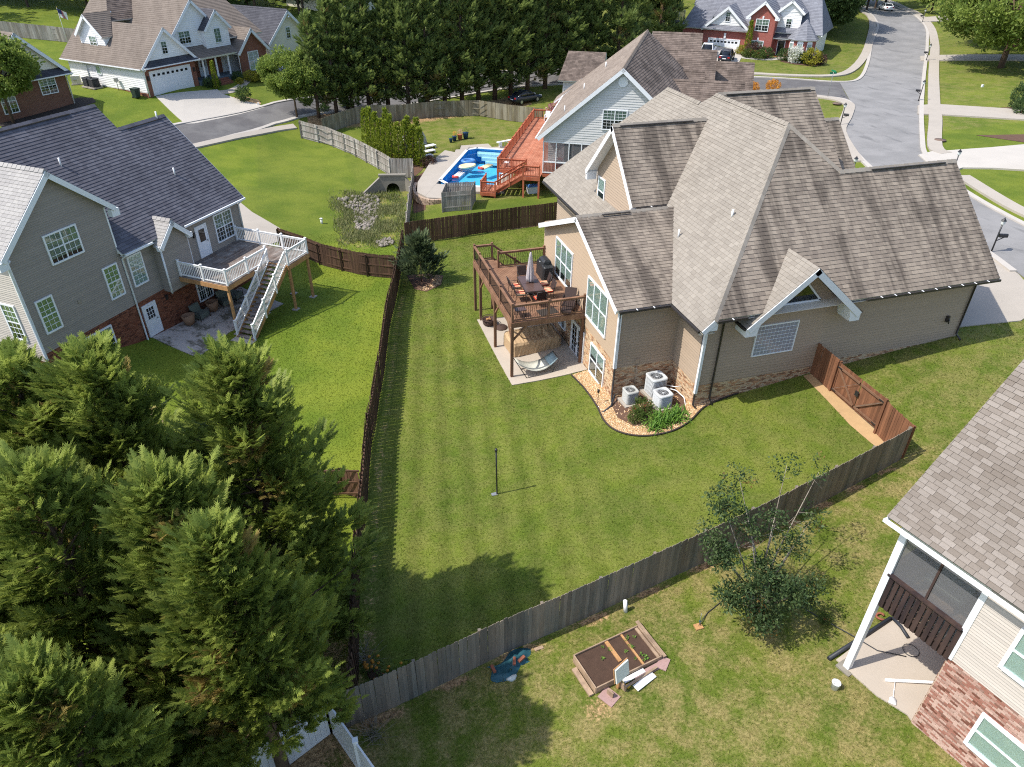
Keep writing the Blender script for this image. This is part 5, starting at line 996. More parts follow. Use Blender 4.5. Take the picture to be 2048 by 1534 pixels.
# patio furniture under it
def tub_chair(label, u, v, a, group):
    t = thing('wicker_chair', label, 'chair', (*LW(u, v), gz(*LW(u, v)) + .05), R(LA + a), group)
    rg = []
    for z, r in ((.12, .28), (.35, .34), (.7, .42)): rg.append([(r * math.cos(k), r * math.sin(k), z + (.12 * max(0, -math.sin(k)) if z > .6 else 0)) for k in np.linspace(0, 2 * math.pi, 18, endpoint=False)])
    ri = [[(p[0] * .86, p[1] * .86, p[2]) for p in rg[2]], [(p[0] * .8, p[1] * .8, .42) for p in rg[1]]]
    MB().loft(rg + ri).build('shell', 'wicker_tan', t); MB().lathe([(.26, .41), (.27, .47), (.2, .5)], n=12).build('cushion', 'mat_dark', t)
    for k in range(4): MB().tube([(.22 * math.cos(k * 1.57 + .78), .22 * math.sin(k * 1.57 + .78), 0), (.24 * math.cos(k * 1.57 + .78), .24 * math.sin(k * 1.57 + .78), .15)], .025, 5).build('leg', 'wicker_tan', t)
    return t
tub_chair('tan wicker tub chair on the stained patio beside the brick wall', 8.9, -.75, 0, None); tub_chair('tan wicker tub chair under the white deck between two cushioned seats', 11.0, -.8, 15, None)
def arm_seat(label, u, v, a, w=.75, tall=.9):
    t = thing('cushioned_seat', label, 'chair', (*LW(u, v), gz(*LW(u, v)) + .05), R(LA + a)); MB().box(-w / 2, -.35, .12, w / 2, .4, .42).build('cushion', 'cushion_sage', t); MB().slab([(-w / 2, .38, .42), (w / 2, .38, .42), (w / 2, .5, tall), (-w / 2, .5, tall)], (0, -.12, 0)).build('back_cushion', 'cushion_sage', t)
    m = MB()
    for x in (-w / 2 - .04, w / 2 + .04): m.tube([(x, -.36, 0), (x, -.36, .58), (x, .45, .62), (x, .5, 0)], .025, 5)
    m.build('frame', 'black_metal', t)
arm_seat('sage green cushioned armchair between the wicker chairs on the patio', 9.95, -.7, 0); arm_seat('dark framed sage seat in the shade under the white deck', 12.1, -.9, -20); arm_seat('sage seat deepest under the white deck beside the post', 13.0, -.9, 10, .8)
# low retaining wall of stacked blocks in the garden
RW = thing('garden_wall', 'low tan block retaining wall half hidden by the conifers', 'wall', (-9.2, 32.6, gz(-9.2, 32.6)), off=(-9.2, 32.6, gz(-9.2, 32.6)))
for k, (p, d) in enumerate(resample(smooth([(-11.2, 34.4), (-9.8, 33.4), (-8.4, 31.9), (-7.5, 30.3)], 4), .42)[0]):
    for r in range(2): m = MB(); z = gz(p.x, p.y); a = Vector((p.x, p.y, z + .12 + .2 * r)) + Vector((d.x, d.y, 0)) * (.2 * r); m.beam(a - Vector((d.x, d.y, 0)) * .2, a + Vector((d.x, d.y, 0)) * .2, .25, .19, tone=rnd.random()); m.build('block', 'retaining', RW)

# ================================================================ the house at the right with the screened porch
RO = (14.78, 10.44); RA = -76.1; RZ = .3; RH = thing('porch_house', 'house with grey shingle roof, screened corner porch and mottled brick base', 'house', (*RO, RZ), R(RA), off=(0, 0, RZ)); RWd = frame(RO, RA)
G = 'shingle_grey'
rz_ = lambda v: 6.98 + .97 * (v + .42)
roof(RH, [(-.45, -.42, rz_(-.42)), (9, -.42, rz_(-.42)), (9, 6.2, rz_(6.2)), (-.45, 6.2, rz_(6.2))], G, 'mat_dark', rowh=.145, w=.3, single=295, thick=.1); roof(RH, [(-.45, 6.2, rz_(6.2)), (9, 6.2, rz_(6.2)), (9, 12.8, rz_(-.42)), (-.45, 12.8, rz_(-.42))], G, rowh=.3, w=.6)
MB().beam((-.47, -.47, 6.86), (9, -.47, 6.86), .09, .1).build('gutter', 'white_trim', RH); rakes(RH, [((-.44, -.42, 6.85), (-.44, 6.2, rz_(6.2) - .12)), ((-.44, 12.8, 6.85), (-.44, 6.2, rz_(6.2) - .12))], h=.2)
w1 = ((2.32, 0), (9, 0)); wall(RH, *w1, (3.7, 6.85), 'siding', 'pale_siding', row=.105); wall(RH, *w1, (.0, 3.7), 'brick', 'mortar_tan', 'brick_mixed', name='brick_wall', single=290, bw=.215, bh=.075)
cb = MB(); cb.box(2.26, -.05, 3.7, 2.42, .08, 6.85); cb.build('corner_board', 'white_trim', RH)
wall(RH, (2.3, 3.2), (2.3, 0), (.2, 3.7), 'brick', 'mortar_tan', 'brick_mixed', name='brick_wall', bw=.215, bh=.075)
wall(RH, (0, 3.2), (2.3, 3.2), (.2, 3.7), 'brick', 'mortar_tan', 'brick_mixed', name='brick_wall', bw=.215, bh=.075); wall(RH, (0, 10), (0, 3.2), (.2, 3.7), 'brick', 'mortar_tan', 'brick_mixed', name='brick_wall', bw=.215, bh=.075)
wall(RH, (0, 3.2), (2.3, 3.2), (3.8, 6.8), 'siding', 'pale_siding', row=.105); wall(RH, (2.3, 3.2), (2.3, 0), (3.8, 6.8), 'siding', 'pale_siding', row=.105)
wall(RH, (0, 12.4), (0, 3.2), [(0, 3.7), (9.2, 3.7), (9.2, 9.8), (6.2, 12.6), (0, 7)], 'siding', 'pale_siding', row=.105); wall(RH, (9, 0), (9, 12), (.2, 6.9), 'plain', 'pale_siding'); wall(RH, (9, 12.4), (0, 12.4), (.2, 6.9), 'plain', 'pale_siding')
wall(RH, (.0, 3.2), (.0, .0), [(0, 6.75), (3.2, 6.75), (3.2, 6.9), (0, 10)], 'siding', 'pale_siding', row=.105, name='porch_gable')
MB().box(-.08, -.08, .3, .12, .12, 6.75).build('porch_post', 'white_trim', RH); MB().box(-.22, -.25, .18, .28, .25, .36).build('post_footing', 'headwall', RH)
MB().box(-.1, -.12, 6.62, 2.3, .1, 6.84).build('porch_beam', 'white_trim', RH); MB().box(-.1, .1, 6.62, .1, 3.2, 6.84).build('porch_beam', 'white_trim', RH)
fl = MB(); planks(fl, .0, 2.28, .02, 3.18, 0, .14, 3.82); fl.build('porch_floor', 'old_board', RH, kind='stuff'); m = MB(); m.box(.05, .0, 3.58, 2.28, .06, 3.8); m.box(0, .06, 3.58, .06, 3.18, 3.8); m.build('porch_joist', 'porch_dark', RH); MB().box(.1, .1, 6.7, 2.2, 3.1, 6.74).build('porch_ceiling', 'unlit_dark', RH)
for i in range(13): x = .14 + i * .172; m = MB(); m.box(x, -.07, 3.62, x + .125, -.035, 4.88, rnd.random()); m.build('slat', 'porch_dark', RH)
MB().box(.06, -.14, 4.9, 2.3, .06, 4.95).build('rail_cap', 'porch_dark', RH); MB().box(.06, -.035, 3.9, 2.3, .01, 4.0).build('rail', 'porch_dark', RH); MB().box(1.14, -.02, 4.95, 1.2, .04, 6.65).build('screen_mullion', 'porch_dark', RH)
for i in range(13): y = .25 + i * .23; m = MB(); m.box(-.07, y, 3.62, -.035, y + .13, 4.88, rnd.random()); m.build('slat', 'porch_dark', RH)
MB().box(-.14, .1, 4.9, .06, 3.2, 4.95).build('rail_cap', 'porch_dark', RH)
for a0, a1 in ((.1, 1.13), (1.21, 2.26)): MB().box(a0, .012, 3.85, a1, .016, 6.62).build('insect_screen', 'screen', RH)
MB().box(.012, .12, 3.85, .016, 3.18, 6.62).build('insect_screen', 'screen', RH)
window(RH, *w1, 3.62 - 2.32, 1.45, 6.6 - 2.32, 2.9, 2, 2, blind='blind_white', cas=.1); window(RH, *w1, 3.36 - 2.32, 4.65, 5.2 - 2.32, 5.62 + .6, 1, 2, blind='blind_white', cas=.1)
m = MB(); m.box(.9, 2.95, .32, 2.1, 3.15, .5); m.build('door_sill', 'old_board', RH)
# porch contents
sb = thing('porch_bench', 'pale padded bench seen through the porch screen', 'bench', (*RWd(.9, 1.7), 3.82), R(RA)); MB().box(-.5, -.3, .35, .7, .25, .5).build('seat', 'blind', sb); MB().box(-.5, .2, .5, .7, .3, .85).build('backrest', 'blind', sb)
for x in (-.42, .62): MB().box(x - .04, -.25, 0, x + .04, .25, .35).build('leg', 'porch_dark', sb)
rg = [[(.32 * r * math.cos(a) * (1 + .15 * math.sin(3 * a)), .26 * r * math.sin(a), z) for a in np.linspace(0, 6.283, 14, endpoint=False)] for z, r in ((0, 1), (.12, 1.1), (.28, .8), (.36, .3))]
solo(MB().loft(rg), 'pet_bed', 'curtain', 'rumpled pale blanket heap behind the porch rail', 'blanket', (*RWd(1.85, .55), 3.83), R(RA)); solo(MB().slab([(0, 0, 0), (.45, 0, 0), (.25, .1, .5)], (0, .02, 0)), 'paper_sheet', 'white_plastic', 'white folded sheet propped behind the porch rail near the corner post', 'paper', (*RWd(.3, .35), 3.84), R(RA))
NOGRASS.append([RWd(*p) for p in ((2.3, 0), (9, 0), (9, 12), (0, 12), (0, 3.2), (2.3, 3.2))])
drape([RWd(*p) for p in ((-.35, -.05), (-.45, 3.3), (2.4, 3.3), (2.4, -.02), (2.1, .1), (1.2, -.1))], .05, 'porch_patio', 'concrete_tan', .8, skirt=.15)
# things round it
gp = lambda u, v, h=0: (*RWd(u, v), gz(*RWd(u, v)) + h)
m = MB(); m.tube([gp(-.5, -.25, .07), gp(-.45, 1.2, .1), gp(-.42, 2.8, .09)], .075, 8); solo(m, 'drain_pipe', 'pipe_black', 'thick black corrugated pipe along the concrete slab edge by the porch post', 'pipe')
m = MB(); m.tube([gp(-.4, 2.85, .12), gp(0, 2.75, .12), gp(.4, 2.55, .12)], .06, 8); solo(m, 'drain_pipe', 'pipe_black', 'short black pipe leaning across the slab towards the brick wall', 'pipe')
m = MB(); m.tube([gp(1.0, .55, .1), gp(1.75, 1.5, .14), gp(2.2, 2.0, .2)], .05, 8); solo(m, 'white_pipe', 'white_plastic', 'white drain pipe lying on the slab against the brick corner', 'pipe')
bk = thing('bucket', 'white plastic bucket standing on the grass off the slab corner', 'bucket', gp(.3, -.95)); MB().lathe([(.11, 0), (.135, .3), (.145, .31), (.12, .31), (.1, .05)], n=14).build('tub', 'white_plastic', bk); MB().tube([(-.14, 0, .29), (0, .12, .22), (.14, 0, .29)], .005, 4).build('handle', 'steel', bk)
sv = thing('shovel', 'white plastic shovel lying on the stained concrete slab', 'shovel', gp(1.5, .25, .07), R(RA - 60)); MB().loft([[(.0, -.03, 0), (.0, .03, 0), (.0, .03, .02), (0, -.03, .02)], [(.08, -.1, 0), (.08, .1, 0), (.08, .1, .03), (.08, -.1, .03)], [(.28, -.11, 0), (.28, .11, 0), (.28, .11, .02), (.28, -.11, .02)]]).build('blade', 'white_plastic', sv); MB().tube([(.02, 0, .015), (-.6, 0, .02)], .014, 6).build('handle', 'white_plastic', sv)
pts = [(11.05, 13.4, .12), (11.6, 13.8, .03), (12.6, 14.2, .03), (13.87, 14.5, .03), (14.5, 13.7, .03), (15.2, 12.4, .03), (15.75, 11.3, .1), (16.1, 10.6, .08), (16.8, 10.1, .08)]; m = MB(); m.tube([(x, y, gz(x, y) + h) for x, y, h in pts], .016, 5); solo(m, 'cable', 'pipe_black', 'thin black cable snaking over the dry grass to the slab', 'cable')
m = MB(); m.tube([(.25 * math.cos(a), .25 * math.sin(a), .02 + .002 * a) for a in np.linspace(0, 12, 40)], .008, 4); solo(m, 'wire_coil', 'pipe_black', 'loose dark wire coiled on the concrete slab', 'wire', gp(.75, 2.2, .06))
m = MB(); m.tube([(.14 * math.cos(a), .14 * math.sin(a), .05 + .02 * math.sin(a * 2)) for a in np.linspace(0, 5, 14)], .04, 6); solo(m, 'clay_ornament', 'copper_red', 'curled rusty orange ornament on the grass by the black pipe', 'ornament', gp(-.65, 2.6, .02))
rd = thing('marker_rod', 'thin metal rod in a small wooden block with a cable on the lawn', 'rod', (11.02, 13.38, gz(11.02, 13.38))); MB().box(-.14, -.12, 0, .14, .12, .06).build('block', 'lumber', rd); MB().tube([(0, 0, .05), (0, 0, .75)], .008, 5).build('rod', 'steel', rd); MB().lathe([(.03, .3), (.03, .36)], n=6).build('insulator', 'tarp_teal', rd)
gn = thing('plastic_pipe', 'white plastic pipe stub standing against the grey fence', 'pipe', (8.9, 14.8, gz(8.9, 14.8))); MB().tube([(0, 0, -.05), (-.03, .1, .5)], .075, 10).build('stub', 'white_plastic', gn)
# ---------------------------------------------------------------- raised bed
BA = math.atan2(14.0 - 13.52, 8.92 - 6.35); RB = thing('raised_bed', 'timber framed raised vegetable bed of dark soil with two cross boards', 'garden bed', (7.8, 13.05, gz(7.8, 13.05)), BA)
bx, by = 1.31, .68
for a0, a1, b0, b1 in ((-bx, bx, -by - .02, -by + .02), (-bx, bx, by - .02, by + .02), (-bx - .02, -bx + .02, -by, by), (bx - .02, bx + .02, -by, by)): MB().box(a0, b0, -.1, a1, b1, .28, rnd.random()).build('side_board', 'old_board', RB)
MB().box(-bx + .02, -by + .02, -.1, bx - .02, by - .02, .2).build('soil', 'soil', RB)
for x, w, mt in ((-.1, .13, 'lumber'), (.55, .07, 'lumber')): MB().box(x, -by + .03 + (.45 if x < 0 else 0), .205, x + w, by - .03, .25).build('cross_board', mt, RB)
MB().box(bx + .03, -by - .05, .2, bx + .16, by + .2, .24).build('cap_board', 'old_board', RB); MB().box(bx - .16, -by + .03, .2, bx - .06, by - .03, .245).build('cap_board', 'old_board', RB)
m = MB(); m.box(-bx - .25, -by - .02, -.02, -bx - .08, by - .3, .06, .8); m.build('loose_plank', 'old_board', RB)
sd = []
for i in range(16):
    x, y = rnd.uniform(-1.15, 1.15), rnd.uniform(-.55, .55); m = MB()
    for k in range(5): a = k * 1.26 + rnd.random(); r = rnd.uniform(.06, .11); m.add([(x, y, .21), (x + r * .6 * math.cos(a - .35), y + r * .6 * math.sin(a - .35), .26), (x + r * math.cos(a), y + r * math.sin(a), .25), (x + r * .6 * math.cos(a + .35), y + r * .6 * math.sin(a + .35), .26)], [(0, 1, 2, 3)], rnd.random())
    m.build('seedling', 'leaf_lily', RB)
bf = lambda u, v, h=0: (7.8 + math.cos(BA) * u - math.sin(BA) * v, 13.05 + math.sin(BA) * u + math.cos(BA) * v, gz(7.8 + u, 13.05 + v) + h)
def plank(label, u, v, l, w, h, mat, a=0.0, z=.02, cat='board'): solo(MB().box(-l / 2, -w / 2, 0, l / 2, w / 2, h), 'board', mat, label, cat, bf(u, v, z), BA + a)
plank('square pinkish board flat on the ground beside the sign post', -1.0, -1.0, .5, .55, .04, 'pink_board', .35); plank('long pinkish board lying in front of the raised bed', .75, -.86, 1.3, .22, .045, 'pink_board', .03); plank('white painted board lying against the raised bed side', .1, -.8, .85, .16, .05, 'white_plastic', .04, .07); plank('wide white board lying in front of the raised bed', .3, -1.12, .85, .24, .04, 'white_plastic', .18, .05); plank('worn reddish plank lying across the white boards', .25, -.98, 1.4, .07, .05, 'old_board', .1, .12); plank('short pinkish board end with pale paint by the bed corner', 1.25, -.85, .5, .35, .035, 'pink_board', .6, .01)
for u, lb in ((-.95, 'small grey upright board end propped by the bed corner'), (-.45, 'small pale upright block beside the sign post')): solo(MB().box(-.03, -.12, 0, .03, .12, .26), 'board', 'old_board', lb, 'board', bf(u, -.98, .02), BA + .3)
plank('yellow painted wood scrap among the boards by the sign post', -.28, -1.02, .12, .1, .1, 'yellow_paint', .2, .06)
sg = thing('garden_sign', 'blank white square board on a short wooden post in front of the raised bed', 'sign', bf(-.55, -.85), BA + .25); MB().box(-.06, -.05, -.05, .06, .05, .75).build('post', 'lumber', sg); MB().slab([(-.3, -.1, .62), (.3, -.1, .62), (.3, .02, 1.2), (-.3, .02, 1.2)], (0, -.05, .012)).build('board', 'sign_white', sg); MB().slab([(-.33, -.09, .6), (.33, -.09, .6), (.33, .03, 1.22), (-.33, .03, 1.22)], (0, .03, 0)).build('backing', 'lumber', sg)
# tarp
TP = thing('tarp_heap', 'crumpled teal tarp weighted with bricks against the grey fence', 'tarp', (4.4, 14.05, gz(4.4, 14.05)), R(18)); nx_, ny_ = 16, 9; V = []; 
for j in range(ny_):
    for i in range(nx_):
        x = -.8 + 1.6 * i / (nx_ - 1); y = -.35 + .7 * j / (ny_ - 1); e = min(i, nx_ - 1 - i) / 3; f = min(j, ny_ - 1 - j) / 2.5; k = min(1, e) * min(1, f)
        V.append((x + .12 * math.sin(y * 9), y + .1 * math.sin(x * 5), k * (.1 + .1 * math.sin(x * 6 + y * 4) * math.cos(y * 7 + x * 3) + .05 * math.sin(x * 17) + .04 * math.cos(y * 23 + x * 9)) + .01))
MB().add(V, [(j * nx_ + i, j * nx_ + i + 1, (j + 1) * nx_ + i + 1, (j + 1) * nx_ + i) for j in range(ny_ - 1) for i in range(nx_ - 1)], smooth=True).build('sheet', 'tarp_teal', TP)
for x, y, a in ((.05, -.05, .9), (.3, -.12, .2), (-.7, .1, 1.4)): m = MB(); c, s = math.cos(a), math.sin(a); m.beam((x - c * .14, y - s * .14, .22), (x + c * .14, y + s * .14, .22), .1, .08); m.build('brick', 'copper_red', TP)
solo(MB().loft([[(r * .2 * math.cos(a) * (1 + .3 * math.sin(3 * a)), r * .12 * math.sin(a), z) for a in np.linspace(0, 6.28, 10, endpoint=False)] for z, r in ((0, 1), (.05, .8), (.08, .3))]), 'rag', 'curtain', 'pale rag on the grass below the teal tarp', 'rag', (4.25, 13.55, gz(4.25, 13.55)), .2)
solo(MB().box(-.16, -.06, 0, .16, .06, .04), 'board', 'old_board', 'grey scrap of wood on the grass beside the teal tarp', 'board', (5.45, 14.35, gz(5.45, 14.35)), .1)

# ================================================================ the house with the pool
PO = (21.1, 60.3); PA = -28; PZ0 = -1.2
PH = thing('pool_house', 'silver grey sided house with brown many-gabled roof beside the pool', 'house', (*PO, PZ0), R(PA), off=(0, 0, PZ0))
B1, B2 = 'shingle_brown', 'shingle_brown_shaded'
roof(PH, [(-.55, -.4, 4.3), (6.45, -.4, 10.25), (7.7, 13.5, 11.3), (-.55, 19.0, 4.3)], B1, rowh=.22, w=.4)
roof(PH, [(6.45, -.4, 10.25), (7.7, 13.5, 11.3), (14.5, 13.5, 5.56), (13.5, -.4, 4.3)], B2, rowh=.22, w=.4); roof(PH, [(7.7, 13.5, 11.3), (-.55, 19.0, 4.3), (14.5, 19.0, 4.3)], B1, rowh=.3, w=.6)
for nm, u0, u1, v, z, dv in (('a', 8.5, 17.0, 8.0, 8.0, 5.0), ('b', 9.4, 13.6, 12.9, 8.0, 3.0), ('c', 8.5, 14.8, 18.4, 9.0, 4.5), ('d', 8.0, 13.3, 22.5, 10.0, 5.0), ('e', 14.8, 19.0, 21.5, 7.5, 3.8)):
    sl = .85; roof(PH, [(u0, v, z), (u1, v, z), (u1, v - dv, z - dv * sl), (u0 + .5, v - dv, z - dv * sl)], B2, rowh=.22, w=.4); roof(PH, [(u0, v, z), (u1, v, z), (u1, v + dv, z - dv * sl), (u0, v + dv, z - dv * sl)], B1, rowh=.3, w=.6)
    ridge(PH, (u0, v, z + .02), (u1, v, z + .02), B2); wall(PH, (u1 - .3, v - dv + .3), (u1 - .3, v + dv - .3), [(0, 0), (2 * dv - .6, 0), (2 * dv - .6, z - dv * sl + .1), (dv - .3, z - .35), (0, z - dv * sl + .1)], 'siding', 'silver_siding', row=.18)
    wall(PH, (u0, v - dv + .3), (u1 - .3, v - dv + .3), (0, z - dv * sl + .1), 'siding', 'silver_siding', row=.18)
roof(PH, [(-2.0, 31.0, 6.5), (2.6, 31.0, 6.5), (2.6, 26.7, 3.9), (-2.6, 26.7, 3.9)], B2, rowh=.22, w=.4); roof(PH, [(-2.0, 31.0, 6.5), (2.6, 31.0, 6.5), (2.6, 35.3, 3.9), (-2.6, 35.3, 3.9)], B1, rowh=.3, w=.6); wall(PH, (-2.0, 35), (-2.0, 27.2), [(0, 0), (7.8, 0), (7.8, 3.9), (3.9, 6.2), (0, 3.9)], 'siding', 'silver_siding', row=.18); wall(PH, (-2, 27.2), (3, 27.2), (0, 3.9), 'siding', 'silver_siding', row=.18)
roof(PH, [(-1.6, 16.8, 3.6), (1.0, 16.8, 5.6), (1.0, 19.5, 5.6), (-1.6, 19.5, 3.6)], B1, rowh=.22, w=.4)
ridge(PH, (6.45, -.4, 10.27), (7.7, 13.5, 11.32), B1); ridge(PH, (7.7, 13.5, 11.32), (-.55, 19.0, 4.32), B1)
pf = ((0, 0), (13, 0)); wall(PH, *pf, [(0, 3.95), (13, 3.95), (13, 4.6), (6.45, 10.05), (0, 4.65)], 'siding', 'silver_siding', row=.2); wall(PH, (4.2, 0), (13, 0), (-1, 3.95), 'siding', 'silver_siding', row=.2)
wall(PH, (0, 19), (0, 3.2), (-1.2, 4.4), 'siding', 'silver_siding', row=.2); wall(PH, (0, 3.2), (4.2, 3.2), (1.1, 4.0), 'siding', 'silver_siding', row=.2); wall(PH, (4.2, 3.2), (4.2, 0), (1.1, 4), 'siding', 'silver_siding', row=.2); wall(PH, (13, 0), (13, 27), (-1, 4.5), 'plain', 'silver_siding'); wall(PH, (13, 34), (0, 34), (-1, 4), 'plain', 'silver_siding'); wall(PH, (0, 3.2), (4.2, 3.2), (-1.2, 1.1), 'siding', 'silver_siding', row=.2)
rakes(PH, [((-.55, -.42, 4.28), (6.45, -.42, 10.23)), ((6.45, -.42, 10.23), (13.5, -.42, 4.28))], h=.3); gutter(PH, (-.62, -.4, 4.25), (-.62, 19, 4.25), 'white_trim', False)
window(PH, *pf, 5.0, 5.2, 7.1, 6.9, 2, 2, (3, 3), blind='blind', bl_h=.5); q = Pl(*pf); m = MB(); m.add([q.p(6.5 + .42 * math.cos(a), o_, 9.1 + .42 * math.sin(a)) for o_ in (.03, .08) for a in np.linspace(.39, 6.67, 9)[:8]], [tuple(range(8)), tuple(range(15, 7, -1))] + [(i, (i + 1) % 8, 8 + (i + 1) % 8, 8 + i) for i in range(8)]); m.build('gable_vent', 'white_trim', PH)
window(PH, (0, 3.2), (4.2, 3.2), 1.4, 1.2, 3.2, 3.2, 2, 1, glass='glass_dark', blind='unlit_dark')
for u in (.03, 1.17, 2.3, 3.4, 4.12): MB().box(u - .04, -.05, 1.15, u + .04, .03, 3.95).build('porch_post', 'white_trim', PH)
for z in (1.2, 2.15, 3.9): MB().box(.07, -.04, z - .05, 4.1, .02, z + .05).build('porch_rail', 'white_trim', PH)
for i in range(32): m = MB(); m.box(.12 + i * .125, -.02, 1.25, .145 + i * .125, .0, 2.1); m.build('baluster', 'porch_dark', PH)
MB().box(.07, .03, 1.2, 4.1, .034, 3.9).build('insect_screen', 'screen', PH); MB().box(0, 0.05, 1.05, 4.2, 3.2, 1.13).build('porch_floor', 'deck_red_floor', PH); MB().box(0, -.06, .78, 4.2, .02, 1.04).build('rim_joist', 'deck_red', PH); MB().box(.05, .1, 3.95, 4.1, 3.15, 3.99).build('porch_ceiling', 'white_trim', PH)
for u, v in ((1.5, 2.0), (2.6, 7.0), (4.2, 10.5)): z = 4.3 + .85 * (u + .55); MB().tube([(u, v, z - .1), (u, v, z + .5)], .06, 8).build('vent_pipe', 'white_plastic', PH)
rc = thing('porch_chair', 'coral red wooden armchair inside the screened porch above the red deck', 'chair', (*PF(1.2, 1.0), 1.13), R(PA + 150)); MB().box(-.28, -.28, .38, .28, .28, .43).build('seat', 'chair_red', rc); MB().slab([(-.28, -.28, .43), (.28, -.28, .43), (.26, -.45, 1.05), (-.26, -.45, 1.05)], (0, .04, 0)).build('backrest', 'chair_red', rc); MB().box(-.2, -.3, .5, .2, -.2, .85).build('cushion', 'curtain', rc)
for x in (-.3, .3): MB().tube([(x, .28, 0), (x, .28, .62), (x, -.35, .66), (x, -.35, 0)], .03, 5).build('armrest', 'chair_red', rc)
NOGRASS.append([PF(*p) for p in ((0, 0), (13, 0), (13, 30), (0, 30))])
# ---------------------------------------------------------------- red deck
RD = thing('red_deck', 'long redwood stained deck with slatted railing and stair beside the pool', 'deck', (*PO, PZ0), R(PA), off=(0, 0, PZ0)); fz = 1.0
fl = MB(); planks(fl, -4.3, -.05, .65, 20.2, 90, .16, fz); planks(fl, -1.6, -.05, -1.0, .64, 90, .16, fz); planks(fl, -5.35, -3.95, -1.7, .5, 90, .16, -.45); fl.build('decking', 'deck_red_floor', RD, kind='stuff')
rm = MB()
for a, b, z in (((-4.32, .63), (-1.6, .63), fz), ((-4.32, .63), (-4.32, 20.2), fz), ((-1.6, -1.02), (-.05, -1.02), fz), ((-1.62, -1.02), (-1.62, .63), fz), ((-5.37, -1.72), (-3.95, -1.72), -.45), ((-5.37, -1.72), (-5.37, .5), -.45)): rm.beam((*a, z - .17), (*b, z - .17), .05, .3)
rm.build('rim_joist', 'deck_red', RD)
for u, v, z in ((-4.25, .7, fz), (-4.25, 6, fz), (-4.25, 12, fz), (-4.25, 18, fz), (-1.55, -.95, fz), (-.15, -.95, fz), (-5.2, -1.6, -.45), (-4.05, -1.6, -.45)): m = MB(); m.box(u - .08, v - .08, gz(*PF(u, v)) - .1, u + .08, v + .08, z - .02); m.build('post', 'deck_red', RD)
BALR = MB().box(-.02, -.02, 0, .02, .02, .82).mesh('baluster', 'deck_red')
for a, b, z, z2, e, sp in (((-4.28, .68), (-1.6, .68), fz, None, (1, 1), .14), ((-4.28, .68), (-4.28, 20.1), fz, None, (0, 1), .2), ((-1.58, -.98), (-.1, -.98), fz, None, (1, 1), .14), ((-4.28, 20.1), (-1.0, 20.1), fz, None, (0, 1), .2), ((-5.32, -1.66), (-3.98, -1.66), -.45, None, (1, 1), .14), ((-5.32, -1.66), (-5.32, .45), -.45, None, (0, 1), .14), ((-3.98, -1.3), (-1.6, -1.0), -.45, fz, (0, 0), .14), ((-3.98, .4), (-1.65, .4), -.45, fz, (1, 0), .14)): railing(RD, a, b, z, 'deck_red', .95, every=1.7, bal=BALR, sp=sp, z2=z2, ends=e, cap=.13)
st = MB(); st.beam((-3.95, -1.25, -.5), (-1.6, -1.0, fz - .1), .05, .28); st.beam((-3.95, .35, -.5), (-1.6, .35, fz - .1), .05, .28); st.build('stringer', 'deck_red', RD)
for i in range(8): t = (i + .5) / 8; m = MB(); u = -3.95 + 2.35 * t; z = -.45 + 1.45 * t; m.box(u - .15, -1.2 + .2 * t, z - .02, u + .15, .33, z + .02, rnd.random()); m.build('tread', 'deck_red_floor', RD)
MB().box(-2.2, 18.6, fz, -.2, 19.3, fz + .5).build('bench_box', 'deck_red', RD)
pl_ = thing('potted_plant', 'leafy plant in a dark pot at the red deck corner by the stair', 'plant', (*PF(-2.0, 1.1), fz)); MB().lathe([(.12, 0), (.17, .3), (.15, .3)], n=10).build('pot', 'mat_dark', pl_)
m = MB()
for i in range(40): a = rnd.uniform(0, 6.28); r = rnd.uniform(.1, .3); z = rnd.uniform(.3, .6); m.add([(0, 0, .3), (r * math.cos(a - .3), r * math.sin(a - .3), z), (r * 1.3 * math.cos(a), r * 1.3 * math.sin(a), z - .03), (r * math.cos(a + .3), r * math.sin(a + .3), z)], [(0, 1, 2, 3)], rnd.random())
m.build('leaves', 'leaf_lily', pl_)
dc = thing('wire_chair', 'pale wire chair on the red deck near its pool-side corner', 'chair', (*PF(-3.6, 1.5), fz), R(60)); MB().box(-.22, -.22, .4, .22, .22, .42).build('seat', 'white_plastic', dc); MB().slab([(-.22, -.22, .42), (.22, -.22, .42), (.2, -.3, .85), (-.2, -.3, .85)], (0, .015, 0)).build('backrest', 'white_plastic', dc)
for x, y in ((-.2, -.2), (.2, -.2), (-.2, .2), (.2, .2)): MB().tube([(x, y, 0), (x, y, .4)], .012, 5).build('leg', 'white_plastic', dc)
tc_ = thing('white_armchair', 'white moulded armchair at the far end of the red deck', 'chair', (*PF(-2.6, 19.4), fz), R(PA + 180)); MB().box(-.28, -.28, .36, .28, .28, .42).build('seat', 'white_plastic', tc_); MB().slab([(-.28, -.28, .42), (.28, -.28, .42), (.26, -.42, .95), (-.26, -.42, .95)], (0, .04, 0)).build('backrest', 'white_plastic', tc_)
for x in (-.3, .3): MB().box(x - .04, -.35, 0, x + .04, .28, .6).build('armrest', 'white_plastic', tc_)
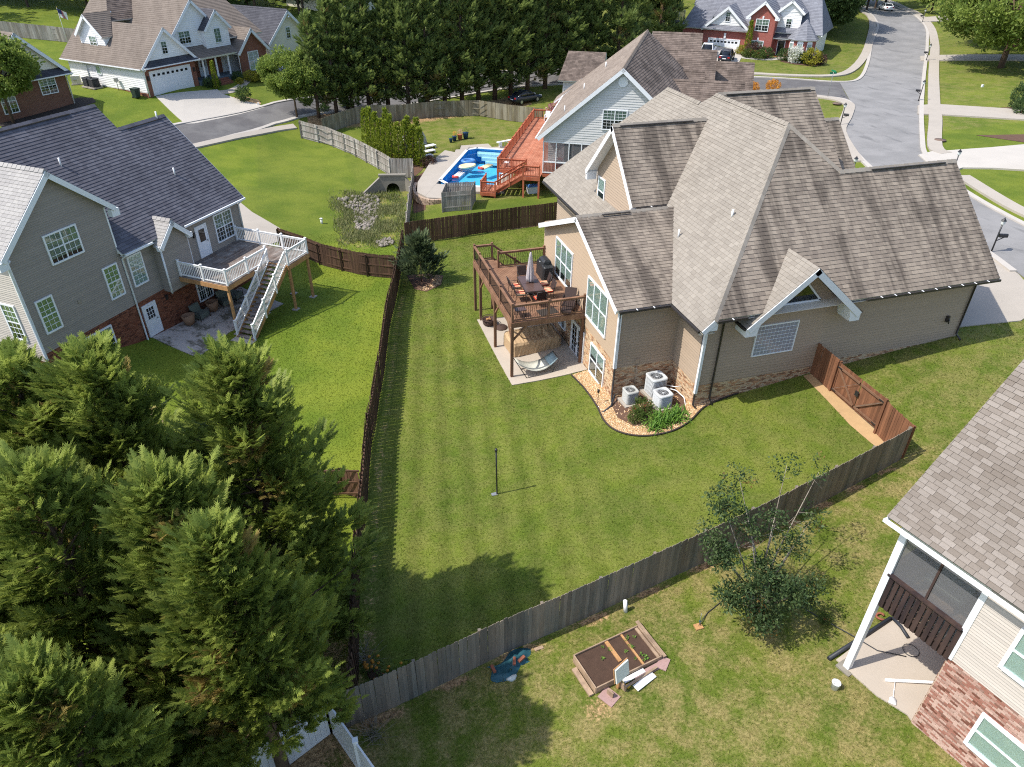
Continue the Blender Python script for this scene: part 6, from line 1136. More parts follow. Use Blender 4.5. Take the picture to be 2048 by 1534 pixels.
# ---------------------------------------------------------------- pool and its surround
wz = -.98
PL = thing('swimming_pool', 'blue lined swimming pool with clipped corners and white steps', 'pool', (*PF(-7.3, 6.7), -2.4), 0, off=(*PF(-7.3, 6.7), -2.4))
m = MB(); n = len(POOL); m.add([(x, y, -.72) for x, y in POOL] + [(x, y, -2.3) for x, y in POOL], [(i, n + i, n + (i + 1) % n, (i + 1) % n) for i in range(n)]); m.build('liner_wall', 'pool_deep', PL)
m = MB(); c4 = [PF(-10, .6), PF(-4.7, .6), PF(-4.7, 4.2), PF(-10, 4.2)]; m.slab([(x, y, -1.85) for x, y in c4], (0, 0, -.1)); m.slab([(*PF(u, v), z) for u, v, z in ((-10, 4.2, -1.85), (-4.7, 4.2, -1.85), (-4.7, 12.8, -2.35), (-10, 12.8, -2.35))], (0, 0, -.1)); m.build('pool_floor', 'pool_liner', PL)
m = MB()
for i in range(3): m.slab([(*PF(u, v), -1.05 - .3 * i) for u, v in ((-9.2 + .5 * i, 12.8), (-4.7, 12.8), (-4.7, 11.9 - .4 * i), (-8.9 + .5 * i, 11.9 - .4 * i))], (0, 0, -.3))
m.build('pool_steps', 'white_plastic', PL); MB().add([(x, y, wz) for x, y in POOL], [tuple(range(n))], smooth=False).build('water', 'pool_water', PL)
m = MB()
for i in range(n): a, b = POOL[i], POOL[(i + 1) % n]; m.beam((*a, -.72), (*b, -.72), .3, .06, ext=.08)
m.build('coping', 'white_paint', PL)
MB().tube([(*PF(-6.2, 13.2), -.75), (*PF(-6.2, 13.2), .1), (*PF(-6.0, 12.6), .25), (*PF(-5.2, 12.1), .15)], .03, 6).build('hand_rail', 'steel', PL); m = MB(); m.beam((*PF(-7.2, 13.6), -.2), (*PF(-5.2, 14.2), .15), .4, .06); m.box(*PF(-6.9, 13.7), -.75, *[c + .3 for c in PF(-6.9, 13.7)], -.25); m.build('diving_board', 'white_plastic', PL)
for poly in ([(-12.2, 14.3), (-10.5, 15.8), (-10.16, 15.8), (-10.16, -3.1), (-11.2, -2.2), (-12.0, .5), (-12.7, 7)], [(-10.15, 12.95), (-4.0, 12.95), (-3.4, 15.8), (-10.15, 15.8)], [(-10.15, .45), (-3.6, .45), (-3.4, -.4), (-7.5, -1.2), (-8.6, -3.3), (-9.8, -3.4), (-10.15, -3.1)], [(-4.55, .46), (-3.4, .46), (-3.4, 12.94), (-4.55, 12.94)]):
    P3 = [PF(*p) for p in poly]; m = MB(); m.slab([(x, y, -.74) for x, y in P3], (0, 0, -.9)); o = m.build('pool_deck', 'concrete'); o['kind'] = 'structure'; NOGRASS.append(P3)
SW = thing('block_wall', 'stacked tan stone block wall below the rounded pool deck end', 'wall', (*PF(-9.4, -3.5), gz(*PF(-9.4, -3.5))), off=(*PF(-9.4, -3.5), gz(*PF(-9.4, -3.5))))
pts, _ = resample(smooth([PF(-8.3, -3.2), PF(-9.0, -3.55), PF(-9.9, -3.55), PF(-11.0, -2.7), PF(-11.8, -1.2), PF(-12.2, .6)], 4), .38)
for r in range(4):
    for p, d in pts: m = MB(); z = -.88 - .17 * r; a = Vector((p.x, p.y, z)) + Vector((d.x, d.y, 0)) * (.19 * (r % 2)); m.beam(a - Vector((d.x, d.y, 0)) * .18, a + Vector((d.x, d.y, 0)) * .18, .25, .155, tone=rnd.random()); m.build('block', 'block_stone', SW)
drape([(10.9, 70.2), (12.0, 71.5), (12.9, 73.0), (11.0, 75.5), (8.0, 80.5), (7.0, 79.5), (9.0, 74.5), (10.3, 71.5)], .02, 'planting_bed', 'mulch', 1.0, skirt=0); drape([(10.2, 66.3), (11.0, 70.2), (12.2, 71.2), (11.3, 66.5), (10.9, 63), (10.3, 60.5), (9.2, 60.3)], .02, 'mulch_path', 'mulch', 1.0, skirt=0)
def floaty(label, u, v, mat, kind, a=0):
    t = thing('pool_float', label, 'pool float', (*PF(u, v), wz - .03), R(a))
    if kind == 'ring': MB().tube([(.62 * math.cos(k), .5 * math.sin(k), .12) for k in np.linspace(0, 6.283, 25)], .17, 8, False).build('ring', mat, t); MB().lathe([(.55, .1), (.5, .12)], n=16, sy=.8).build('seat', mat, t)
    elif kind == 'oval': MB().lathe([(.85, .0), (1.0, .08), (.95, .2), (.75, .22), (.7, .16), (.02, .16)], n=20, sy=.62).build('disc', mat, t)
    else:
        m = MB()
        for i in range(4): m.tube([(-.8, -.27 + .18 * i, .1), (.8, -.27 + .18 * i, .1)], .1, 8)
        m.build('mat', mat, t); MB().tube([(-.9, -.3, .16), (-.9, .3, .16)], .14, 8).build('pillow', 'float_red', t)
    return t
floaty('blue and red ring float drifting by the pool wall', -9.1, 8.6, 'float_blue', 'ring'); floaty('large round cream float in the pool', -8.8, 7.0, 'float_cream', 'oval', 20); floaty('cream air mattress with red pillow in mid pool', -6.9, 7.2, 'float_cream', 'mat', 40); floaty('narrow white air mattress near the shallow pool edge', -8.9, 4.0, 'white_plastic', 'mat', 55)
def lounger(label, loc, a, group):
    t = thing('sun_lounger', label, 'sun lounger', loc, R(a), group); MB().box(-.32, -.3, .28, .32, 1.2, .34).build('seat', 'white_plastic', t); MB().slab([(-.32, -.3, .34), (.32, -.3, .34), (.32, -.8, .8), (-.32, -.8, .8)], (0, .04, .04)).build('backrest', 'white_plastic', t)
    for x, y in ((-.28, -.2), (.28, -.2), (-.28, 1.1), (.28, 1.1)): MB().box(x - .04, y - .04, 0, x + .04, y + .04, .28).build('leg', 'white_plastic', t)
    return t
LG = 'white loungers beside the pool'
l0 = lounger('white plastic sun lounger facing the pool beside the clipped conifers', (13.6, 77.2, gz(13.6, 77.2) + .02), -68, LG)
for x, y in ((13.2, 75.6), (12.7, 74.3)): dup(l0, (x, y, gz(x, y) + .02), R(-68))
dm = thing('pool_slide_shell', 'big pale translucent half-dome shell behind the clipped conifers', 'shell', (12.6, 79.2, gz(12.6, 79.2)), R(20)); rg = []
for i in range(9): a = math.pi * i / 8; rg.append([(1.5 * math.cos(a), -.5, 1.9 * math.sin(a)), (1.3 * math.cos(a), .6, 1.6 * math.sin(a)), (1.25 * math.cos(a), .6, 1.55 * math.sin(a)), (1.45 * math.cos(a), -.5, 1.85 * math.sin(a))])
MB().loft(rg).build('shell', 'far_light', dm); MB().box(-1.5, -.5, 0, 1.5, .6, .08).build('base', 'far_light', dm)
def planter(label, x, y, mat, leaf, s=1.0):
    t = thing('flower_pot', label, 'flower pot', (x, y, gz(x, y) + .05)); MB().lathe([(.16 * s, 0), (.22 * s, .4 * s), (.24 * s, .42 * s), (.2 * s, .42 * s)], n=12).build('pot', mat, t); m = MB()
    for i in range(70): a = rnd.uniform(0, 6.28); r = rnd.uniform(.02, .3) * s; z = (.42 + rnd.uniform(.0, .4)) * s; k = .07 * s; m.add([(r * math.cos(a), r * math.sin(a), z), (r * math.cos(a) + k, r * math.sin(a), z + k * .4), (r * math.cos(a) + k * .5, r * math.sin(a) + k, z + k * .2)], [(0, 1, 2)], rnd.random())
    m.build('blooms', leaf, t)
planter('orange flowers in a blue pot at the pool deck corner', 17.2, 79.0, 'pot_blue', 'petal_orange', 1.2); planter('pink flowers in a terracotta pot at the pool deck corner', 17.9, 79.3, 'terracotta', 'petal_pink', 1.3); planter('tall dark leafed pot plant at the pool deck corner', 18.6, 79.5, 'pot_blue', 'leaf_dark', 1.5); planter('low green potted herb beside the orange flowers', 16.7, 78.6, 'pot_blue', 'leaf_lily', .9)
# pump enclosure
PE = thing('pump_enclosure', 'weathered grey board box fence with open top beside the pool', 'enclosure', (12.9, 59.9, gz(12.9, 59.9)), off=(12.9, 59.9, gz(12.9, 59.9))); ce = [(11.6, 59.2), (14.1, 58.8), (14.9, 60.6), (12.4, 61.2)]; pmz = [picket_mesh(.14, 1.75, mat='fence_weathered', tone=k / 5) for k in range(6)]
for i in range(4):
    a, b = Vector(ce[i]), Vector(ce[(i + 1) % 4]); L = (b - a).length; n_ = int(L / .15)
    for k in range(n_): p = a.lerp(b, (k + .5) / n_); d = (b - a).normalized(); inst(rnd.choice(pmz), 'board', PE, (p.x - 12.9, p.y - 59.9, gz(p.x, p.y) - gz(12.9, 59.9) + .03), (0, 0, math.atan2(d.y, d.x)))
    for z in (.4, 1.4): m = MB(); m.beam((*a, gz(*a) + z), (*b, gz(*b) + z), .05, .09); m.build('rail', 'fence_weathered', PE)
    m = MB(); m.box(a.x - .05, a.y - .05, gz(*a), a.x + .05, a.y + .05, gz(*a) + 1.8); m.build('post', 'fence_weathered', PE)
pu = thing('pool_pump', 'dark pool filter tank inside the grey enclosure', 'filter', (12.9, 60.1, gz(12.9, 60.1))); MB().lathe([(.25, 0), (.32, .1), (.32, .7), (.2, .9), (.05, .95)], n=14).build('tank', 'ac_dark', pu); MB().tube([(.3, 0, .2), (.6, 0, .2), (.6, .2, .2)], .05, 6).build('pipe', 'white_plastic', pu)
sh_ = thing('storage_box', 'pale storage box with blue lid stored under the red deck', 'box', (*PF(-.9, .3), gz(*PF(-.9, .3)))); MB().box(-.5, -.35, 0, .5, .35, .6).build('body', 'far_light', sh_); MB().box(-.54, -.38, .6, .54, .38, .68).build('lid', 'float_blue', sh_)
# culvert in the ditch
CU = thing('culvert', 'concrete headwall with a round dark pipe mouth and sloping wing wall', 'culvert', (8.6, 68.2, -2.5), R(-12), off=(0, 0, 0))
def arc(r, z0, n=14): return [(r * math.cos(math.pi - math.pi * i / n), z0 + r * math.sin(math.pi - math.pi * i / n)) for i in range(n + 1)]
hole = arc(.62, .65); out = [(-1.2, -.3), (-.62, -.3)] + hole + [(.62, -.3), (1.2, -.3), (1.2, 1.95), (-1.2, 1.95)]
m = MB(); m.slab([(x, 0, z) for x, z in out], (0, .3, 0)); m.build('headwall', 'headwall', CU); MB().box(-1.3, -.06, 1.95, 1.3, .36, 2.1).build('coping', 'headwall', CU)
m = MB(); m.slab([(-1.2, 0, -.3), (-1.2, 0, 1.8), (-2.9, -.9, .5), (-2.9, -.9, -.3)], (-.1, .22, 0)); m.build('wing_wall', 'headwall', CU); m = MB(); m.slab([(1.2, 0, -.3), (1.2, 0, 1.8), (2.0, -.6, 1.0), (2.0, -.6, -.3)], (.1, .22, 0)); m.build('wing_wall', 'headwall', CU)
m = MB(); hs_ = arc(.6, .65); m.loft([[(x, .02, z) for x, z in hs_] + [(.6, .02, -.2), (-.6, .02, -.2)], [(x, 2.2, z) for x, z in hs_] + [(.6, 2.2, -.2), (-.6, 2.2, -.2)]], cap=False); m.slab([(x, 2.2, z) for x, z in hs_] + [(.6, 2.2, -.2), (-.6, 2.2, -.2)], (0, .02, 0)); m.build('pipe', 'unlit_dark', CU)
def stones(n, poly, r0, r1, label): o = pebbles(n, poly, r0, r1, 'riprap', 'stone', .08); tag(o, label, 'stones')
stones(330, [(3.2, 66.8), (5.6, 68.0), (7.2, 67.4), (6.6, 64.5), (6.2, 61.5), (5.2, 57.6), (4.0, 58.5), (4.3, 63)], .1, .3, 'loose grey riprap stones down the dry ditch below the culvert'); stones(60, [(5.2, 54.6), (6.3, 54.9), (6.6, 53.6), (5.4, 53.2)], .1, .25, 'small heap of grey stones against the dark fence at the ditch end')
wp = thing('clean_out_pipe', 'white plastic pipe cap standing in the grass above the ditch', 'pipe', (1.3, 60.6, gz(1.3, 60.6))); MB().tube([(0, 0, -.1), (0, 0, .4)], .09, 10).build('pipe', 'white_plastic', wp); MB().lathe([(.13, .4), (.13, .47), (.05, .5)], n=10).build('cap', 'white_plastic', wp)

# ================================================================ far houses
def far_roof(par, pts, mat): return roof(par, pts, mat, rowh=.26, w=.55, thick=.2)
# ---- white house with brick garage front
WO = (-15.09, 94.66); WA = 45; WZ = 2.2; WH = thing('white_house', 'white sided house with brick garage front and brown gabled roof across the side street', 'house', (*WO, WZ), R(WA), off=(0, 0, WZ)); U = 'shingle_umber'; WF = frame(WO, WA)
gf = ((0, 0), (7.3, 0)); wall(WH, *gf, (2.0, 5.6), 'plain', 'brick_rust'); wall(WH, (0, 13.2), (0, 0), (2.9, 5.7), 'siding', 'white_siding', row=.2); wall(WH, (0, 13.2), (0, 0), (2.0, 2.9), 'plain', 'brick_rust'); wall(WH, *gf, [(.3, 6.0), (7.0, 6.0), (3.68, 9.1)], 'siding', 'white_siding', row=.2)
MB().box(.88, -.04, 2.5, 6.4, .0, 4.95).build('garage_door', 'door_white', WH)
for i in range(4): m = MB(); m.box(.98, -.055, 2.58 + i * .58, 6.3, -.04, 2.58 + i * .58 + .54); m.build('door_panel', 'door_white', WH)
for i in range(8): m = MB(); m.box(1.15 + i * .65, -.065, 4.5, 1.5 + i * .65, -.05, 4.75); m.build('door_light', 'car_glass', WH)
m = MB(); m.box(.75, -.06, 2.5, .88, .0, 5.1); m.box(6.4, -.06, 2.5, 6.53, 0, 5.1); m.box(.88, -.06, 4.95, 6.4, 0, 5.1); m.build('door_frame', 'white_trim', WH)
far_roof(WH, [(-.1, -.6, 5.55), (7.6, -.6, 5.55), (6.95, .02, 6.15), (.6, .02, 6.15)], 'shingle_char'); far_roof(WH, [(-.4, -.4, 5.5), (3.68, -.4, 9.4), (3.68, 9.0, 9.4), (7.2, 12.5, 12.77), (6.0, 14, 11.62), (-.4, 14, 5.5)], U); far_roof(WH, [(7.75, -.4, 5.5), (3.68, -.4, 9.4), (3.68, 9.0, 9.4), (7.75, 4.9, 5.5)], U)
window(WH, *gf, 3.15, 6.55, 4.0, 7.95, 1, 2, (2, 2), blind='blind', bl_h=.4); rakes(WH, [((-.4, -.42, 5.5), (3.68, -.42, 9.38)), ((3.68, -.42, 9.38), (7.75, -.42, 5.5))], h=.3); gutter(WH, (-.45, -.3, 5.45), (-.45, 14, 5.45), 'white_trim', False); gutter(WH, (-.1, -.66, 5.5), (7.7, -.66, 5.5), 'white_trim', False)
downpipe(WH, [(.1, -.5, 5.4), (.1, -.08, 5.1), (.1, -.08, 2.5)], 'white_trim', .07); downpipe(WH, [(-.3, 9.8, 5.3), (-.08, 9.8, 5.0), (-.08, 9.8, 3)], 'white_trim', .07)
for x in (.45, 6.95): m = MB(); m.box(x - .1, -.2, 4.2, x + .1, 0, 4.65); m.build('wall_lamp', 'bronze', WH)
window(WH, (0, 13.2), (0, 0), 5.0, 4.2, 5.9, 5.2, 1, 1, blind='blind_white')
# side dormer
far_roof(WH, [(.9, 9.3, 10.4), (4.6, 9.3, 10.4), (2.2, 6.8, 8.1), (.9, 6.8, 8.1)], U); far_roof(WH, [(.9, 9.3, 10.4), (4.6, 9.3, 10.4), (2.2, 11.8, 8.1), (.9, 11.8, 8.1)], U); wall(WH, (1.3, 11.5), (1.3, 7.1), [(0, 6.4), (4.4, 6.4), (4.4, 8.2), (2.2, 10.2), (0, 8.2)], 'siding', 'white_siding', row=.2, name='dormer_wall'); wall(WH, (1.3, 7.1), (3.3, 7.1), [(0, 6.6), (2.0, 8.2), (0, 8.2)], 'siding', 'white_siding', row=.2, name='dormer_wall'); window(WH, (1.3, 11.5), (1.3, 7.1), 1.7, 6.7, 3.0, 8.1, 2, 2, (2, 2), blind='blind_white', bl_h=.4); rakes(WH, [((.88, 6.8, 8.1), (.88, 9.3, 10.38)), ((.88, 9.3, 10.38), (.88, 11.8, 8.1))], h=.3)
# main block, big front gable, small gable, porch, right wing
far_roof(WH, [(3.7, 9.0, 9.4), (7.2, 12.5, 12.76), (12, 12.5, 12.76), (12, 9.0, 9.4)], 'shingle_brown_shaded')  # front slope faces off the sun, its shade is in the shingle colour
bg = ((5.9, 1.6), (13.2, 1.6)); wall(WH, *bg, [(0, 5.5), (7.3, 5.5), (7.3, 8.2), (3.65, 11.6), (0, 8.2)], 'siding', 'white_siding', row=.22); far_roof(WH, [(5.6, 1.2, 7.9), (9.55, 1.2, 11.7), (9.55, 12, 11.7), (5.6, 12, 7.9)], U); far_roof(WH, [(13.5, 1.2, 7.9), (9.55, 1.2, 11.7), (9.55, 12, 11.7), (13.5, 12, 7.9)], U); rakes(WH, [((5.6, 1.18, 7.9), (9.55, 1.18, 11.68)), ((9.55, 1.18, 11.68), (13.5, 1.18, 7.9))], h=.3); window(WH, *bg, 1.2, 6.95, 2.95, 8.4, 2, 2, (2, 2), blind='blind', bl_h=.5)
sg_ = ((10.4, .9), (14.2, .9)); wall(WH, *sg_, [(0, 6.0), (3.8, 6.0), (3.8, 8.4), (1.9, 10.2), (0, 8.4)], 'siding', 'white_siding', row=.22); wall(WH, (10.4, 1.6), (10.4, .9), (6, 8.4), 'siding', 'white_siding', row=.22); wall(WH, (14.2, .9), (14.2, 6), (6, 8.4), 'siding', 'white_siding', row=.22)
far_roof(WH, [(10.1, .5, 8.2), (12.3, .5, 10.4), (12.3, 6, 10.4), (10.1, 6, 8.2)], 'shingle_char'); far_roof(WH, [(14.5, .5, 8.2), (12.3, .5, 10.4), (12.3, 6, 10.4), (14.5, 6, 8.2)], U); rakes(WH, [((10.1, .48, 8.2), (12.3, .48, 10.38)), ((12.3, .48, 10.38), (14.5, .48, 8.2))], h=.28); window(WH, *sg_, 1.4, 6.6, 2.5, 8.3, 1, 1, (2, 4), blind='blind')
far_roof(WH, [(7.6, -.3, 5.5), (14.2, -.3, 5.5), (14.2, 2.2, 6.9), (5.8, 2.2, 6.9)], U); far_roof(WH, [(13.4, 1.0, 7.0), (20, 1.0, 7.0), (20, 8, 11.2), (13.4, 8, 11.2)], U); wall(WH, (13.3, 2.2), (20, 2.2), (2, 7.2), 'siding', 'white_siding', row=.22)
for u in (8.6, 10.6, 12.6): MB().lathe([(.16, 0), (.13, .1), (.12, 2.35), (.17, 2.45)], (u, .1, 3.0), 10).build('porch_column', 'white_trim', WH)
MB().box(7.4, -.1, 5.25, 14.2, .12, 5.5).build('porch_beam', 'white_trim', WH); wall(WH, (7.3, 2.2), (14.2, 2.2), (2.2, 5.6), 'plain', 'brick_rust'); MB().box(7.4, -.2, 2.4, 14.2, 2.2, 2.95).build('porch_floor', 'cushion_blue', WH)
door(WH, (7.3, 2.2), (14.2, 2.2), 2.4, 2.95, 1.1, 2.1, (.5, 1), (2, 2)); m = MB()
for i in range(3): m.box(9.6, -.5 - .35 * i, 2.2, 11.6, -.2 - .35 * i, 2.85 - .18 * i)
m.build('porch_step', 'brick_rust', WH)
rw = ((14.2, -.1), (19, -.1)); wall(WH, *rw, [(0, 1.8), (4.8, 1.8), (4.8, 5.5), (2.4, 7.75), (0, 5.5)], 'plain', 'brick_rust'); wall(WH, (19, -.1), (19, 9), (1.5, 5.5), 'plain', 'brick_rust'); far_roof(WH, [(13.8, -.5, 5.2), (16.6, -.5, 7.95), (16.6, 6, 7.95), (13.8, 6, 5.2)], U); far_roof(WH, [(19.4, -.5, 5.2), (16.6, -.5, 7.95), (16.6, 6, 7.95), (19.4, 6, 5.2)], U); rakes(WH, [((13.8, -.52, 5.2), (16.6, -.52, 7.93)), ((16.6, -.52, 7.93), (19.4, -.52, 5.2))], h=.34); window(WH, *rw, 1.5, 2.9, 3.3, 5.2, 2, 2, (2, 2), blind='blind_white'); downpipe(WH, [(14.1, -.4, 5.2), (14.1, -.2, 5), (14.1, -.2, 2.3)], 'white_trim', .07)
wall(WH, (20, 8), (0, 13.2), (2, 5.5), 'plain', 'white_siding')
for u, v in ((-.9, 9.1), (-.9, 8.0)): ac_unit('grey air conditioner against the white side wall of the white house', (*WF(u, v), gz(*WF(u, v)) + .1), .95, 1.0, 'ac_dark', R(WA), group='air conditioners by the white house')
hp = thing('heat_pump', 'cream flat heat pump box at the back of the white side wall', 'heat pump', (*WF(-.9, 11.3), gz(*WF(-.9, 11.3)))); MB().box(-.5, -.2, .1, .5, .2, 1.0).build('case', 'cream_siding', hp); MB().lathe([(.3, 0), (.3, .02)], (-.1, 0, .55), 12).build('grille', 'fan_dark', hp); MB().box(-.6, -.3, -.1, .6, .3, .1).build('concrete_pad', 'concrete', hp)
bn = thing('wheelie_bin', 'dark green wheeled bin beside the white house garage corner', 'bin', (*WF(-.75, 1.1), gz(*WF(-.75, 1.1))), R(WA)); MB().loft([[(-.28, -.3, .08), (.28, -.3, .08), (.28, .3, .08), (-.28, .3, .08)], [(-.36, -.4, 1.0), (.36, -.4, 1.0), (.36, .4, 1.0), (-.36, .4, 1.0)]], smooth=False).build('body', 'bin_green', bn); MB().box(-.39, -.45, 1.0, .39, .45, 1.08).build('lid', 'bin_green', bn)
for x in (-.3, .3): MB().tube([(x - .04, .32, .1), (x + .04, .32, .1)], .1, 10).build('wheel', 'tyre', bn)
gm = thing('gas_meter', 'grey utility meter and pipes on the white side wall', 'meter', (*WF(-.35, 4.6), gz(*WF(-.35, 4.6))), R(WA)); MB().tube([(0, 0, 0), (0, 0, 1.1), (.3, 0, 1.1)], .04, 6).build('pipe', 'steel', gm); MB().box(-.15, -.2, 1.0, .15, .2, 1.4).build('meter_box', 'steel', gm)
# flag pole with flag
fg = thing('flag_pole', 'white flag pole with a striped flag behind the white house', 'flag pole', (-28.0, 122.0, gz(-28, 122))); MB().tube([(0, 0, 0), (0, 0, 9.0)], .07, 8, r2=.04).build('pole', 'white_paint', fg); MB().lathe([(.03, 9.0), (.1, 9.1), (.03, 9.2)], n=8).build('finial', 'yellow_paint', fg)
fl_ = MB(); rg = lambda x, z: (x, .18 * math.sin(x * 5 + z * 2), z - .45 * x)
m = MB(); m.add([rg(i * .15, 8.7 - 1.7 * j) for j in (0, 1) for i in range(13)], [(i, i + 1, 14 + i, 13 + i) for i in range(12)]); fo = m.build('flag', 'flag_white', fg)
for s in range(7):
    m = MB(); m.add([(rg(i * .15, 8.7 - .131 * (2 * s + j) - (.0 if j == 0 else 0))[0], rg(i * .15, 0)[1] + dy, rg(i * .15, 8.7 - .131 * (2 * s + j))[2]) for dy in (.006,) for j in (0, 1) for i in range(13)], [(i, i + 1, 14 + i, 13 + i) for i in range(12)]); m.build('stripe', 'flag_red', fo)
m = MB(); m.slab([(.0, .25, 8.72), (.75, .2, 8.4), (.75, .2, 7.5), (.0, .25, 7.8)], (0, -.4, 0)); m.build('canton', 'flag_blue', fo)
fg.scale = (.55, .55, .55)
# ---- brick house at the left edge
KO = (-22.91, 94.42); KA = 46; KZ = 1.9; KH = thing('brick_cottage', 'brown brick house with cream sided gable at the side street', 'house', (*KO, KZ), R(KA), off=(0, 0, KZ)); KF = frame(KO, KA)
wall(KH, (-8.5, 0), (0, 0), (1.6, 5.6), 'plain', 'brick_kfar'); wall(KH, (0, 0), (0, 10), (1.6, 5.6), 'plain', 'brick_kfar'); wall(KH, (-8.5, 0), (0, 0), [(0, 5.9), (8.3, 5.9), (4.3, 9.7)], 'siding', 'cream_siding', row=.22); far_roof(KH, [(-9.2, -.4, 5.4), (-4.25, -.4, 10.0), (-4.25, 12, 10.0), (-9.2, 12, 5.4)], U); far_roof(KH, [(.7, -.4, 5.4), (-4.25, -.4, 10.0), (-4.25, 12, 10.0), (.7, 12, 5.4)], U); far_roof(KH, [(-8.8, -.7, 5.5), (.5, -.7, 5.5), (.2, .02, 6.1), (-8.5, .02, 6.1)], 'shingle_char'); rakes(KH, [((.7, -.42, 5.4), (-4.25, -.42, 9.98)), ((-9.2, -.42, 5.4), (-4.25, -.42, 9.98))], h=.34); window(KH, (-8.5, 0), (0, 0), 5.3, 3.7, 7.2, 5.4, 2, 2, (2, 3), blind='blind', bl_h=.5); window(KH, (-8.5, 0), (0, 0), .8, 2.6, 2.4, 5.0, 2, 2, (2, 3), blind='blind', bl_h=.5); wall(KH, (-8.5, 10), (-8.5, 0), (1.6, 5.6), 'plain', 'brick_kfar'); gutter(KH, (-8.8, -.76, 5.45), (.5, -.76, 5.45), 'white_trim', False); downpipe(KH, [(.1, -.6, 5.4), (.05, -.08, 5.1), (.05, -.08, 2.2)], 'white_trim', .07)
m = MB(); q = Pl((-8.5, 0), (0, 0)); m.add([q.p(4.25 + .4 * math.cos(a), o_, 8.5 + .4 * math.sin(a)) for o_ in (.04, .1) for a in np.linspace(0, 6.283, 13)[:12]], [tuple(range(12)), tuple(range(23, 11, -1))] + [(i, (i + 1) % 12, 12 + (i + 1) % 12, 12 + i) for i in range(12)]); m.build('gable_vent', 'white_trim', KH)
drape([KF(*p) for p in ((-9, -.05), (-9, -1.4), (-3, -1.6), (1.6, -1.6), (2.3, -.2), (1.6, 1.2), (.05, 1.4), (.05, -.05))], .04, 'planting_bed', 'mat_dark', 1.0, skirt=.1)
drape([KF(*p) for p in ((0.4, 12.5), (6, 10.5), (9, 16), (3, 18.5))], .05, 'paved_yard', 'concrete_tan', 2, skirt=.1); fence('pale board fence behind the white house garden', [(-38, 128), (-30, 125.5), (-22, 122)], 'fence_weathered', side=-1, pw=.3, sp=.31, h=1.9)
spa = thing('hot_tub', 'blue topped hot tub in the yard between brick cottage and white house', 'hot tub', (*KF(3.2, 13.5), gz(*KF(3.2, 13.5))), R(KA)); MB().box(-1.1, -1.1, 0, 1.1, 1.1, .85).build('shell', 'cream_siding', spa); MB().box(-1.15, -1.15, .85, 1.15, 1.15, .98).build('cover', 'float_blue', spa)
# ---- cream house behind the cypresses and the grey roofed one beyond
CO = (-1.18, 112.37); CA = 45; CH_ = thing('cream_house', 'cream stucco house with dark charcoal gable roof behind the cypress row', 'house', (*CO, 2.3), R(CA), off=(0, 0, 2.3)); D = 'shingle_char'
cf = ((0, 0), (8.0, 0)); wall(CH_, *cf, [(0, 2.0), (8.0, 2.0), (8.0, 5.4), (4.0, 8.7), (0, 5.4)], 'plain', 'cream_siding'); wall(CH_, (0, 14), (0, 0), (2, 5.4), 'plain', 'cream_siding'); wall(CH_, (8, 0), (8, 14), (2, 5.4), 'plain', 'cream_siding'); far_roof(CH_, [(-.5, -.5, 5.1), (4.0, -.5, 8.95), (4.0, 14, 8.95), (-.5, 14, 5.1)], D); far_roof(CH_, [(8.5, -.5, 5.1), (4.0, -.5, 8.95), (4.0, 14, 8.95), (8.5, 14, 5.1)], D); rakes(CH_, [((-.5, -.52, 5.1), (4, -.52, 8.93)), ((4, -.52, 8.93), (8.5, -.52, 5.1))], h=.34); window(CH_, *cf, 3.6, 5.3, 4.5, 6.8, 1, 2, (2, 2), blind='blind', bl_h=.3); window(CH_, *cf, 1.7, 2.9, 2.6, 4.6, 1, 2, (2, 2), blind='blind', bl_h=.3); ridge(CH_, (4, -.5, 8.97), (4, 14, 8.97), D); MB().lathe([(.16, 0), (.1, .2)], (4, -.6, 8.0), 8).build('security_lamp', 'white_trim', CH_)
FO = (12.5, 136.0); FH = thing('grey_roof_house', 'pale house with big grey roof glimpsed above the cypress tops', 'house', (*FO, 5.5), R(45), off=(0, 0, 5.5)); wall(FH, (0, 0), (9, 0), [(0, 4.5), (9, 4.5), (9, 8), (4.5, 12), (0, 8)], 'plain', 'cream_siding'); far_roof(FH, [(-.5, -.5, 7.7), (4.5, -.5, 12.2), (4.5, 15, 12.2), (-.5, 15, 7.7)], D); far_roof(FH, [(9.5, -.5, 7.7), (4.5, -.5, 12.2), (4.5, 15, 12.2), (9.5, 15, 7.7)], 'shingle_bluegrey'); rakes(FH, [((-.5, -.52, 7.7), (4.5, -.52, 12.18)), ((4.5, -.52, 12.18), (9.5, -.52, 7.7))], h=.4); wall(FH, (9, 0), (9, 14), (4, 8), 'plain', 'cream_siding'); wall(FH, (0, 14), (0, 0), (4, 8), 'plain', 'cream_siding'); window(FH, (0, 0), (9, 0), 3.8, 8.4, 5.0, 10, 1, 2, blind='blind_white'); far_roof(FH, [(8, 2, 7.4), (17, 2, 7.4), (17, 8, 11), (8, 8, 11)], 'shingle_bluegrey'); wall(FH, (9, 2.6), (16.6, 2.6), (4, 7.5), 'plain', 'far_light'); window(FH, (9, 2.6), (16.6, 2.6), 3, 5.2, 4.4, 6.8, 1, 2, blind='blind')
gt2 = thing('timber_gate', 'orange stained board gate between the white and cream houses', 'gate', (*frame(CO, CA)(-1.0, .6), gz(*frame(CO, CA)(-1.0, .6))), R(45))
for i in range(6): MB().box(-.6 + i * .2, -.03, 0, -.42 + i * .2, .03, 2.0, rnd.random()).build('board', 'orange_wood', gt2)
MB().box(-.6, .03, .4, .6, .08, .55).build('rail', 'orange_wood', gt2)
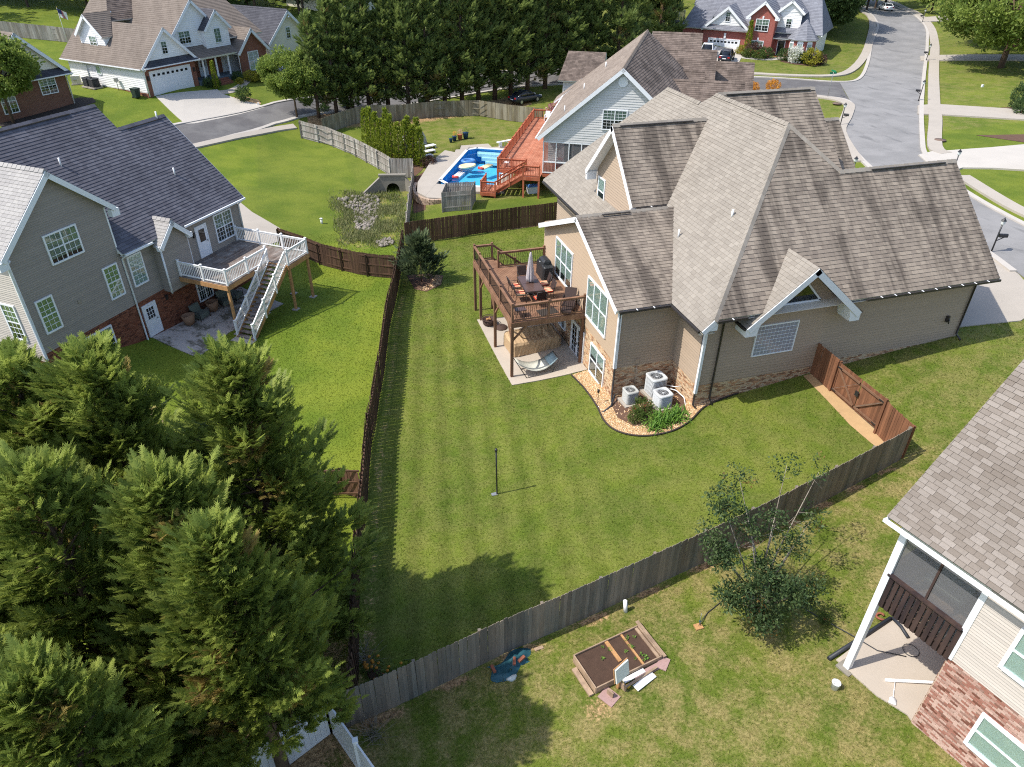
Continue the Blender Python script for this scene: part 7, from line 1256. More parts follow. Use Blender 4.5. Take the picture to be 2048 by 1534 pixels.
# ---- red brick house on the corner lot
BO = (70.09, 107.92); BA_ = -45; BZ = 1.6; BH = thing('red_brick_house', 'red brick house with slate grey roofs and round turret on the corner lot', 'house', (*BO, BZ), R(BA_), off=(0, 0, BZ)); BF = frame(BO, BA_); K_ = 'shingle_bluegrey'; RBk = 'brick_red'
g1 = ((-6.0, 0), (1.2, 0)); wall(BH, *g1, (1.2, 5.3), 'plain', RBk); wall(BH, *g1, [(.9, 5.8), (6.3, 5.8), (3.55, 8.2)], 'siding', 'white_siding', row=.22); far_roof(BH, [(-6.3, -.6, 5.2), (1.5, -.6, 5.2), (1.2, .02, 5.75), (-6.0, .02, 5.75)], K_); far_roof(BH, [(-6.4, -.4, 5.15), (-2.45, -.4, 8.55), (-2.45, 8, 8.55), (-6.4, 8, 5.15)], K_); far_roof(BH, [(1.5, -.4, 5.15), (-2.45, -.4, 8.55), (-2.45, 8, 8.55), (1.5, 8, 5.15)], K_); rakes(BH, [((-6.4, -.42, 5.15), (-2.45, -.42, 8.53)), ((-2.45, -.42, 8.53), (1.5, -.42, 5.15))], h=.34); window(BH, *g1, 3.15, 6.3, 4.0, 7.7, 1, 2, (2, 2), blind='blind', bl_h=.4)
MB().box(-4.9, -.04, 1.5, -.1, .0, 3.75).build('garage_door', 'door_white', BH)
for i in range(8): m = MB(); m.box(-4.7 + i * .57, -.06, 3.3, -4.35 + i * .57, -.05, 3.55); m.build('door_light', 'car_glass', BH)
for i in range(3): m = MB(); m.box(-4.82, -.055, 1.55 + i * .56, -.18, -.04, 1.55 + i * .56 + .52); m.build('door_panel', 'door_white', BH)
m = MB(); m.box(-5.05, -.07, 1.5, -4.9, 0, 3.9); m.box(-.1, -.07, 1.5, .05, 0, 3.9); m.box(-4.9, -.07, 3.75, -.1, 0, 3.9); m.build('door_frame', 'white_trim', BH); m = MB(); m.box(-2.6, -.15, 3.95, -2.3, 0, 4.7); m.build('keystone', 'white_trim', BH)
wall(BH, (-9.6, .8), (-6.0, .8), (1.2, 5.2), 'plain', RBk); far_roof(BH, [(-10.0, .3, 5.1), (-5.9, .3, 5.1), (-4, 6, 10.2), (-8, 6, 10.2)], K_); wall(BH, (-9.6, 10), (-9.6, .8), (1.2, 5.2), 'plain', RBk); far_roof(BH, [(-8, 6, 10.2), (10, 6, 10.2), (12, .6, 5.3), (-4, .6, 5.3)], K_); wall(BH, (-8.6, 4.4), (-5, 4.4), (6.0, 8.2), 'siding', 'white_siding', row=.22); far_roof(BH, [(-9.2, 4.0, 8.1), (-4.5, 4.0, 8.1), (-4.5, 8, 11), (-9.2, 8, 11)], K_)
tf_ = ((1.2, -.7), (5.0, -.7)); wall(BH, *tf_, [(0, 1.4), (3.8, 1.4), (3.8, 7.6), (1.9, 9.3), (0, 7.6)], 'plain', RBk); wall(BH, (1.2, 3), (1.2, -.7), (1.4, 7.6), 'plain', RBk); wall(BH, (5.0, -.7), (5.0, 3), (1.4, 7.6), 'plain', RBk); far_roof(BH, [(.7, -1.1, 7.4), (3.1, -1.1, 9.6), (3.1, 7, 9.6), (.7, 7, 7.4)], K_); far_roof(BH, [(5.5, -1.1, 7.4), (3.1, -1.1, 9.6), (3.1, 7, 9.6), (5.5, 7, 7.4)], K_); rakes(BH, [((.7, -1.12, 7.4), (3.1, -1.12, 9.58)), ((3.1, -1.12, 9.58), (5.5, -1.12, 7.4))], h=.36)
for x in (.95, 5.25): m = MB(); m.box(x - .35, -1.1, 7.0, x + .35, -.7, 7.35); m.build('cornice_return', 'white_trim', BH)
window(BH, *tf_, .9, 5.4, 2.9, 7.1, 2, 2, (2, 2), blind='blind', bl_h=.5); window(BH, *tf_, .7, 2.3, 2.6, 4.1, 2, 2, (2, 2), blind='blind', bl_h=.5)
for x in (3.1, 2.85): m = MB(); m.box(x - .12, -.8, 7.15 if x > 3 else 4.15, x + .12, -.68, 7.5 if x > 3 else 4.5); m.build('keystone', 'white_trim', BH)
ew = ((5.0, 1.0), (7.4, 1.0)); wall(BH, *ew, (1.5, 4.9), 'plain', RBk); door(BH, *ew, .7, 2.0, 1.0, 2.1, (.35, 1), (1, 1), 'car_navy'); far_roof(BH, [(5.0, -.2, 4.6), (7.8, -.2, 4.6), (7.8, 1.6, 5.4), (5.0, 1.6, 5.4)], 'shingle_char'); wall(BH, (5.0, 1.3), (8.4, 1.3), (5.2, 8.6), 'siding', 'white_siding', row=.22); window(BH, (5.0, 1.3), (8.4, 1.3), 1.2, 5.6, 2.1, 7.2, 1, 2, (2, 2), blind='blind', bl_h=.3); far_roof(BH, [(4.6, .9, 8.0), (6.7, .9, 9.8), (6.7, 7, 9.8), (4.6, 7, 8.0)], K_); far_roof(BH, [(8.9, .9, 8.0), (6.7, .9, 9.8), (6.7, 7, 9.8), (8.9, 7, 8.0)], K_); rakes(BH, [((4.6, .88, 8.0), (6.7, .88, 9.78)), ((6.7, .88, 9.78), (8.9, .88, 8.0))], 'white_trim', h=.34); wall(BH, (5.4, 1.25), (8.0, 1.25), [(0, 8.1), (2.6, 8.1), (1.3, 9.4)], 'siding', 'white_siding', row=.22)
m = MB()
for i in range(2): m.box(5.4, -.2 - .4 * i, 1.4, 7.2, 1.0 - .4 * i, 2.0 - .25 * i)
m.build('porch_step', RBk, BH)
tcx, tcy, tr = 9.3, .7, 2.0; hexa = [(tcx + tr * math.cos(a), tcy + tr * math.sin(a)) for a in np.linspace(math.pi * .875, math.pi * 2.125 + .0, 6)]; hexa = [(tcx - 1.95, tcy + .3), (tcx - 1.8, tcy - .9), (tcx - .75, tcy - 1.85), (tcx + .75, tcy - 1.85), (tcx + 1.8, tcy - .9), (tcx + 1.95, tcy + .3)]
for i in range(5):
    a, b = hexa[i], hexa[i + 1]; wall(BH, a, b, (1.5, 4.75), 'plain', RBk); L = math.hypot(b[0] - a[0], b[1] - a[1])
    if 1 <= i <= 3: window(BH, a, b, L / 2 - .42, 2.0, L / 2 + .42, 4.2, 1, 2, (2, 2), blind='blind_white', bl_h=.6); q = Pl(a, b); m = MB(); m.add([q.p(L / 2 + .46 * math.cos(t_), .05, 4.2 + .4 * math.sin(t_)) for t_ in np.linspace(0, math.pi, 9)] + [q.p(L / 2 + .46 * math.cos(t_), .0, 4.2 + .4 * math.sin(t_)) for t_ in np.linspace(0, math.pi, 9)], [tuple(range(9))] + [(j, j + 1, 10 + j, 9 + j) for j in range(8)]); m.build('arch_light', 'white_trim', BH)
rim = [(tcx + (x - tcx) * 1.18, tcy + (y - tcy) * 1.18, 4.65) for x, y in hexa] + [(tcx + 1.6, tcy + 2.2, 4.65), (tcx - 1.6, tcy + 2.2, 4.65)]
for i in range(len(rim)): far_roof(BH, [rim[i], rim[(i + 1) % len(rim)], (tcx, tcy + .2, 7.3)], K_)
wall(BH, (11.2, 1.0), (11.6, 9), (1.5, 5.0), 'plain', 'white_siding'); wall(BH, (11.3, 9.5), (-9.6, 10), (1.2, 5.2), 'plain', RBk); far_roof(BH, [(12, .6, 5.2), (12, 12, 5.2), (10, 6, 10.2)], K_); far_roof(BH, [(-8, 6, 10.2), (10, 6, 10.2), (12, 12, 5.2), (-10, 12, 5.2)], K_)
tr_ = thing('trampoline', 'dark netted trampoline enclosure beside the red brick house', 'trampoline', (*BF(-12.5, 4), gz(*BF(-12.5, 4))))
for i in range(8): a = i * math.pi / 4; MB().tube([(2.0 * math.cos(a), 2.0 * math.sin(a), 0), (2.0 * math.cos(a), 2.0 * math.sin(a), 2.7)], .04, 5).build('pole', 'steel', tr_)
MB().lathe([(2.0, .85), (2.0, .9)], n=16).build('bed', 'trampoline', tr_); m = MB(); m.loft([[(1.95 * math.cos(a), 1.95 * math.sin(a), z) for a in np.linspace(0, 6.283, 16, endpoint=False)] for z in (.9, 2.6)], cap=False); m.build('net', 'screen', tr_)
NOGRASS.append([BF(*p) for p in ((-10, -1), (12, -1.5), (12, 12), (-10, 12))])
# ---- sliver of a brick house behind the big tree on the right, and a white car there
EO = (121, 88); EH = thing('corner_brick_house', 'red brick house with white garage door mostly behind the big street tree', 'house', (*EO, 3.0), R(-45), off=(0, 0, 3.0)); wall(EH, (-12, 0), (0, 0), (2.5, 6), 'plain', RBk); wall(EH, (-12, 8), (-12, 0), (2.5, 6), 'plain', RBk); far_roof(EH, [(-12.6, -.6, 5.8), (.6, -.6, 5.8), (.6, 5, 9.6), (-12.6, 5, 9.6)], U); far_roof(EH, [(-12.6, 10, 5.8), (.6, 10, 5.8), (.6, 5, 9.6), (-12.6, 5, 9.6)], U); MB().box(-9, -.05, 2.9, -4.5, .0, 5.2).build('garage_door', 'door_white', EH); wall(EH, (0, 0), (0, 9), (2.5, 6), 'plain', RBk); wall(EH, (0, 9), (-12, 9), (2.5, 6), 'plain', RBk); window(EH, (-12, 0), (0, 0), 9.5, 3.6, 11, 5.2, 2, 2, blind='blind')

# ================================================================ cars
def car(label, x, y, a, body, kind='sedan', group=None, scl=1.0):
    t = thing('car', label, 'car', (x, y, gz(x, y) + .05), R(a), group)
    L, Wd = {'sedan': (4.7, 1.8), 'suv': (4.7, 1.9), 'truck': (5.6, 1.95)}[kind]; h = L / 2; w = Wd / 2
    belt = {'sedan': .92, 'suv': 1.05, 'truck': 1.1}[kind]
    prof = {'sedan': [(-h, .45, .8), (-h + .12, .35, .95), (-h + .9, .3, 1.0), (-.9, .28, belt), (.7, .28, belt), (1.0, .28, .93), (h - .5, .3, .78), (h - .1, .36, .66), (h, .45, .6)],
            'suv': [(-h, .5, 1.0), (-h + .1, .4, 1.1), (-1.2, .35, belt), (.7, .35, belt), (1.0, .35, 1.02), (h - .4, .36, .95), (h - .08, .42, .82), (h, .5, .7)],
            'truck': [(-h, .55, 1.05), (-h + .1, .5, 1.1), (-1.0, .45, 1.1), (1.0, .42, 1.1), (1.3, .42, 1.08), (h - .4, .44, 1.02), (h - .08, .5, .9), (h, .55, .8)]}[kind]
    rings = []
    for i, (px, z0, z1) in enumerate(prof):
        k = .86 if i in (0, len(prof) - 1) else (.95 if i in (1, len(prof) - 2) else 1.0); ww = w * k; rings.append([(px, -ww * .92, z0), (px, -ww, z0 + .15), (px, -ww, z1 - .12), (px, -ww * .88, z1), (px, ww * .88, z1), (px, ww, z1 - .12), (px, ww, z0 + .15), (px, ww * .92, z0)])
    MB().loft(rings).build('body', body, t)
    c = {'sedan': [(-1.75, .98, .0), (-1.05, 1.4, .8), (-.2, 1.46, .84), (.35, 1.42, .82), (1.15, .93, .0)], 'suv': [(-2.25, 1.08, .0), (-2.0, 1.62, .82), (-.2, 1.7, .86), (.35, 1.66, .84), (1.05, 1.04, .0)], 'truck': [(-1.0, 1.1, .0), (-.75, 1.72, .82), (.0, 1.78, .84), (.6, 1.72, .82), (1.35, 1.1, .0)]}[kind]
    def cab(inset, top): return [[(px, -w * .88 + inset, belt - .03), (px, -(w * .72) + inset if zt > belt + .1 else -w * .86 + inset, zt - (0 if top else .06)), (px, (w * .72) - inset if zt > belt + .1 else w * .86 - inset, zt - (0 if top else .06)), (px, w * .88 - inset, belt - .03)] for px, zt, _ in c]
    MB().loft(cab(0, False)).build('windows', 'car_glass', t)
    i0 = 1; rf = MB(); rf.slab([(c[1][0] + .05, -w * .7, c[1][1] - .04), (c[2][0], -w * .72, c[2][1] - .01), (c[3][0], -w * .7, c[3][1] - .03), (c[3][0], w * .7, c[3][1] - .03), (c[2][0], w * .72, c[2][1] - .01), (c[1][0] + .05, w * .7, c[1][1] - .04)], (0, 0, .05)); rf.build('roof', body, t)
    for s in (-1, 1):
        pl2 = MB()
        for a_, b_ in (((c[0][0], s * w * .87, belt), (c[1][0], s * w * .71, c[1][1] - .03)), ((c[4][0], s * w * .87, belt), (c[3][0], s * w * .71, c[3][1] - .03)), ((-.25, s * w * .885, belt), (-.25, s * w * .73, c[2][1] - .04))): pl2.beam(a_, b_, .07, .05, (1, 0, 0))
        pl2.build('pillar', body, t)
        MB().box(h - .35, s * w * .5, .62, h - .06, s * w * .86, .76).build('headlight', 'white_plastic', t); MB().box(-h - .01, s * w * .5, .72, -h + .14, s * w * .84, .9).build('tail_light', 'tail_light', t)
        MB().box(.75, s * w, belt - .02, .92, s * (w + .16), belt + .12).build('mirror', body, t)
        for px in (-h * .6, h * .6):
            r = .33 if kind == 'sedan' else .37; m = MB(); m.tube([(px, s * (w - .2), r), (px, s * (w + .01), r)], r, 16); wo_ = m.build('wheel', 'tyre', t); m = MB(); m.tube([(px, s * (w + .005), r), (px, s * (w + .02), r)], r * .62, 12); m.build('rim', 'rim', wo_)
    if kind == 'truck': MB().box(-h + .1, -w * .8, .8, -1.1, w * .8, 1.115).build('truck_bed', 'tyre', t)
    MB().box(-h - .015, -.26, .58, -h + .01, .26, .7).build('number_plate', 'white_plastic', t)
    return t
car('white saloon car driving up the street bend', 121.8, 136.3, 68, 'car_white'); car('dark navy SUV parked on the red brick house driveway', 64.8, 102.6, 50, 'car_navy', 'suv'); car('white pickup truck parked beside the navy SUV', 63.2, 105.6, 52, 'car_white', 'truck'); car('silver car by the orange gate near the cream house', *frame(CO, CA)(-1.6, -3.2), 130, 'car_silver'); car('white car on the drive behind the big street tree', 112.0, 82.0, 45, 'car_white', 'suv'); car('dark car parked behind the shady fence under the cypresses', 30.0, 93.5, 25, 'car_navy', 'sedan')
# ================================================================ street furniture
def mailbox(label, x, y, a, group=None):
    t = thing('mailbox_lamp', label, 'mailbox', (x, y, gz(x, y) + .02), R(a), group); MB().tube([(0, 0, 0), (0, 0, 1.95)], .05, 8).build('post', 'black_metal', t); MB().lathe([(.07, 1.92), (.13, 2.0), (.15, 2.22)], n=6, smooth=False).build('lantern', 'blind_white', t); MB().lathe([(.19, 2.22), (.05, 2.38), (.02, 2.45)], n=6, smooth=False).build('lantern_cap', 'black_metal', t)
    m = MB(); pr = [(-.1, 0), (.1, 0), (.1, .14)] + [(.1 * math.cos(k), .14 + .1 * math.sin(k)) for k in np.linspace(.3, 2.84, 6)] + [(-.1, .14)]; m.loft([[(x_, p[0], 1.1 + p[1]) for p in pr] for x_ in (.08, .62)], smooth=False); m.build('mailbox', 'black_metal', t); MB().beam((.05, 0, .85), (.45, 0, 1.09), .04, .05).build('bracket', 'black_metal', t); return t
mailbox('black mailbox post with lantern at the verge below the broad drive turn', 73.3, 72.6, 135); mailbox('black mailbox lamp at the shaded drive under the big street tree', 92.9, 92.9, 135); mailbox('farthest black mailbox lamp by the striped green lawn', 117.6, 121.3, 140); mailbox('black mailbox lamp on the corner pavement near the green street sign', 57.6, 66.6, -45); mailbox('black mailbox lamp beside the tan house driveway', 44.0, 33.6, -20); mailbox('black lamp post at the pale wide drive across the street', 53.9, 47.4, 150); mailbox('black lamp beyond the tan house roof on the street kerb', 45.6, 49.8, -30)
sn = thing('street_sign', 'green street name sign on a thin post at the junction', 'sign', (64.9, 78.5, gz(64.9, 78.5))); MB().tube([(0, 0, 0), (0, 0, 3.0)], .035, 6).build('post', 'steel', sn); MB().box(-.5, -.012, 2.78, .5, .012, 3.0).build('name_plate', 'street_green', sn); MB().box(-.012, -.45, 3.02, .012, .45, 3.22).build('name_plate', 'street_green', sn)
for x, y, lb in ((72.3, 82.0, 'white utility marker on the lawn below the big street tree'), (-3.3, 94.9, 'small white utility lid by the white house drive')): solo(MB().box(-.12, -.1, 0, .12, .1, .3), 'utility_marker', 'white_plastic', lb, 'marker', (x + (14 if x > 0 else 0), y - (6 if x > 0 else 0), gz(x + (14 if x > 0 else 0), y - (6 if x > 0 else 0))))
mh = lambda lb, x, y: solo(MB().lathe([(.55, 0), (.55, .03), (.02, .035)], n=20), 'manhole_cover', 'iron_lid', lb, 'manhole', (x, y, gz(x, y) + .15)); mh('round rusty manhole cover on the corner lawn pavement', 63.6, 75.0); mh('rusty utility cover on the pavement across the street', 62.0, 57.2)

# ================================================================ vegetation
def nrm(v): return v / np.maximum(np.linalg.norm(v, axis=-1, keepdims=True), 1e-9)
def spray_tpl(n=9, w=.075, spread=.9, droop=.12):
    V, F = [], []
    def leaf(p, d, L, wd):
        k = len(V); s = np.array([-d[1], d[0], 0]); V.extend([p - s * wd, p + s * wd, p + d * L]); F.append((k, k + 1, k + 2))
    for i in range(n):
        t = .08 + .86 * i / n
        for sd in (-1, 1):
            a = spread * (1 - .35 * t) * sd; L = (.46 - .3 * t) * (1 + .2 * math.sin(i * 2.1 + sd)); p = np.array([t + .03 * sd, 0, -droop * t * t + .02 * math.sin(i * 3 + sd)])
            leaf(p, np.array([math.cos(a), math.sin(a), -.16 * L]), L, w * (1 - .4 * t))
    leaf(np.array([.72, 0, -droop * .5]), np.array([1., 0, -.2]), .4, w * .7)
    return np.array(V), np.array(F)
def cluster_tpl(n=9, r=.55, size=.34, seed=3, asp=.55):
    g = np.random.default_rng(seed); V, F = [], []
    for i in range(n):
        p = nrm(g.normal(size=3)) * r * g.uniform(.3, 1) ; d = nrm(nrm(p) + g.normal(size=3) * .7); u = nrm(np.cross(d, g.normal(size=3))); L = size * g.uniform(.7, 1.3); W = L * asp * .5; k = len(V)
        V.extend([p, p + d * L * .5 + u * W, p + d * L, p + d * L * .5 - u * W]); F.append((k, k + 1, k + 2, k + 3))
    return np.array(V), np.array(F)
def scatter(tpl, P, D, S, up=(0, 0, 1), roll=None):
    V, F = tpl; X = nrm(D); upv = np.broadcast_to(np.array(up, float), X.shape) + rng.normal(size=X.shape) * (.35 if roll is None else roll)
    Y = nrm(np.cross(upv, X)); Z = np.cross(X, Y)
    W = P[:, None] + S[:, None, None] * (V[None, :, 0:1] * X[:, None] + V[None, :, 1:2] * Y[:, None] + V[None, :, 2:3] * Z[:, None])
    n = len(V); return W.reshape(-1, 3), (F[None] + (np.arange(len(P)) * n)[:, None, None]).reshape(-1, F.shape[1])
SPRAY = [spray_tpl(8, .08), spray_tpl(8, .09, 1.05, .2)]
def cypress(h, rad, nb, per, ssz, name, mat, bare=.12, seed=1, tip=.55):
    g = np.random.default_rng(seed); P, D, S, T = [], [], [], []; wood_ = MB()
    wood_.tube([(0, 0, -.2), (.05, .02, h * .3), (-.03, .05, h * .65), (0, 0, h * .97)], [h * .016 + .05, h * .012 + .03, h * .007 + .02, .015], 7, tone=.4)
    for b in range(nb):
        t = min(bare + (1 - bare) * ((b + g.random()) / nb) ** .92, .995); az = b * 2.39996 + g.normal() * .45
        prof = (1 - t) ** tip * (1.0 if t > .22 else .8 + .9 * t); L = rad * (prof + .05) * g.choice((.62, .85, 1.0, 1.12, 1.32)) * g.uniform(.9, 1.1); el = .18 + .62 * t + g.normal() * .17
        d0 = np.array([math.cos(az) * math.cos(el), math.sin(az) * math.cos(el), math.sin(el)]); base = np.array([0, 0, h * (t * .95 - .04 * prof)]); side = np.array([-math.sin(az), math.cos(az), 0])
        dead = g.random() < .05
        nk = max(2, int(round(1 + L * 1.7)))                      # boughs: clumps of sprays along the outer part of each limb
        for c_i in range(nk):
            f = (.42 + .58 * (c_i + .5) / nk) if nk > 1 else .9; sdv = g.normal() * .17 * L * (1.15 - f)
            ctr = base + d0 * (L * f) + np.array([0, 0, .2 * L * f * f]) + side * sdv + g.normal(size=3) * .06; k = max(7, int(per * (.75 + .5 * g.random())))
            axis_ = nrm(d0 + side * (sdv * .5) + np.array([0, 0, .35])); r = g.uniform(.26, .42) * (.75 + .35 * prof)
            q = g.normal(size=(k, 3)); q = nrm(q) * g.uniform(.55, 1.0, (k, 1)) * r * np.array([1, 1, .62]); q += axis_ * (g.uniform(-.2, .45, (k, 1)))
            P.append(ctr + q); D.append(nrm(axis_ * .75 + nrm(q) * .7 + np.array([0, 0, .32]))); S.append(ssz * g.uniform(.7, 1.3, k)); T.append(np.full(k, .97) if dead and f < .75 else np.clip(g.normal(.5, .17, k) + q[:, 2] / r * .16 + (f - .7) * .25, 0, .92))  # tone rises at clump tops and limb tips, light put into the leaf colour
        e = base + d0 * L * .9 + np.array([0, 0, .14 * L]); wood_.tube([tuple(base), tuple((base + e) / 2 - np.array([0, 0, .03 * L])), tuple(e)], [.03 + .012 * L, .022, .007], 4, False, tone=.6)
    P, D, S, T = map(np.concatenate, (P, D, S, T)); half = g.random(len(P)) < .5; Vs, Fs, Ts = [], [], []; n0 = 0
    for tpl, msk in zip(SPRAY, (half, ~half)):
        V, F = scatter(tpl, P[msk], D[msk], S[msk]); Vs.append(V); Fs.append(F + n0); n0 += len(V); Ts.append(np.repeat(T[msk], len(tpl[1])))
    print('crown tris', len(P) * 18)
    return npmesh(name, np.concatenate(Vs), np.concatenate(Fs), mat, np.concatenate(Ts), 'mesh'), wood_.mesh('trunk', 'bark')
def tree(name, label, cat, crown, trunk, x, y, s, group=None, rz=None, z=None, sz=None):
    t = thing(name, label, cat, (x, y, (gz(x, y) if z is None else z)), rnd.uniform(0, 6.28) if rz is None else rz, group); t.scale = (s, s, sz or s)
    inst(crown, 'crown', t); inst(trunk, 'trunk', t); return t
# ---- the conifers in the foreground: three crowns, nine trees
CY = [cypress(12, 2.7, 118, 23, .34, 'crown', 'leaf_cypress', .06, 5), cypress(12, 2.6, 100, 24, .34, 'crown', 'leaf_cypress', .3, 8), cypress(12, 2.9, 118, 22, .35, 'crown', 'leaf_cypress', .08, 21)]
NEARC = [(-2.5, 17.3, 12.0, 0, 'Leyland cypress nearest the dark fence, its branches reaching over the boards'), (-5.8, 17.7, 12.5, 1, 'Leyland cypress whose top stands before the grey house basement windows'), (-7.9, 18.4, 12.1, 2, 'Leyland cypress with pale tip in front of the black air conditioner'), (-4.1, 13.5, 11.4, 1, 'broad Leyland cypress in the middle of the foreground conifer clump'), (-3.0, 12.1, 10.8, 1, 'Leyland cypress leaning over the white vinyl fence corner'), (-6.7, 14.3, 11.5, 0, 'tall Leyland cypress deep inside the foreground conifer clump'), (-6.1, 9.8, 10.2, 0, 'Leyland cypress at the very bottom of the conifer clump, inside the vinyl fence'), (-9.7, 14.9, 11.8, 1, 'outer Leyland cypress at the far side of the conifer clump from the lawn'), (-8.6, 10.9, 10.4, 2, 'low Leyland cypress between the vinyl fence and the outer cypress')]
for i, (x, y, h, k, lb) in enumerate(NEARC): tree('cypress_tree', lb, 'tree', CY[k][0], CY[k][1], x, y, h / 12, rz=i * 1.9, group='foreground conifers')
# ---- the dark row behind the pool
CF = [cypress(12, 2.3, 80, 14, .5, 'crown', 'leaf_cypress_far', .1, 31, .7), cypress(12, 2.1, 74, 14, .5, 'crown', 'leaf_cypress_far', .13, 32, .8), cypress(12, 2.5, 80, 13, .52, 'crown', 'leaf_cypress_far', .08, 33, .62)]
ROW = [(3.4, 90.6, 11.2), (5.6, 91.6, 12.8), (7.6, 92.4, 13.6), (9.6, 92.6, 14.2), (12.0, 92.8, 14.8), (14.5, 92.7, 14.6), (17.0, 93.2, 15.2), (19.4, 94.0, 15.6), (21.8, 94.6, 15.8), (24.2, 95.5, 16.2), (26.6, 96.1, 16.4), (29.0, 96.8, 16.0), (31.6, 97.6, 16.6), (34.4, 98.4, 16.4), (37.6, 99.0, 16.0), (41.0, 99.4, 15.6), (7.2, 94.6, 12.6), (45, 98.6, 15.0), (22.0, 112.5, 17), (30, 112.5, 17), (37, 111.5, 17), (44, 109.5, 17), (51, 106.5, 16), (57.0, 110, 15)]
for i, (x, y, h) in enumerate(ROW): tree('cypress_tree', 'tall dark cypress in the row behind the pool yard fence' if i < 18 else 'tall dark cypress across the side street behind the cypress row', 'tree', CF[i % 3][0], CF[i % 3][1], x, y, h / 12 * 1.02, 'dark cypress row' if i < 18 else 'cypresses across the side street', sz=h / 12)
# ---- clipped columns, sapling
def cone_bush(h, r, n, ssz, mat, seed, tpl, p=.7):
    g = np.random.default_rng(seed); t = g.random(n) ** .9; a = g.uniform(0, 6.283, n); rr = r * np.minimum(1, (1 - t) ** p * 1.15 + .04) * (.7 + .3 * g.random(n)) * np.minimum(1, t * 8 + .5)
    P = np.stack([rr * np.cos(a), rr * np.sin(a), t * h], -1); D = nrm(np.stack([np.cos(a), np.sin(a), np.full(n, 1.1)], -1) + g.normal(size=(n, 3)) * .3); V, F = scatter(tpl, P, D, ssz * g.uniform(.7, 1.3, n))
    return npmesh('foliage', V, F, mat, np.repeat(g.random(n), len(tpl[1])), 'mesh')
ARB = [cone_bush(4.2, .46, 900, .24, 'leaf_arbor', s, SPRAY[0], .45) for s in (1, 2)]; STEM = MB().tube([(0, 0, -.1), (0, 0, 3.2)], .06, 6, r2=.02).mesh('stem', 'bark')
for i, (x, y) in enumerate([(7.7, 80.2), (8.1, 79.1), (8.5, 77.9), (8.9, 76.9), (9.3, 76.0), (9.7, 75.2), (10.3, 74.4), (10.9, 73.7), (11.6, 73.2), (12.2, 72.6), (11.4, 74.8), (12.2, 74.0), (9.6, 77.4)]):
    t = thing('arborvitae', 'bright yellow green columnar arborvitae in the row beside the pool', 'shrub', (x, y, gz(x, y)), rnd.uniform(0, 6), 'arborvitae row by the pool'); s = rnd.uniform(.85, 1.1) * (1.15 if i < 2 else 1); t.scale = (1, 1, s); inst(ARB[i % 2], 'foliage', t); inst(STEM, 'stem', t)
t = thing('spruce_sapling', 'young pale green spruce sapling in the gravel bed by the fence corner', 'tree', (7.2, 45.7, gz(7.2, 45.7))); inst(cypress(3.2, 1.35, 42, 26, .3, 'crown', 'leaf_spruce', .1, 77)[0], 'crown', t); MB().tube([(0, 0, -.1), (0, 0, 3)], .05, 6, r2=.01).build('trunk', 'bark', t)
# ---- broadleaf trees
def broadleaf(h, rx, rz, ncl, per, csz, mat, seed, tpl, cz=None, flat=1.0, open_=0.0, bark='bark', stems=1, tr=.22, blob=.5):
    g = np.random.default_rng(seed); cz = h - rz if cz is None else cz; wood_ = MB(); P, D, S, T = [], [], [], []
    forks = []
    for k in range(stems):
        a = k * 6.283 / stems + g.random(); lean = 0 if stems == 1 else rx * .3; top = (lean * math.cos(a), lean * math.sin(a), cz * .8); wood_.tube([(0, 0, -.2), (top[0] * .4, top[1] * .4, cz * .4), top], [tr, tr * .8, tr * .55], 7); forks.append(np.array(top))
    for c in range(ncl):
        d = nrm(g.normal(size=3)); d[2] = d[2] * .8 + .12; r = g.uniform(.45, 1.0) ** .6; ctr = np.array([d[0] * rx, d[1] * rx, d[2] * rz * flat]) * r + np.array([0, 0, cz]); br = blob * rx * g.uniform(.55, 1.1) * (1.15 - .4 * r)
        q = g.normal(size=(per, 3)); q = nrm(q) * (g.random((per, 1)) ** .4) * br; q[:, 2] *= .7; P.append(ctr + q); D.append(nrm(q + d * br * .5 + g.normal(size=q.shape) * .2)); S.append(csz * g.uniform(.65, 1.35, per)); T.append(np.clip(g.normal(.5, .2, per) + .25 * q[:, 2] / br, 0, .92 if g.random() > .05 else 1))  # upper leaves of each blob toned lighter, top light put into the colour
        f = forks[g.integers(len(forks))]; m_ = (f + ctr) / 2 + g.normal(size=3) * .08 * rx; wood_.tube([tuple(f * .95), tuple(m_), tuple(ctr)], [tr * .4, tr * .22, tr * .07], 5, False, tone=.6)
    P, D, S, T = map(np.concatenate, (P, D, S, T)); V, F = scatter(tpl, P, D, S, roll=1.0); return npmesh('crown', V, F, mat, np.repeat(T, len(tpl[1])), 'mesh'), wood_.mesh('trunk', bark)
CL = cluster_tpl(8, .55, .5, 3); CLs = cluster_tpl(7, .5, .5, 9, .4)
oak = broadleaf(13, 9.5, 6.2, 120, 55, 1.05, 'leaf_oak', 4, CLs, 7.2, blob=.34, tr=.45); med = broadleaf(8, 3.6, 3.2, 46, 60, .5, 'leaf_oak', 6, CL, 4.9, blob=.42, tr=.16); drk = broadleaf(12, 5.5, 5.6, 60, 60, .85, 'leaf_dark', 9, CL, 6.4, blob=.42, tr=.3)
tree('street_oak', 'huge light green willow oak shading the pavement beside the street', 'tree', *oak, 97.5, 84.0, 1.0, rz=.4); tree('street_oak', 'second broad green tree above the shaded drive, behind the willow oak', 'tree', *oak, 112.0, 98.5, .85, rz=2.2)
tree('garden_tree', 'leafy young tree before the brown brick house at the road', 'tree', *med, -27.6, 88.4, 1.05); tree('garden_tree', 'rounded leafy tree at the road end of the weathered fence', 'tree', *med, .9, 90.2, .85, sz=.9)
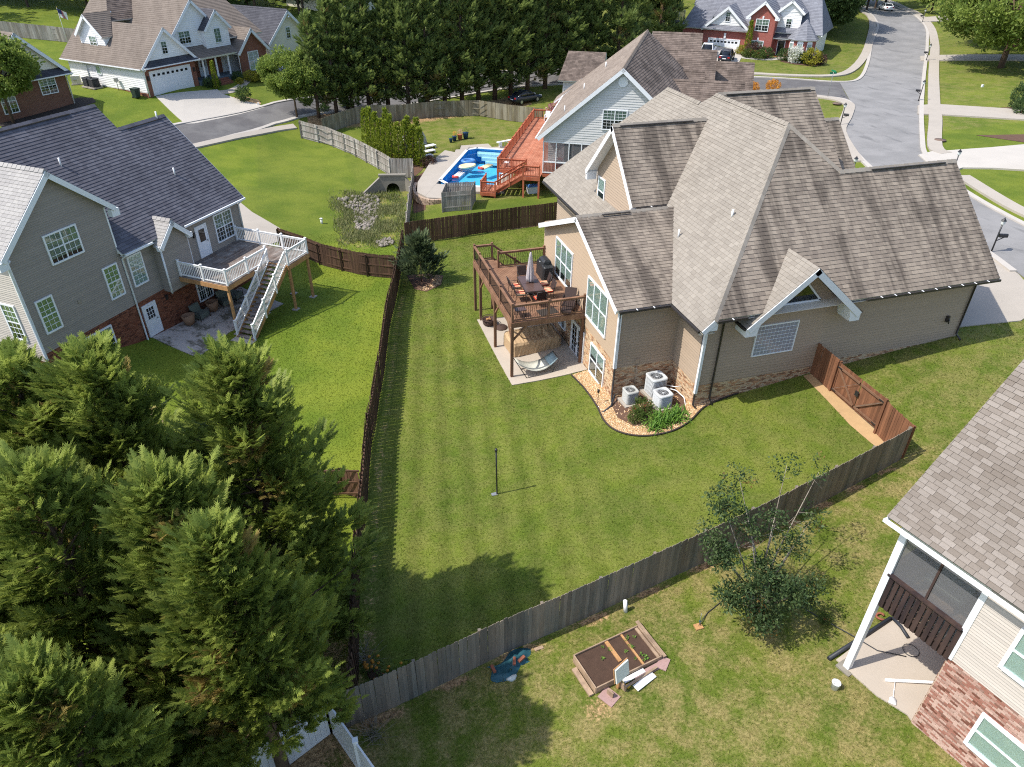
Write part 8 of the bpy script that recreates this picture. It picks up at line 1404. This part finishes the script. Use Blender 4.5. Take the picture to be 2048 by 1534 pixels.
for i, (x, y, s, lb) in enumerate(((90, 113.5, .95, 'dark rounded tree beside the street bend right of the red brick house'), (83.5, 119.5, 1.0, 'dark tree behind the red brick house turret'), (97.5, 122, .95, 'dark tree farther up the inner side of the street bend'), (57.5, 117, 1.0, 'dark tree behind the brick house trampoline'), (90.0, 128, 1.1, 'dark tree in the wood behind the red brick house'))): tree('dark_tree', lb, 'tree', *drk, x, y, s)
# ---- crape myrtle by the grey fence
CLm = cluster_tpl(9, .6, .42, 12, .6)
g = np.random.default_rng(41); cm = thing('crape_myrtle', 'thin multi-stemmed tree with bare pale twigs and sparse leaves before the grey fence', 'tree', (13.1, 13.3, gz(13.1, 13.3))); wood_ = MB(); P, D, S, T = [], [], [], []
tips = [(-.9, .9, 4.6, 1), (-.1, 1.6, 4.7, .35), (1.5, 1.9, 4.4, .22), (2.4, 1.7, 4.0, .15), (.5, .6, 3.6, .4), (-1.1, .2, 3.2, 1.1), (-.6, -.6, 2.6, 1.3), (.3, -.9, 2.2, 1.3), (1.0, .3, 2.8, .6), (-.3, -.9, 1.4, 1.5), (.5, -.3, 1.4, 1.4), (-.9, -.3, 1.9, 1.4), (1.9, .9, 3.0, .3), (.1, .1, 2.2, 1.2), (-.3, .5, 3.9, .7), (1.0, -.6, 1.8, .9), (-1.3, .6, 3.7, .5)]
for k, (x, y, z, den) in enumerate(tips):
    c = np.array([x * 1.4 - .1, y * 1.3, z]); m_ = c * np.array([.35, .35, .5]) + g.normal(size=3) * .08; wood_.tube([(g.normal() * .06, g.normal() * .06, -.1), tuple(m_), tuple(c)], [.045, .028, .008], 5, False)
    for j in range(7): f = g.uniform(.5, .98); p = m_ + (c - m_) * (2 * f - 1 if f > .5 else 0); e = p + nrm(g.normal(size=3) + np.array([0, 0, .5])) * g.uniform(.25, .6); wood_.tube([tuple(p), tuple(e)], [.01, .004], 3, False)
    n_ = int(90 * den); q = nrm(g.normal(size=(n_, 3))) * (g.random((n_, 1)) ** .5) * .6; P.append(c + q); D.append(nrm(q + g.normal(size=q.shape) * .3)); S.append(g.uniform(.16, .3, n_)); T.append(g.uniform(0, .97 if k % 3 else 1, n_))
wood_.build('trunk', 'pale_bark', cm); P, D, S, T = map(np.concatenate, (P, D, S, T)); V, F = scatter(CLm, P, D, S, roll=1.0); npmesh('crown', V, F, 'leaf_myrtle', np.repeat(T, 9), cm)
# ---- the wood closing the view
def forest(label, spots, h0, h1, mat, seed, per=260, csz=1.5):
    g = np.random.default_rng(seed); P, D, S, T, t0 = [], [], [], [], MB()
    for x, y in spots:
        z = gz(x, y); h = g.uniform(h0, h1); r = h * .27; nb_ = 9
        for b in range(nb_): c = np.array([x, y, z + h * .55]) + nrm(g.normal(size=3)) * np.array([r * .8, r * .8, h * .33]); n_ = per // nb_; q = nrm(g.normal(size=(n_, 3))) * g.random((n_, 1)) ** .4 * r * .62; P.append(c + q); D.append(nrm(q + g.normal(size=q.shape) * .4)); S.append(csz * g.uniform(.6, 1.3, n_)); T.append(np.clip(g.normal(.5, .22, n_) + q[:, 2] / r * .3, 0, .9))  # leaf tone lightens towards each blob top, imitating light from above
        t0.tube([(x, y, z - .3), (x, y, z + h * .6)], .22, 5, False)
    P, D, S, T = map(np.concatenate, (P, D, S, T)); tp = cluster_tpl(5, .5, .7, 5); V, F = scatter(tp, P, D, S, roll=1.0); o = npmesh('woodland', V, F, mat, np.repeat(T, 5), kind='stuff'); tag(o, label, 'woods'); k = t0.build('trunks', 'trunk_far', o); k['kind'] = 'stuff'
g = np.random.default_rng(5)
forest('dark green woodland rising behind the white house and the far fence', [(x + g.normal() * 1.5, 137 + g.random() * 26 + max(0, -x - 20) * .25 - max(0, -x - 45) * .9) for x in np.linspace(-70, 12, 60)], 13, 19, 'leaf_dark', 51)
forest('mixed green woodland behind the cypress row and the red brick house', [(x + g.normal() * 1.5, 150 - max(0, x - 40) * .28 + g.random() * 22) for x in np.linspace(22, 128, 52)], 12, 17, 'leaf_oak', 52)
forest('far green trees beyond the street bend', [(x + g.normal() * 3, 178 + g.random() * 30) for x in np.linspace(30, 230, 50)], 12, 18, 'leaf_oak', 53, 200, 1.8)
forest('green trees behind the houses on the right side of the street', [(135 + g.random() * 50, 70 + g.random() * 95) for _ in range(26)], 11, 15, 'leaf_oak', 54, 220, 1.6)
# ---- shrubs
BU = {m_: npmesh('foliage', *scatter(CL, P_, D_, S_, roll=1.0), m_, np.repeat(rng.random(len(P_)), 8), 'mesh') for m_ in ('leaf_shrub', 'leaf_gold', 'leaf_maroon', 'leaf_dark', 'petal_white', 'petal_orange', 'petal_pink', 'leaf_oak') for P_, D_, S_ in [(lambda q: (q * np.array([1, 1, .8]) + np.array([0, 0, .75]), q, np.full(len(q), .28) * rng.uniform(.7, 1.3, len(q))))(nrm(rng.normal(size=(220, 3))) * rng.uniform(.55, 1.0, (220, 1)))]}
STK = MB().tube([(0, 0, -.1), (.02, 0, .4), (-.05, .05, .8)], .06, 5, r2=.02).mesh('stem', 'bark')
def bush(label, mat, x, y, s, sz=None, cat='shrub', group=None, z=None):
    t = thing('shrub', label, cat, (x, y, gz(x, y) if z is None else z), rnd.uniform(0, 6), group); t.scale = (s, s, sz or s); inst(BU[mat], 'foliage', t); inst(STK, 'stem', t); return t
bush('round clipped shrub in the gravel island beside the white house drive', 'leaf_dark', -4.9, 96.3, .95, 1.1); bush('golden green shrub before the brick wing of the white house', 'leaf_gold', -3.9, 103.2, 1.0, .8); bush('golden shrub touching its twin by the brick wing corner', 'leaf_gold', -2.3, 103.9, 1.1, .8)
for u, v, s, m_, lb in ((8.0, -.9, .7, 'leaf_dark', 'dark low shrub under the white house porch'), (9.0, -1.0, .6, 'leaf_shrub', 'small green shrub under the white house porch'), (12.6, -.9, .7, 'leaf_dark', 'dark shrub beside the white house porch steps'), (11.9, -2.0, .5, 'leaf_gold', 'lime green ground shrub along the white house path')): bush(lb, m_, *WF(u, v), s)
t = thing('narrow_conifer', 'narrow dark conifer at the white house path corner', 'shrub', (*WF(8.3, -1.8), gz(*WF(8.3, -1.8)))); inst(ARB[0], 'foliage', t); inst(STEM, 'stem', t); t.scale = (.7, .7, .75)
drape([(-6.2, 97.2), (-4.6, 97.6), (-3.2, 96.6), (-3.0, 95.3), (-4.2, 95.0)], .03, 'planting_bed', 'clay', 1.0, skirt=0)
t = thing('columnar_conifer', 'tall narrow green conifer at the red brick garage corner', 'shrub', (*BF(1.6, -1.4), gz(*BF(1.6, -1.4)))); inst(ARB[1], 'foliage', t); inst(STEM, 'stem', t); t.scale = (1.0, 1.0, 1.1)
for u, v, s, sz, m_, lb in ((2.8, -1.9, 1.3, 1.2, 'leaf_maroon', 'bronze weeping maple below the red brick house windows'), (2.4, -3.0, 1.1, .8, 'leaf_shrub', 'olive green mounded shrub before the bronze maple'), (3.9, -3.1, 1.1, .8, 'leaf_shrub', 'olive shrub along the curved brick house path'), (4.7, -2.1, 1.1, 1.0, 'leaf_dark', 'dark green shrub beside the brick house steps'), (7.6, -2.0, 1.2, 1.1, 'leaf_dark', 'dark shrub between the steps and the white hydrangea'), (9.2, -2.6, 1.15, 1.5, 'petal_white', 'large hydrangea covered in white flower heads by the turret'), (9.4, -2.3, 1.1, 1.0, 'leaf_oak', 'green lower branches of the white hydrangea'), (10.6, -2.4, 1.1, 1.0, 'leaf_dark', 'dark shrub between hydrangea and golden ball'), (11.6, -2.9, 1.5, 1.4, 'leaf_gold', 'bright yellow ball shrub at the turret bed end'), (12.6, -2.0, 1.1, 1.0, 'leaf_maroon', 'purple leaved shrub behind the yellow ball'), (.9, -2.2, .8, .8, 'leaf_lily' if False else 'leaf_gold', 'small lime plant at the garage drive corner')): bush(lb, m_, *BF(u, v), s, sz)
drape([BF(*p) for p in ((.8, -.8), (.9, -3.4), (3, -4.0), (5.0, -3.2), (5.2, -.8))], .03, 'planting_bed', 'mulch', 1.0, skirt=0); drape([BF(*p) for p in ((7.2, -1.2), (7.2, -3.0), (9.5, -4.0), (12.5, -3.8), (13.2, -1.4), (11.5, 0))], .03, 'planting_bed', 'mulch', 1.0, skirt=0)
bush('orange leaved small tree behind the tan house ridge at the side street', 'petal_orange', 60.2, 83.4, .9, 1.0); bush('yellow orange shrub beside the orange leaved small tree', 'petal_orange', 58.2, 84.8, .8, .8); bush('pink flowering shrub behind the red deck end', 'petal_pink', *PF(-1.8, 23.5), 1.5, 1.6); bush('green shrub under the pink flowers behind the red deck', 'leaf_shrub', *PF(-2.0, 24.2), 1.4, 1.2); bush('maroon low shrub at the foot of the clipped conifers', 'leaf_maroon', 13.0, 72.3, .8, .7)
bush('brown green round shrub on the lawn at the street curve', 'leaf_shrub', 60.8, 44.6, 1.4, 1.3); bush('dark upright shrub in the mulch island across the street', 'leaf_dark', 79.5, 64.8, .9, 1.8); bush('second dark shrub in the mulch island across the street', 'leaf_dark', 78.2, 62.8, 1.0, 1.2); drape([(77.0, 63.8), (79.0, 66.2), (81.4, 65.4), (80.5, 62.2), (78.2, 61.4)], .03, 'planting_bed', 'mulch', 1.0, skirt=0); drape([(66.8, 57.6), (72, 55.8), (72.6, 53.9), (68.8, 53.6)], .03, 'planting_bed', 'mulch', 1.0, skirt=0)
bush('leafy green shrub against the white air conditioner in the gravel bed', 'leaf_shrub', 14.75, 25.75, .5, .6); bush('low reddish green shrub at the gravel bed edge', 'leaf_shrub', 14.2, 25.35, .42, .45); bush('bright green weed clump beside the screened porch post', 'leaf_shrub', *RWd(-1.6, .9), .22, .2); bush('leafy weeds against the grey house wall behind the black air conditioner', 'leaf_shrub', *LW(-.4, 2.4), .6, .5)
# ---- strappy lilies, flowers, tufts
def strappy(n, L0, L1, w, mat, label, x, y, r=.25, name='lily_clump', cat='plant'):
    g = np.random.default_rng(int(abs(x) * 10)); V, F, T = [], [], []
    for i in range(n):
        a = g.uniform(0, 6.283); L = g.uniform(L0, L1); el = g.uniform(.5, 1.35); b = np.array([g.normal() * r, g.normal() * r, 0]); d = np.array([math.cos(a) * math.cos(el), math.sin(a) * math.cos(el), math.sin(el)]); s = np.array([-math.sin(a), math.cos(a), 0]) * w; k = len(V)
        for j, t in enumerate((0, .35, .7, 1.0)): p = b + d * L * t + np.array([0, 0, -1]) * L * .55 * t * t * (1.2 - .5 * el / 1.35); ww = s * (1, 1.1, .7, .05)[j]; V += [p - ww, p + ww]
        for j in range(3): F.append((k + 2 * j, k + 2 * j + 1, k + 2 * j + 3, k + 2 * j + 2)); T.append(g.random())
    t = thing(name, label, cat, (x, y, gz(x, y) + .02)); npmesh('leaves', np.array(V), np.array(F), mat, T, t); MB().lathe([(r, -.05), (r * .8, .04)], n=8).build('root_crown', 'soil', t); return t
strappy(190, .6, 1.15, .026, 'leaf_lily', 'lush strappy leaved daylily clump in front of the low air conditioner', 15.35, 24.75, .26); strappy(150, .55, 1.05, .026, 'leaf_lily', 'strappy daylily clump at the brick corner side of the bed', 16.1, 24.9, .24); strappy(90, .5, .9, .024, 'leaf_lily', 'strappy daylily clump nearest the curved bed edging', 14.85, 24.45, .22)
for x, y, lb in ((-.1, 15.2, 'orange coneflowers in the lawn corner behind the grey fence'), (.6, 14.7, 'yellow orange daisies against the inside of the grey fence')):
    t = strappy(60, .25, .5, .015, 'leaf_shrub', lb, x, y, .3, 'flower_clump', 'flowers')
    for i in range(14): a = rnd.uniform(0, 6.28); r_ = rnd.uniform(.05, .5); MB().lathe([(.05, 0), (.06, .02), (.02, .04)], (r_ * math.cos(a), r_ * math.sin(a), rnd.uniform(.3, .5)), 7).build('flower', 'petal_orange', t)
m = MB()
for i in range(60): a = rnd.uniform(0, 6.28); e = rnd.uniform(.2, 1.2); L = rnd.uniform(.4, .9); p = (rnd.gauss(0, .15), rnd.gauss(0, .15), 0); q_ = (p[0] + L * math.cos(a) * math.cos(e), p[1] + L * math.sin(a) * math.cos(e), L * math.sin(e)); m.tube([p, ((p[0] + q_[0]) / 2, (p[1] + q_[1]) / 2, q_[2] * .65), q_], [.008, .006, .003], 3, False)
bt = m.mesh('brush_pile', 'pale_bark')
for x, y, lb in ((-.4, 13.1, 'heap of bare dead twigs at the vinyl fence corner'), (-.3, 15.9, 'bare dry bush at the shaded lower end of the dark fence')): o = inst(bt, 'dead_brush', None, (x, y, gz(x, y)), (0, 0, x)); tag(o, lb, 'brush')
# ---- toys and odds seen through the conifers
ty = thing('toy_car', 'red plastic ride-on toy on the grass under the conifers', 'toy', (-4.4, 23.4, gz(-4.4, 23.4)), .6); MB().loft([[(-.4, -.25, .1), (-.4, .25, .1), (-.4, .22, .4), (-.4, -.22, .4)], [(.1, -.27, .1), (.1, .27, .1), (.1, .25, .5), (.1, -.25, .5)], [(.45, -.2, .1), (.45, .2, .1), (.45, .18, .3), (.45, -.18, .3)]], smooth=False).build('body', 'red_plastic', ty)
for x in (-.25, .28):
    for y in (-.27, .27): MB().tube([(x, y - .04, .1), (x, y + .04, .1)], .1, 10).build('wheel', 'tyre', ty)
fence('brown board fence crossing behind the red toy under the conifers', [(-11, 24.4), (-5, 25.0), (-.2, 24.8), (.55, 24.2)], 'fence_brown', side=-1, pw=.14, sp=.15, h=1.5)
# ---- rough grass in the ditch
def tufts(n, poly, L0, L1, mat, label, w=.02):
    xs = [p[0] for p in poly]; ys = [p[1] for p in poly]; Q = np.stack([rng.uniform(min(xs), max(xs), n * 4), rng.uniform(min(ys), max(ys), n * 4)], -1); Q = Q[pnt_in(poly, Q[:, 0] + rng.normal(0, .6, len(Q)), Q[:, 1] + rng.normal(0, .8, len(Q)))][:n]; Q = Q[(np.sin(Q[:, 0] * 1.9 + Q[:, 1]) + np.sin(Q[:, 1] * 1.3 - Q[:, 0] * .7) + rng.normal(0, .8, len(Q))) > -.7]; k = len(Q); z = gzs(Q[:, 0], Q[:, 1]); a = rng.uniform(0, 6.283, k); L = rng.uniform(L0, L1, k); b = np.concatenate([Q, z[:, None]], 1); s = np.stack([-np.sin(a), np.cos(a), 0 * a], -1) * w; tip = b + np.stack([np.cos(a) * L * .5, np.sin(a) * L * .5, L * .8], -1)
    V = np.stack([b - s, b + s, tip], 1).reshape(-1, 3); o = npmesh('rough_grass', V, np.arange(3 * k).reshape(-1, 3), mat, rng.random(k), kind='stuff'); tag(o, label, 'grass')
tufts(15000, DITCH, .15, .5, 'leaf_tufts', 'rough tall grass and weeds in the drainage ditch', .03)
# ---- mown grass blades on the lawns near the house
def blades(n, x0, x1, y0, y1, L0, L1, w, lab, far=60):
    Q = np.stack([rng.uniform(x0, x1, n), rng.uniform(y0, y1, n)], -1); d = np.hypot(Q[:, 0], Q[:, 1]); keep = rng.random(n) < np.clip((17 / d) ** 1.3, 0, 1); zo = zones(Q[:, 0], Q[:, 1]); keep &= rng.random(n) > zo['zo'] * .9
    for poly in NOGRASS: keep &= ~pnt_in(poly, Q[:, 0], Q[:, 1])
    # only where the lens looks
    P3 = np.stack([Q[:, 0], Q[:, 1], 0 * d - 21.3], -1); dz_ = P3 @ np.array(_f); u_ = P3 @ np.array(_r) / dz_; v_ = P3 @ np.array(_u) / dz_; keep &= (dz_ > 1) & (np.abs(u_) < .85) & (np.abs(v_) < .66)
    Q = Q[keep]; k = len(Q); z = gzs(Q[:, 0], Q[:, 1]) - .005; a = rng.uniform(0, 6.283, k); L = rng.uniform(L0, L1, k); sc = np.clip(np.hypot(Q[:, 0], Q[:, 1]) / 22, .8, 2.2); b = np.concatenate([Q, z[:, None]], 1); s = np.stack([-np.sin(a), np.cos(a), 0 * a], -1) * (w * sc)[:, None]; lean = rng.uniform(.25, .9, k); tip = b + np.stack([np.cos(a) * L * lean, np.sin(a) * L * lean, L * .85], -1)
    V = np.stack([b - s, b + s, tip], 1).reshape(-1, 3); zs_ = {kk: np.repeat(vv, 3) for kk, vv in zones(Q[:, 0], Q[:, 1]).items()}
    o = npmesh('lawn_grass', V, np.arange(3 * k).reshape(-1, 3), 'lawn_blade', rng.random(k), kind='stuff', attrs=zs_); tag(o, lab, 'grass'); return k
blades(900000, -16, 38, 6, 58, .05, .11, .011, 'short mown lawn grass around the fences and houses')
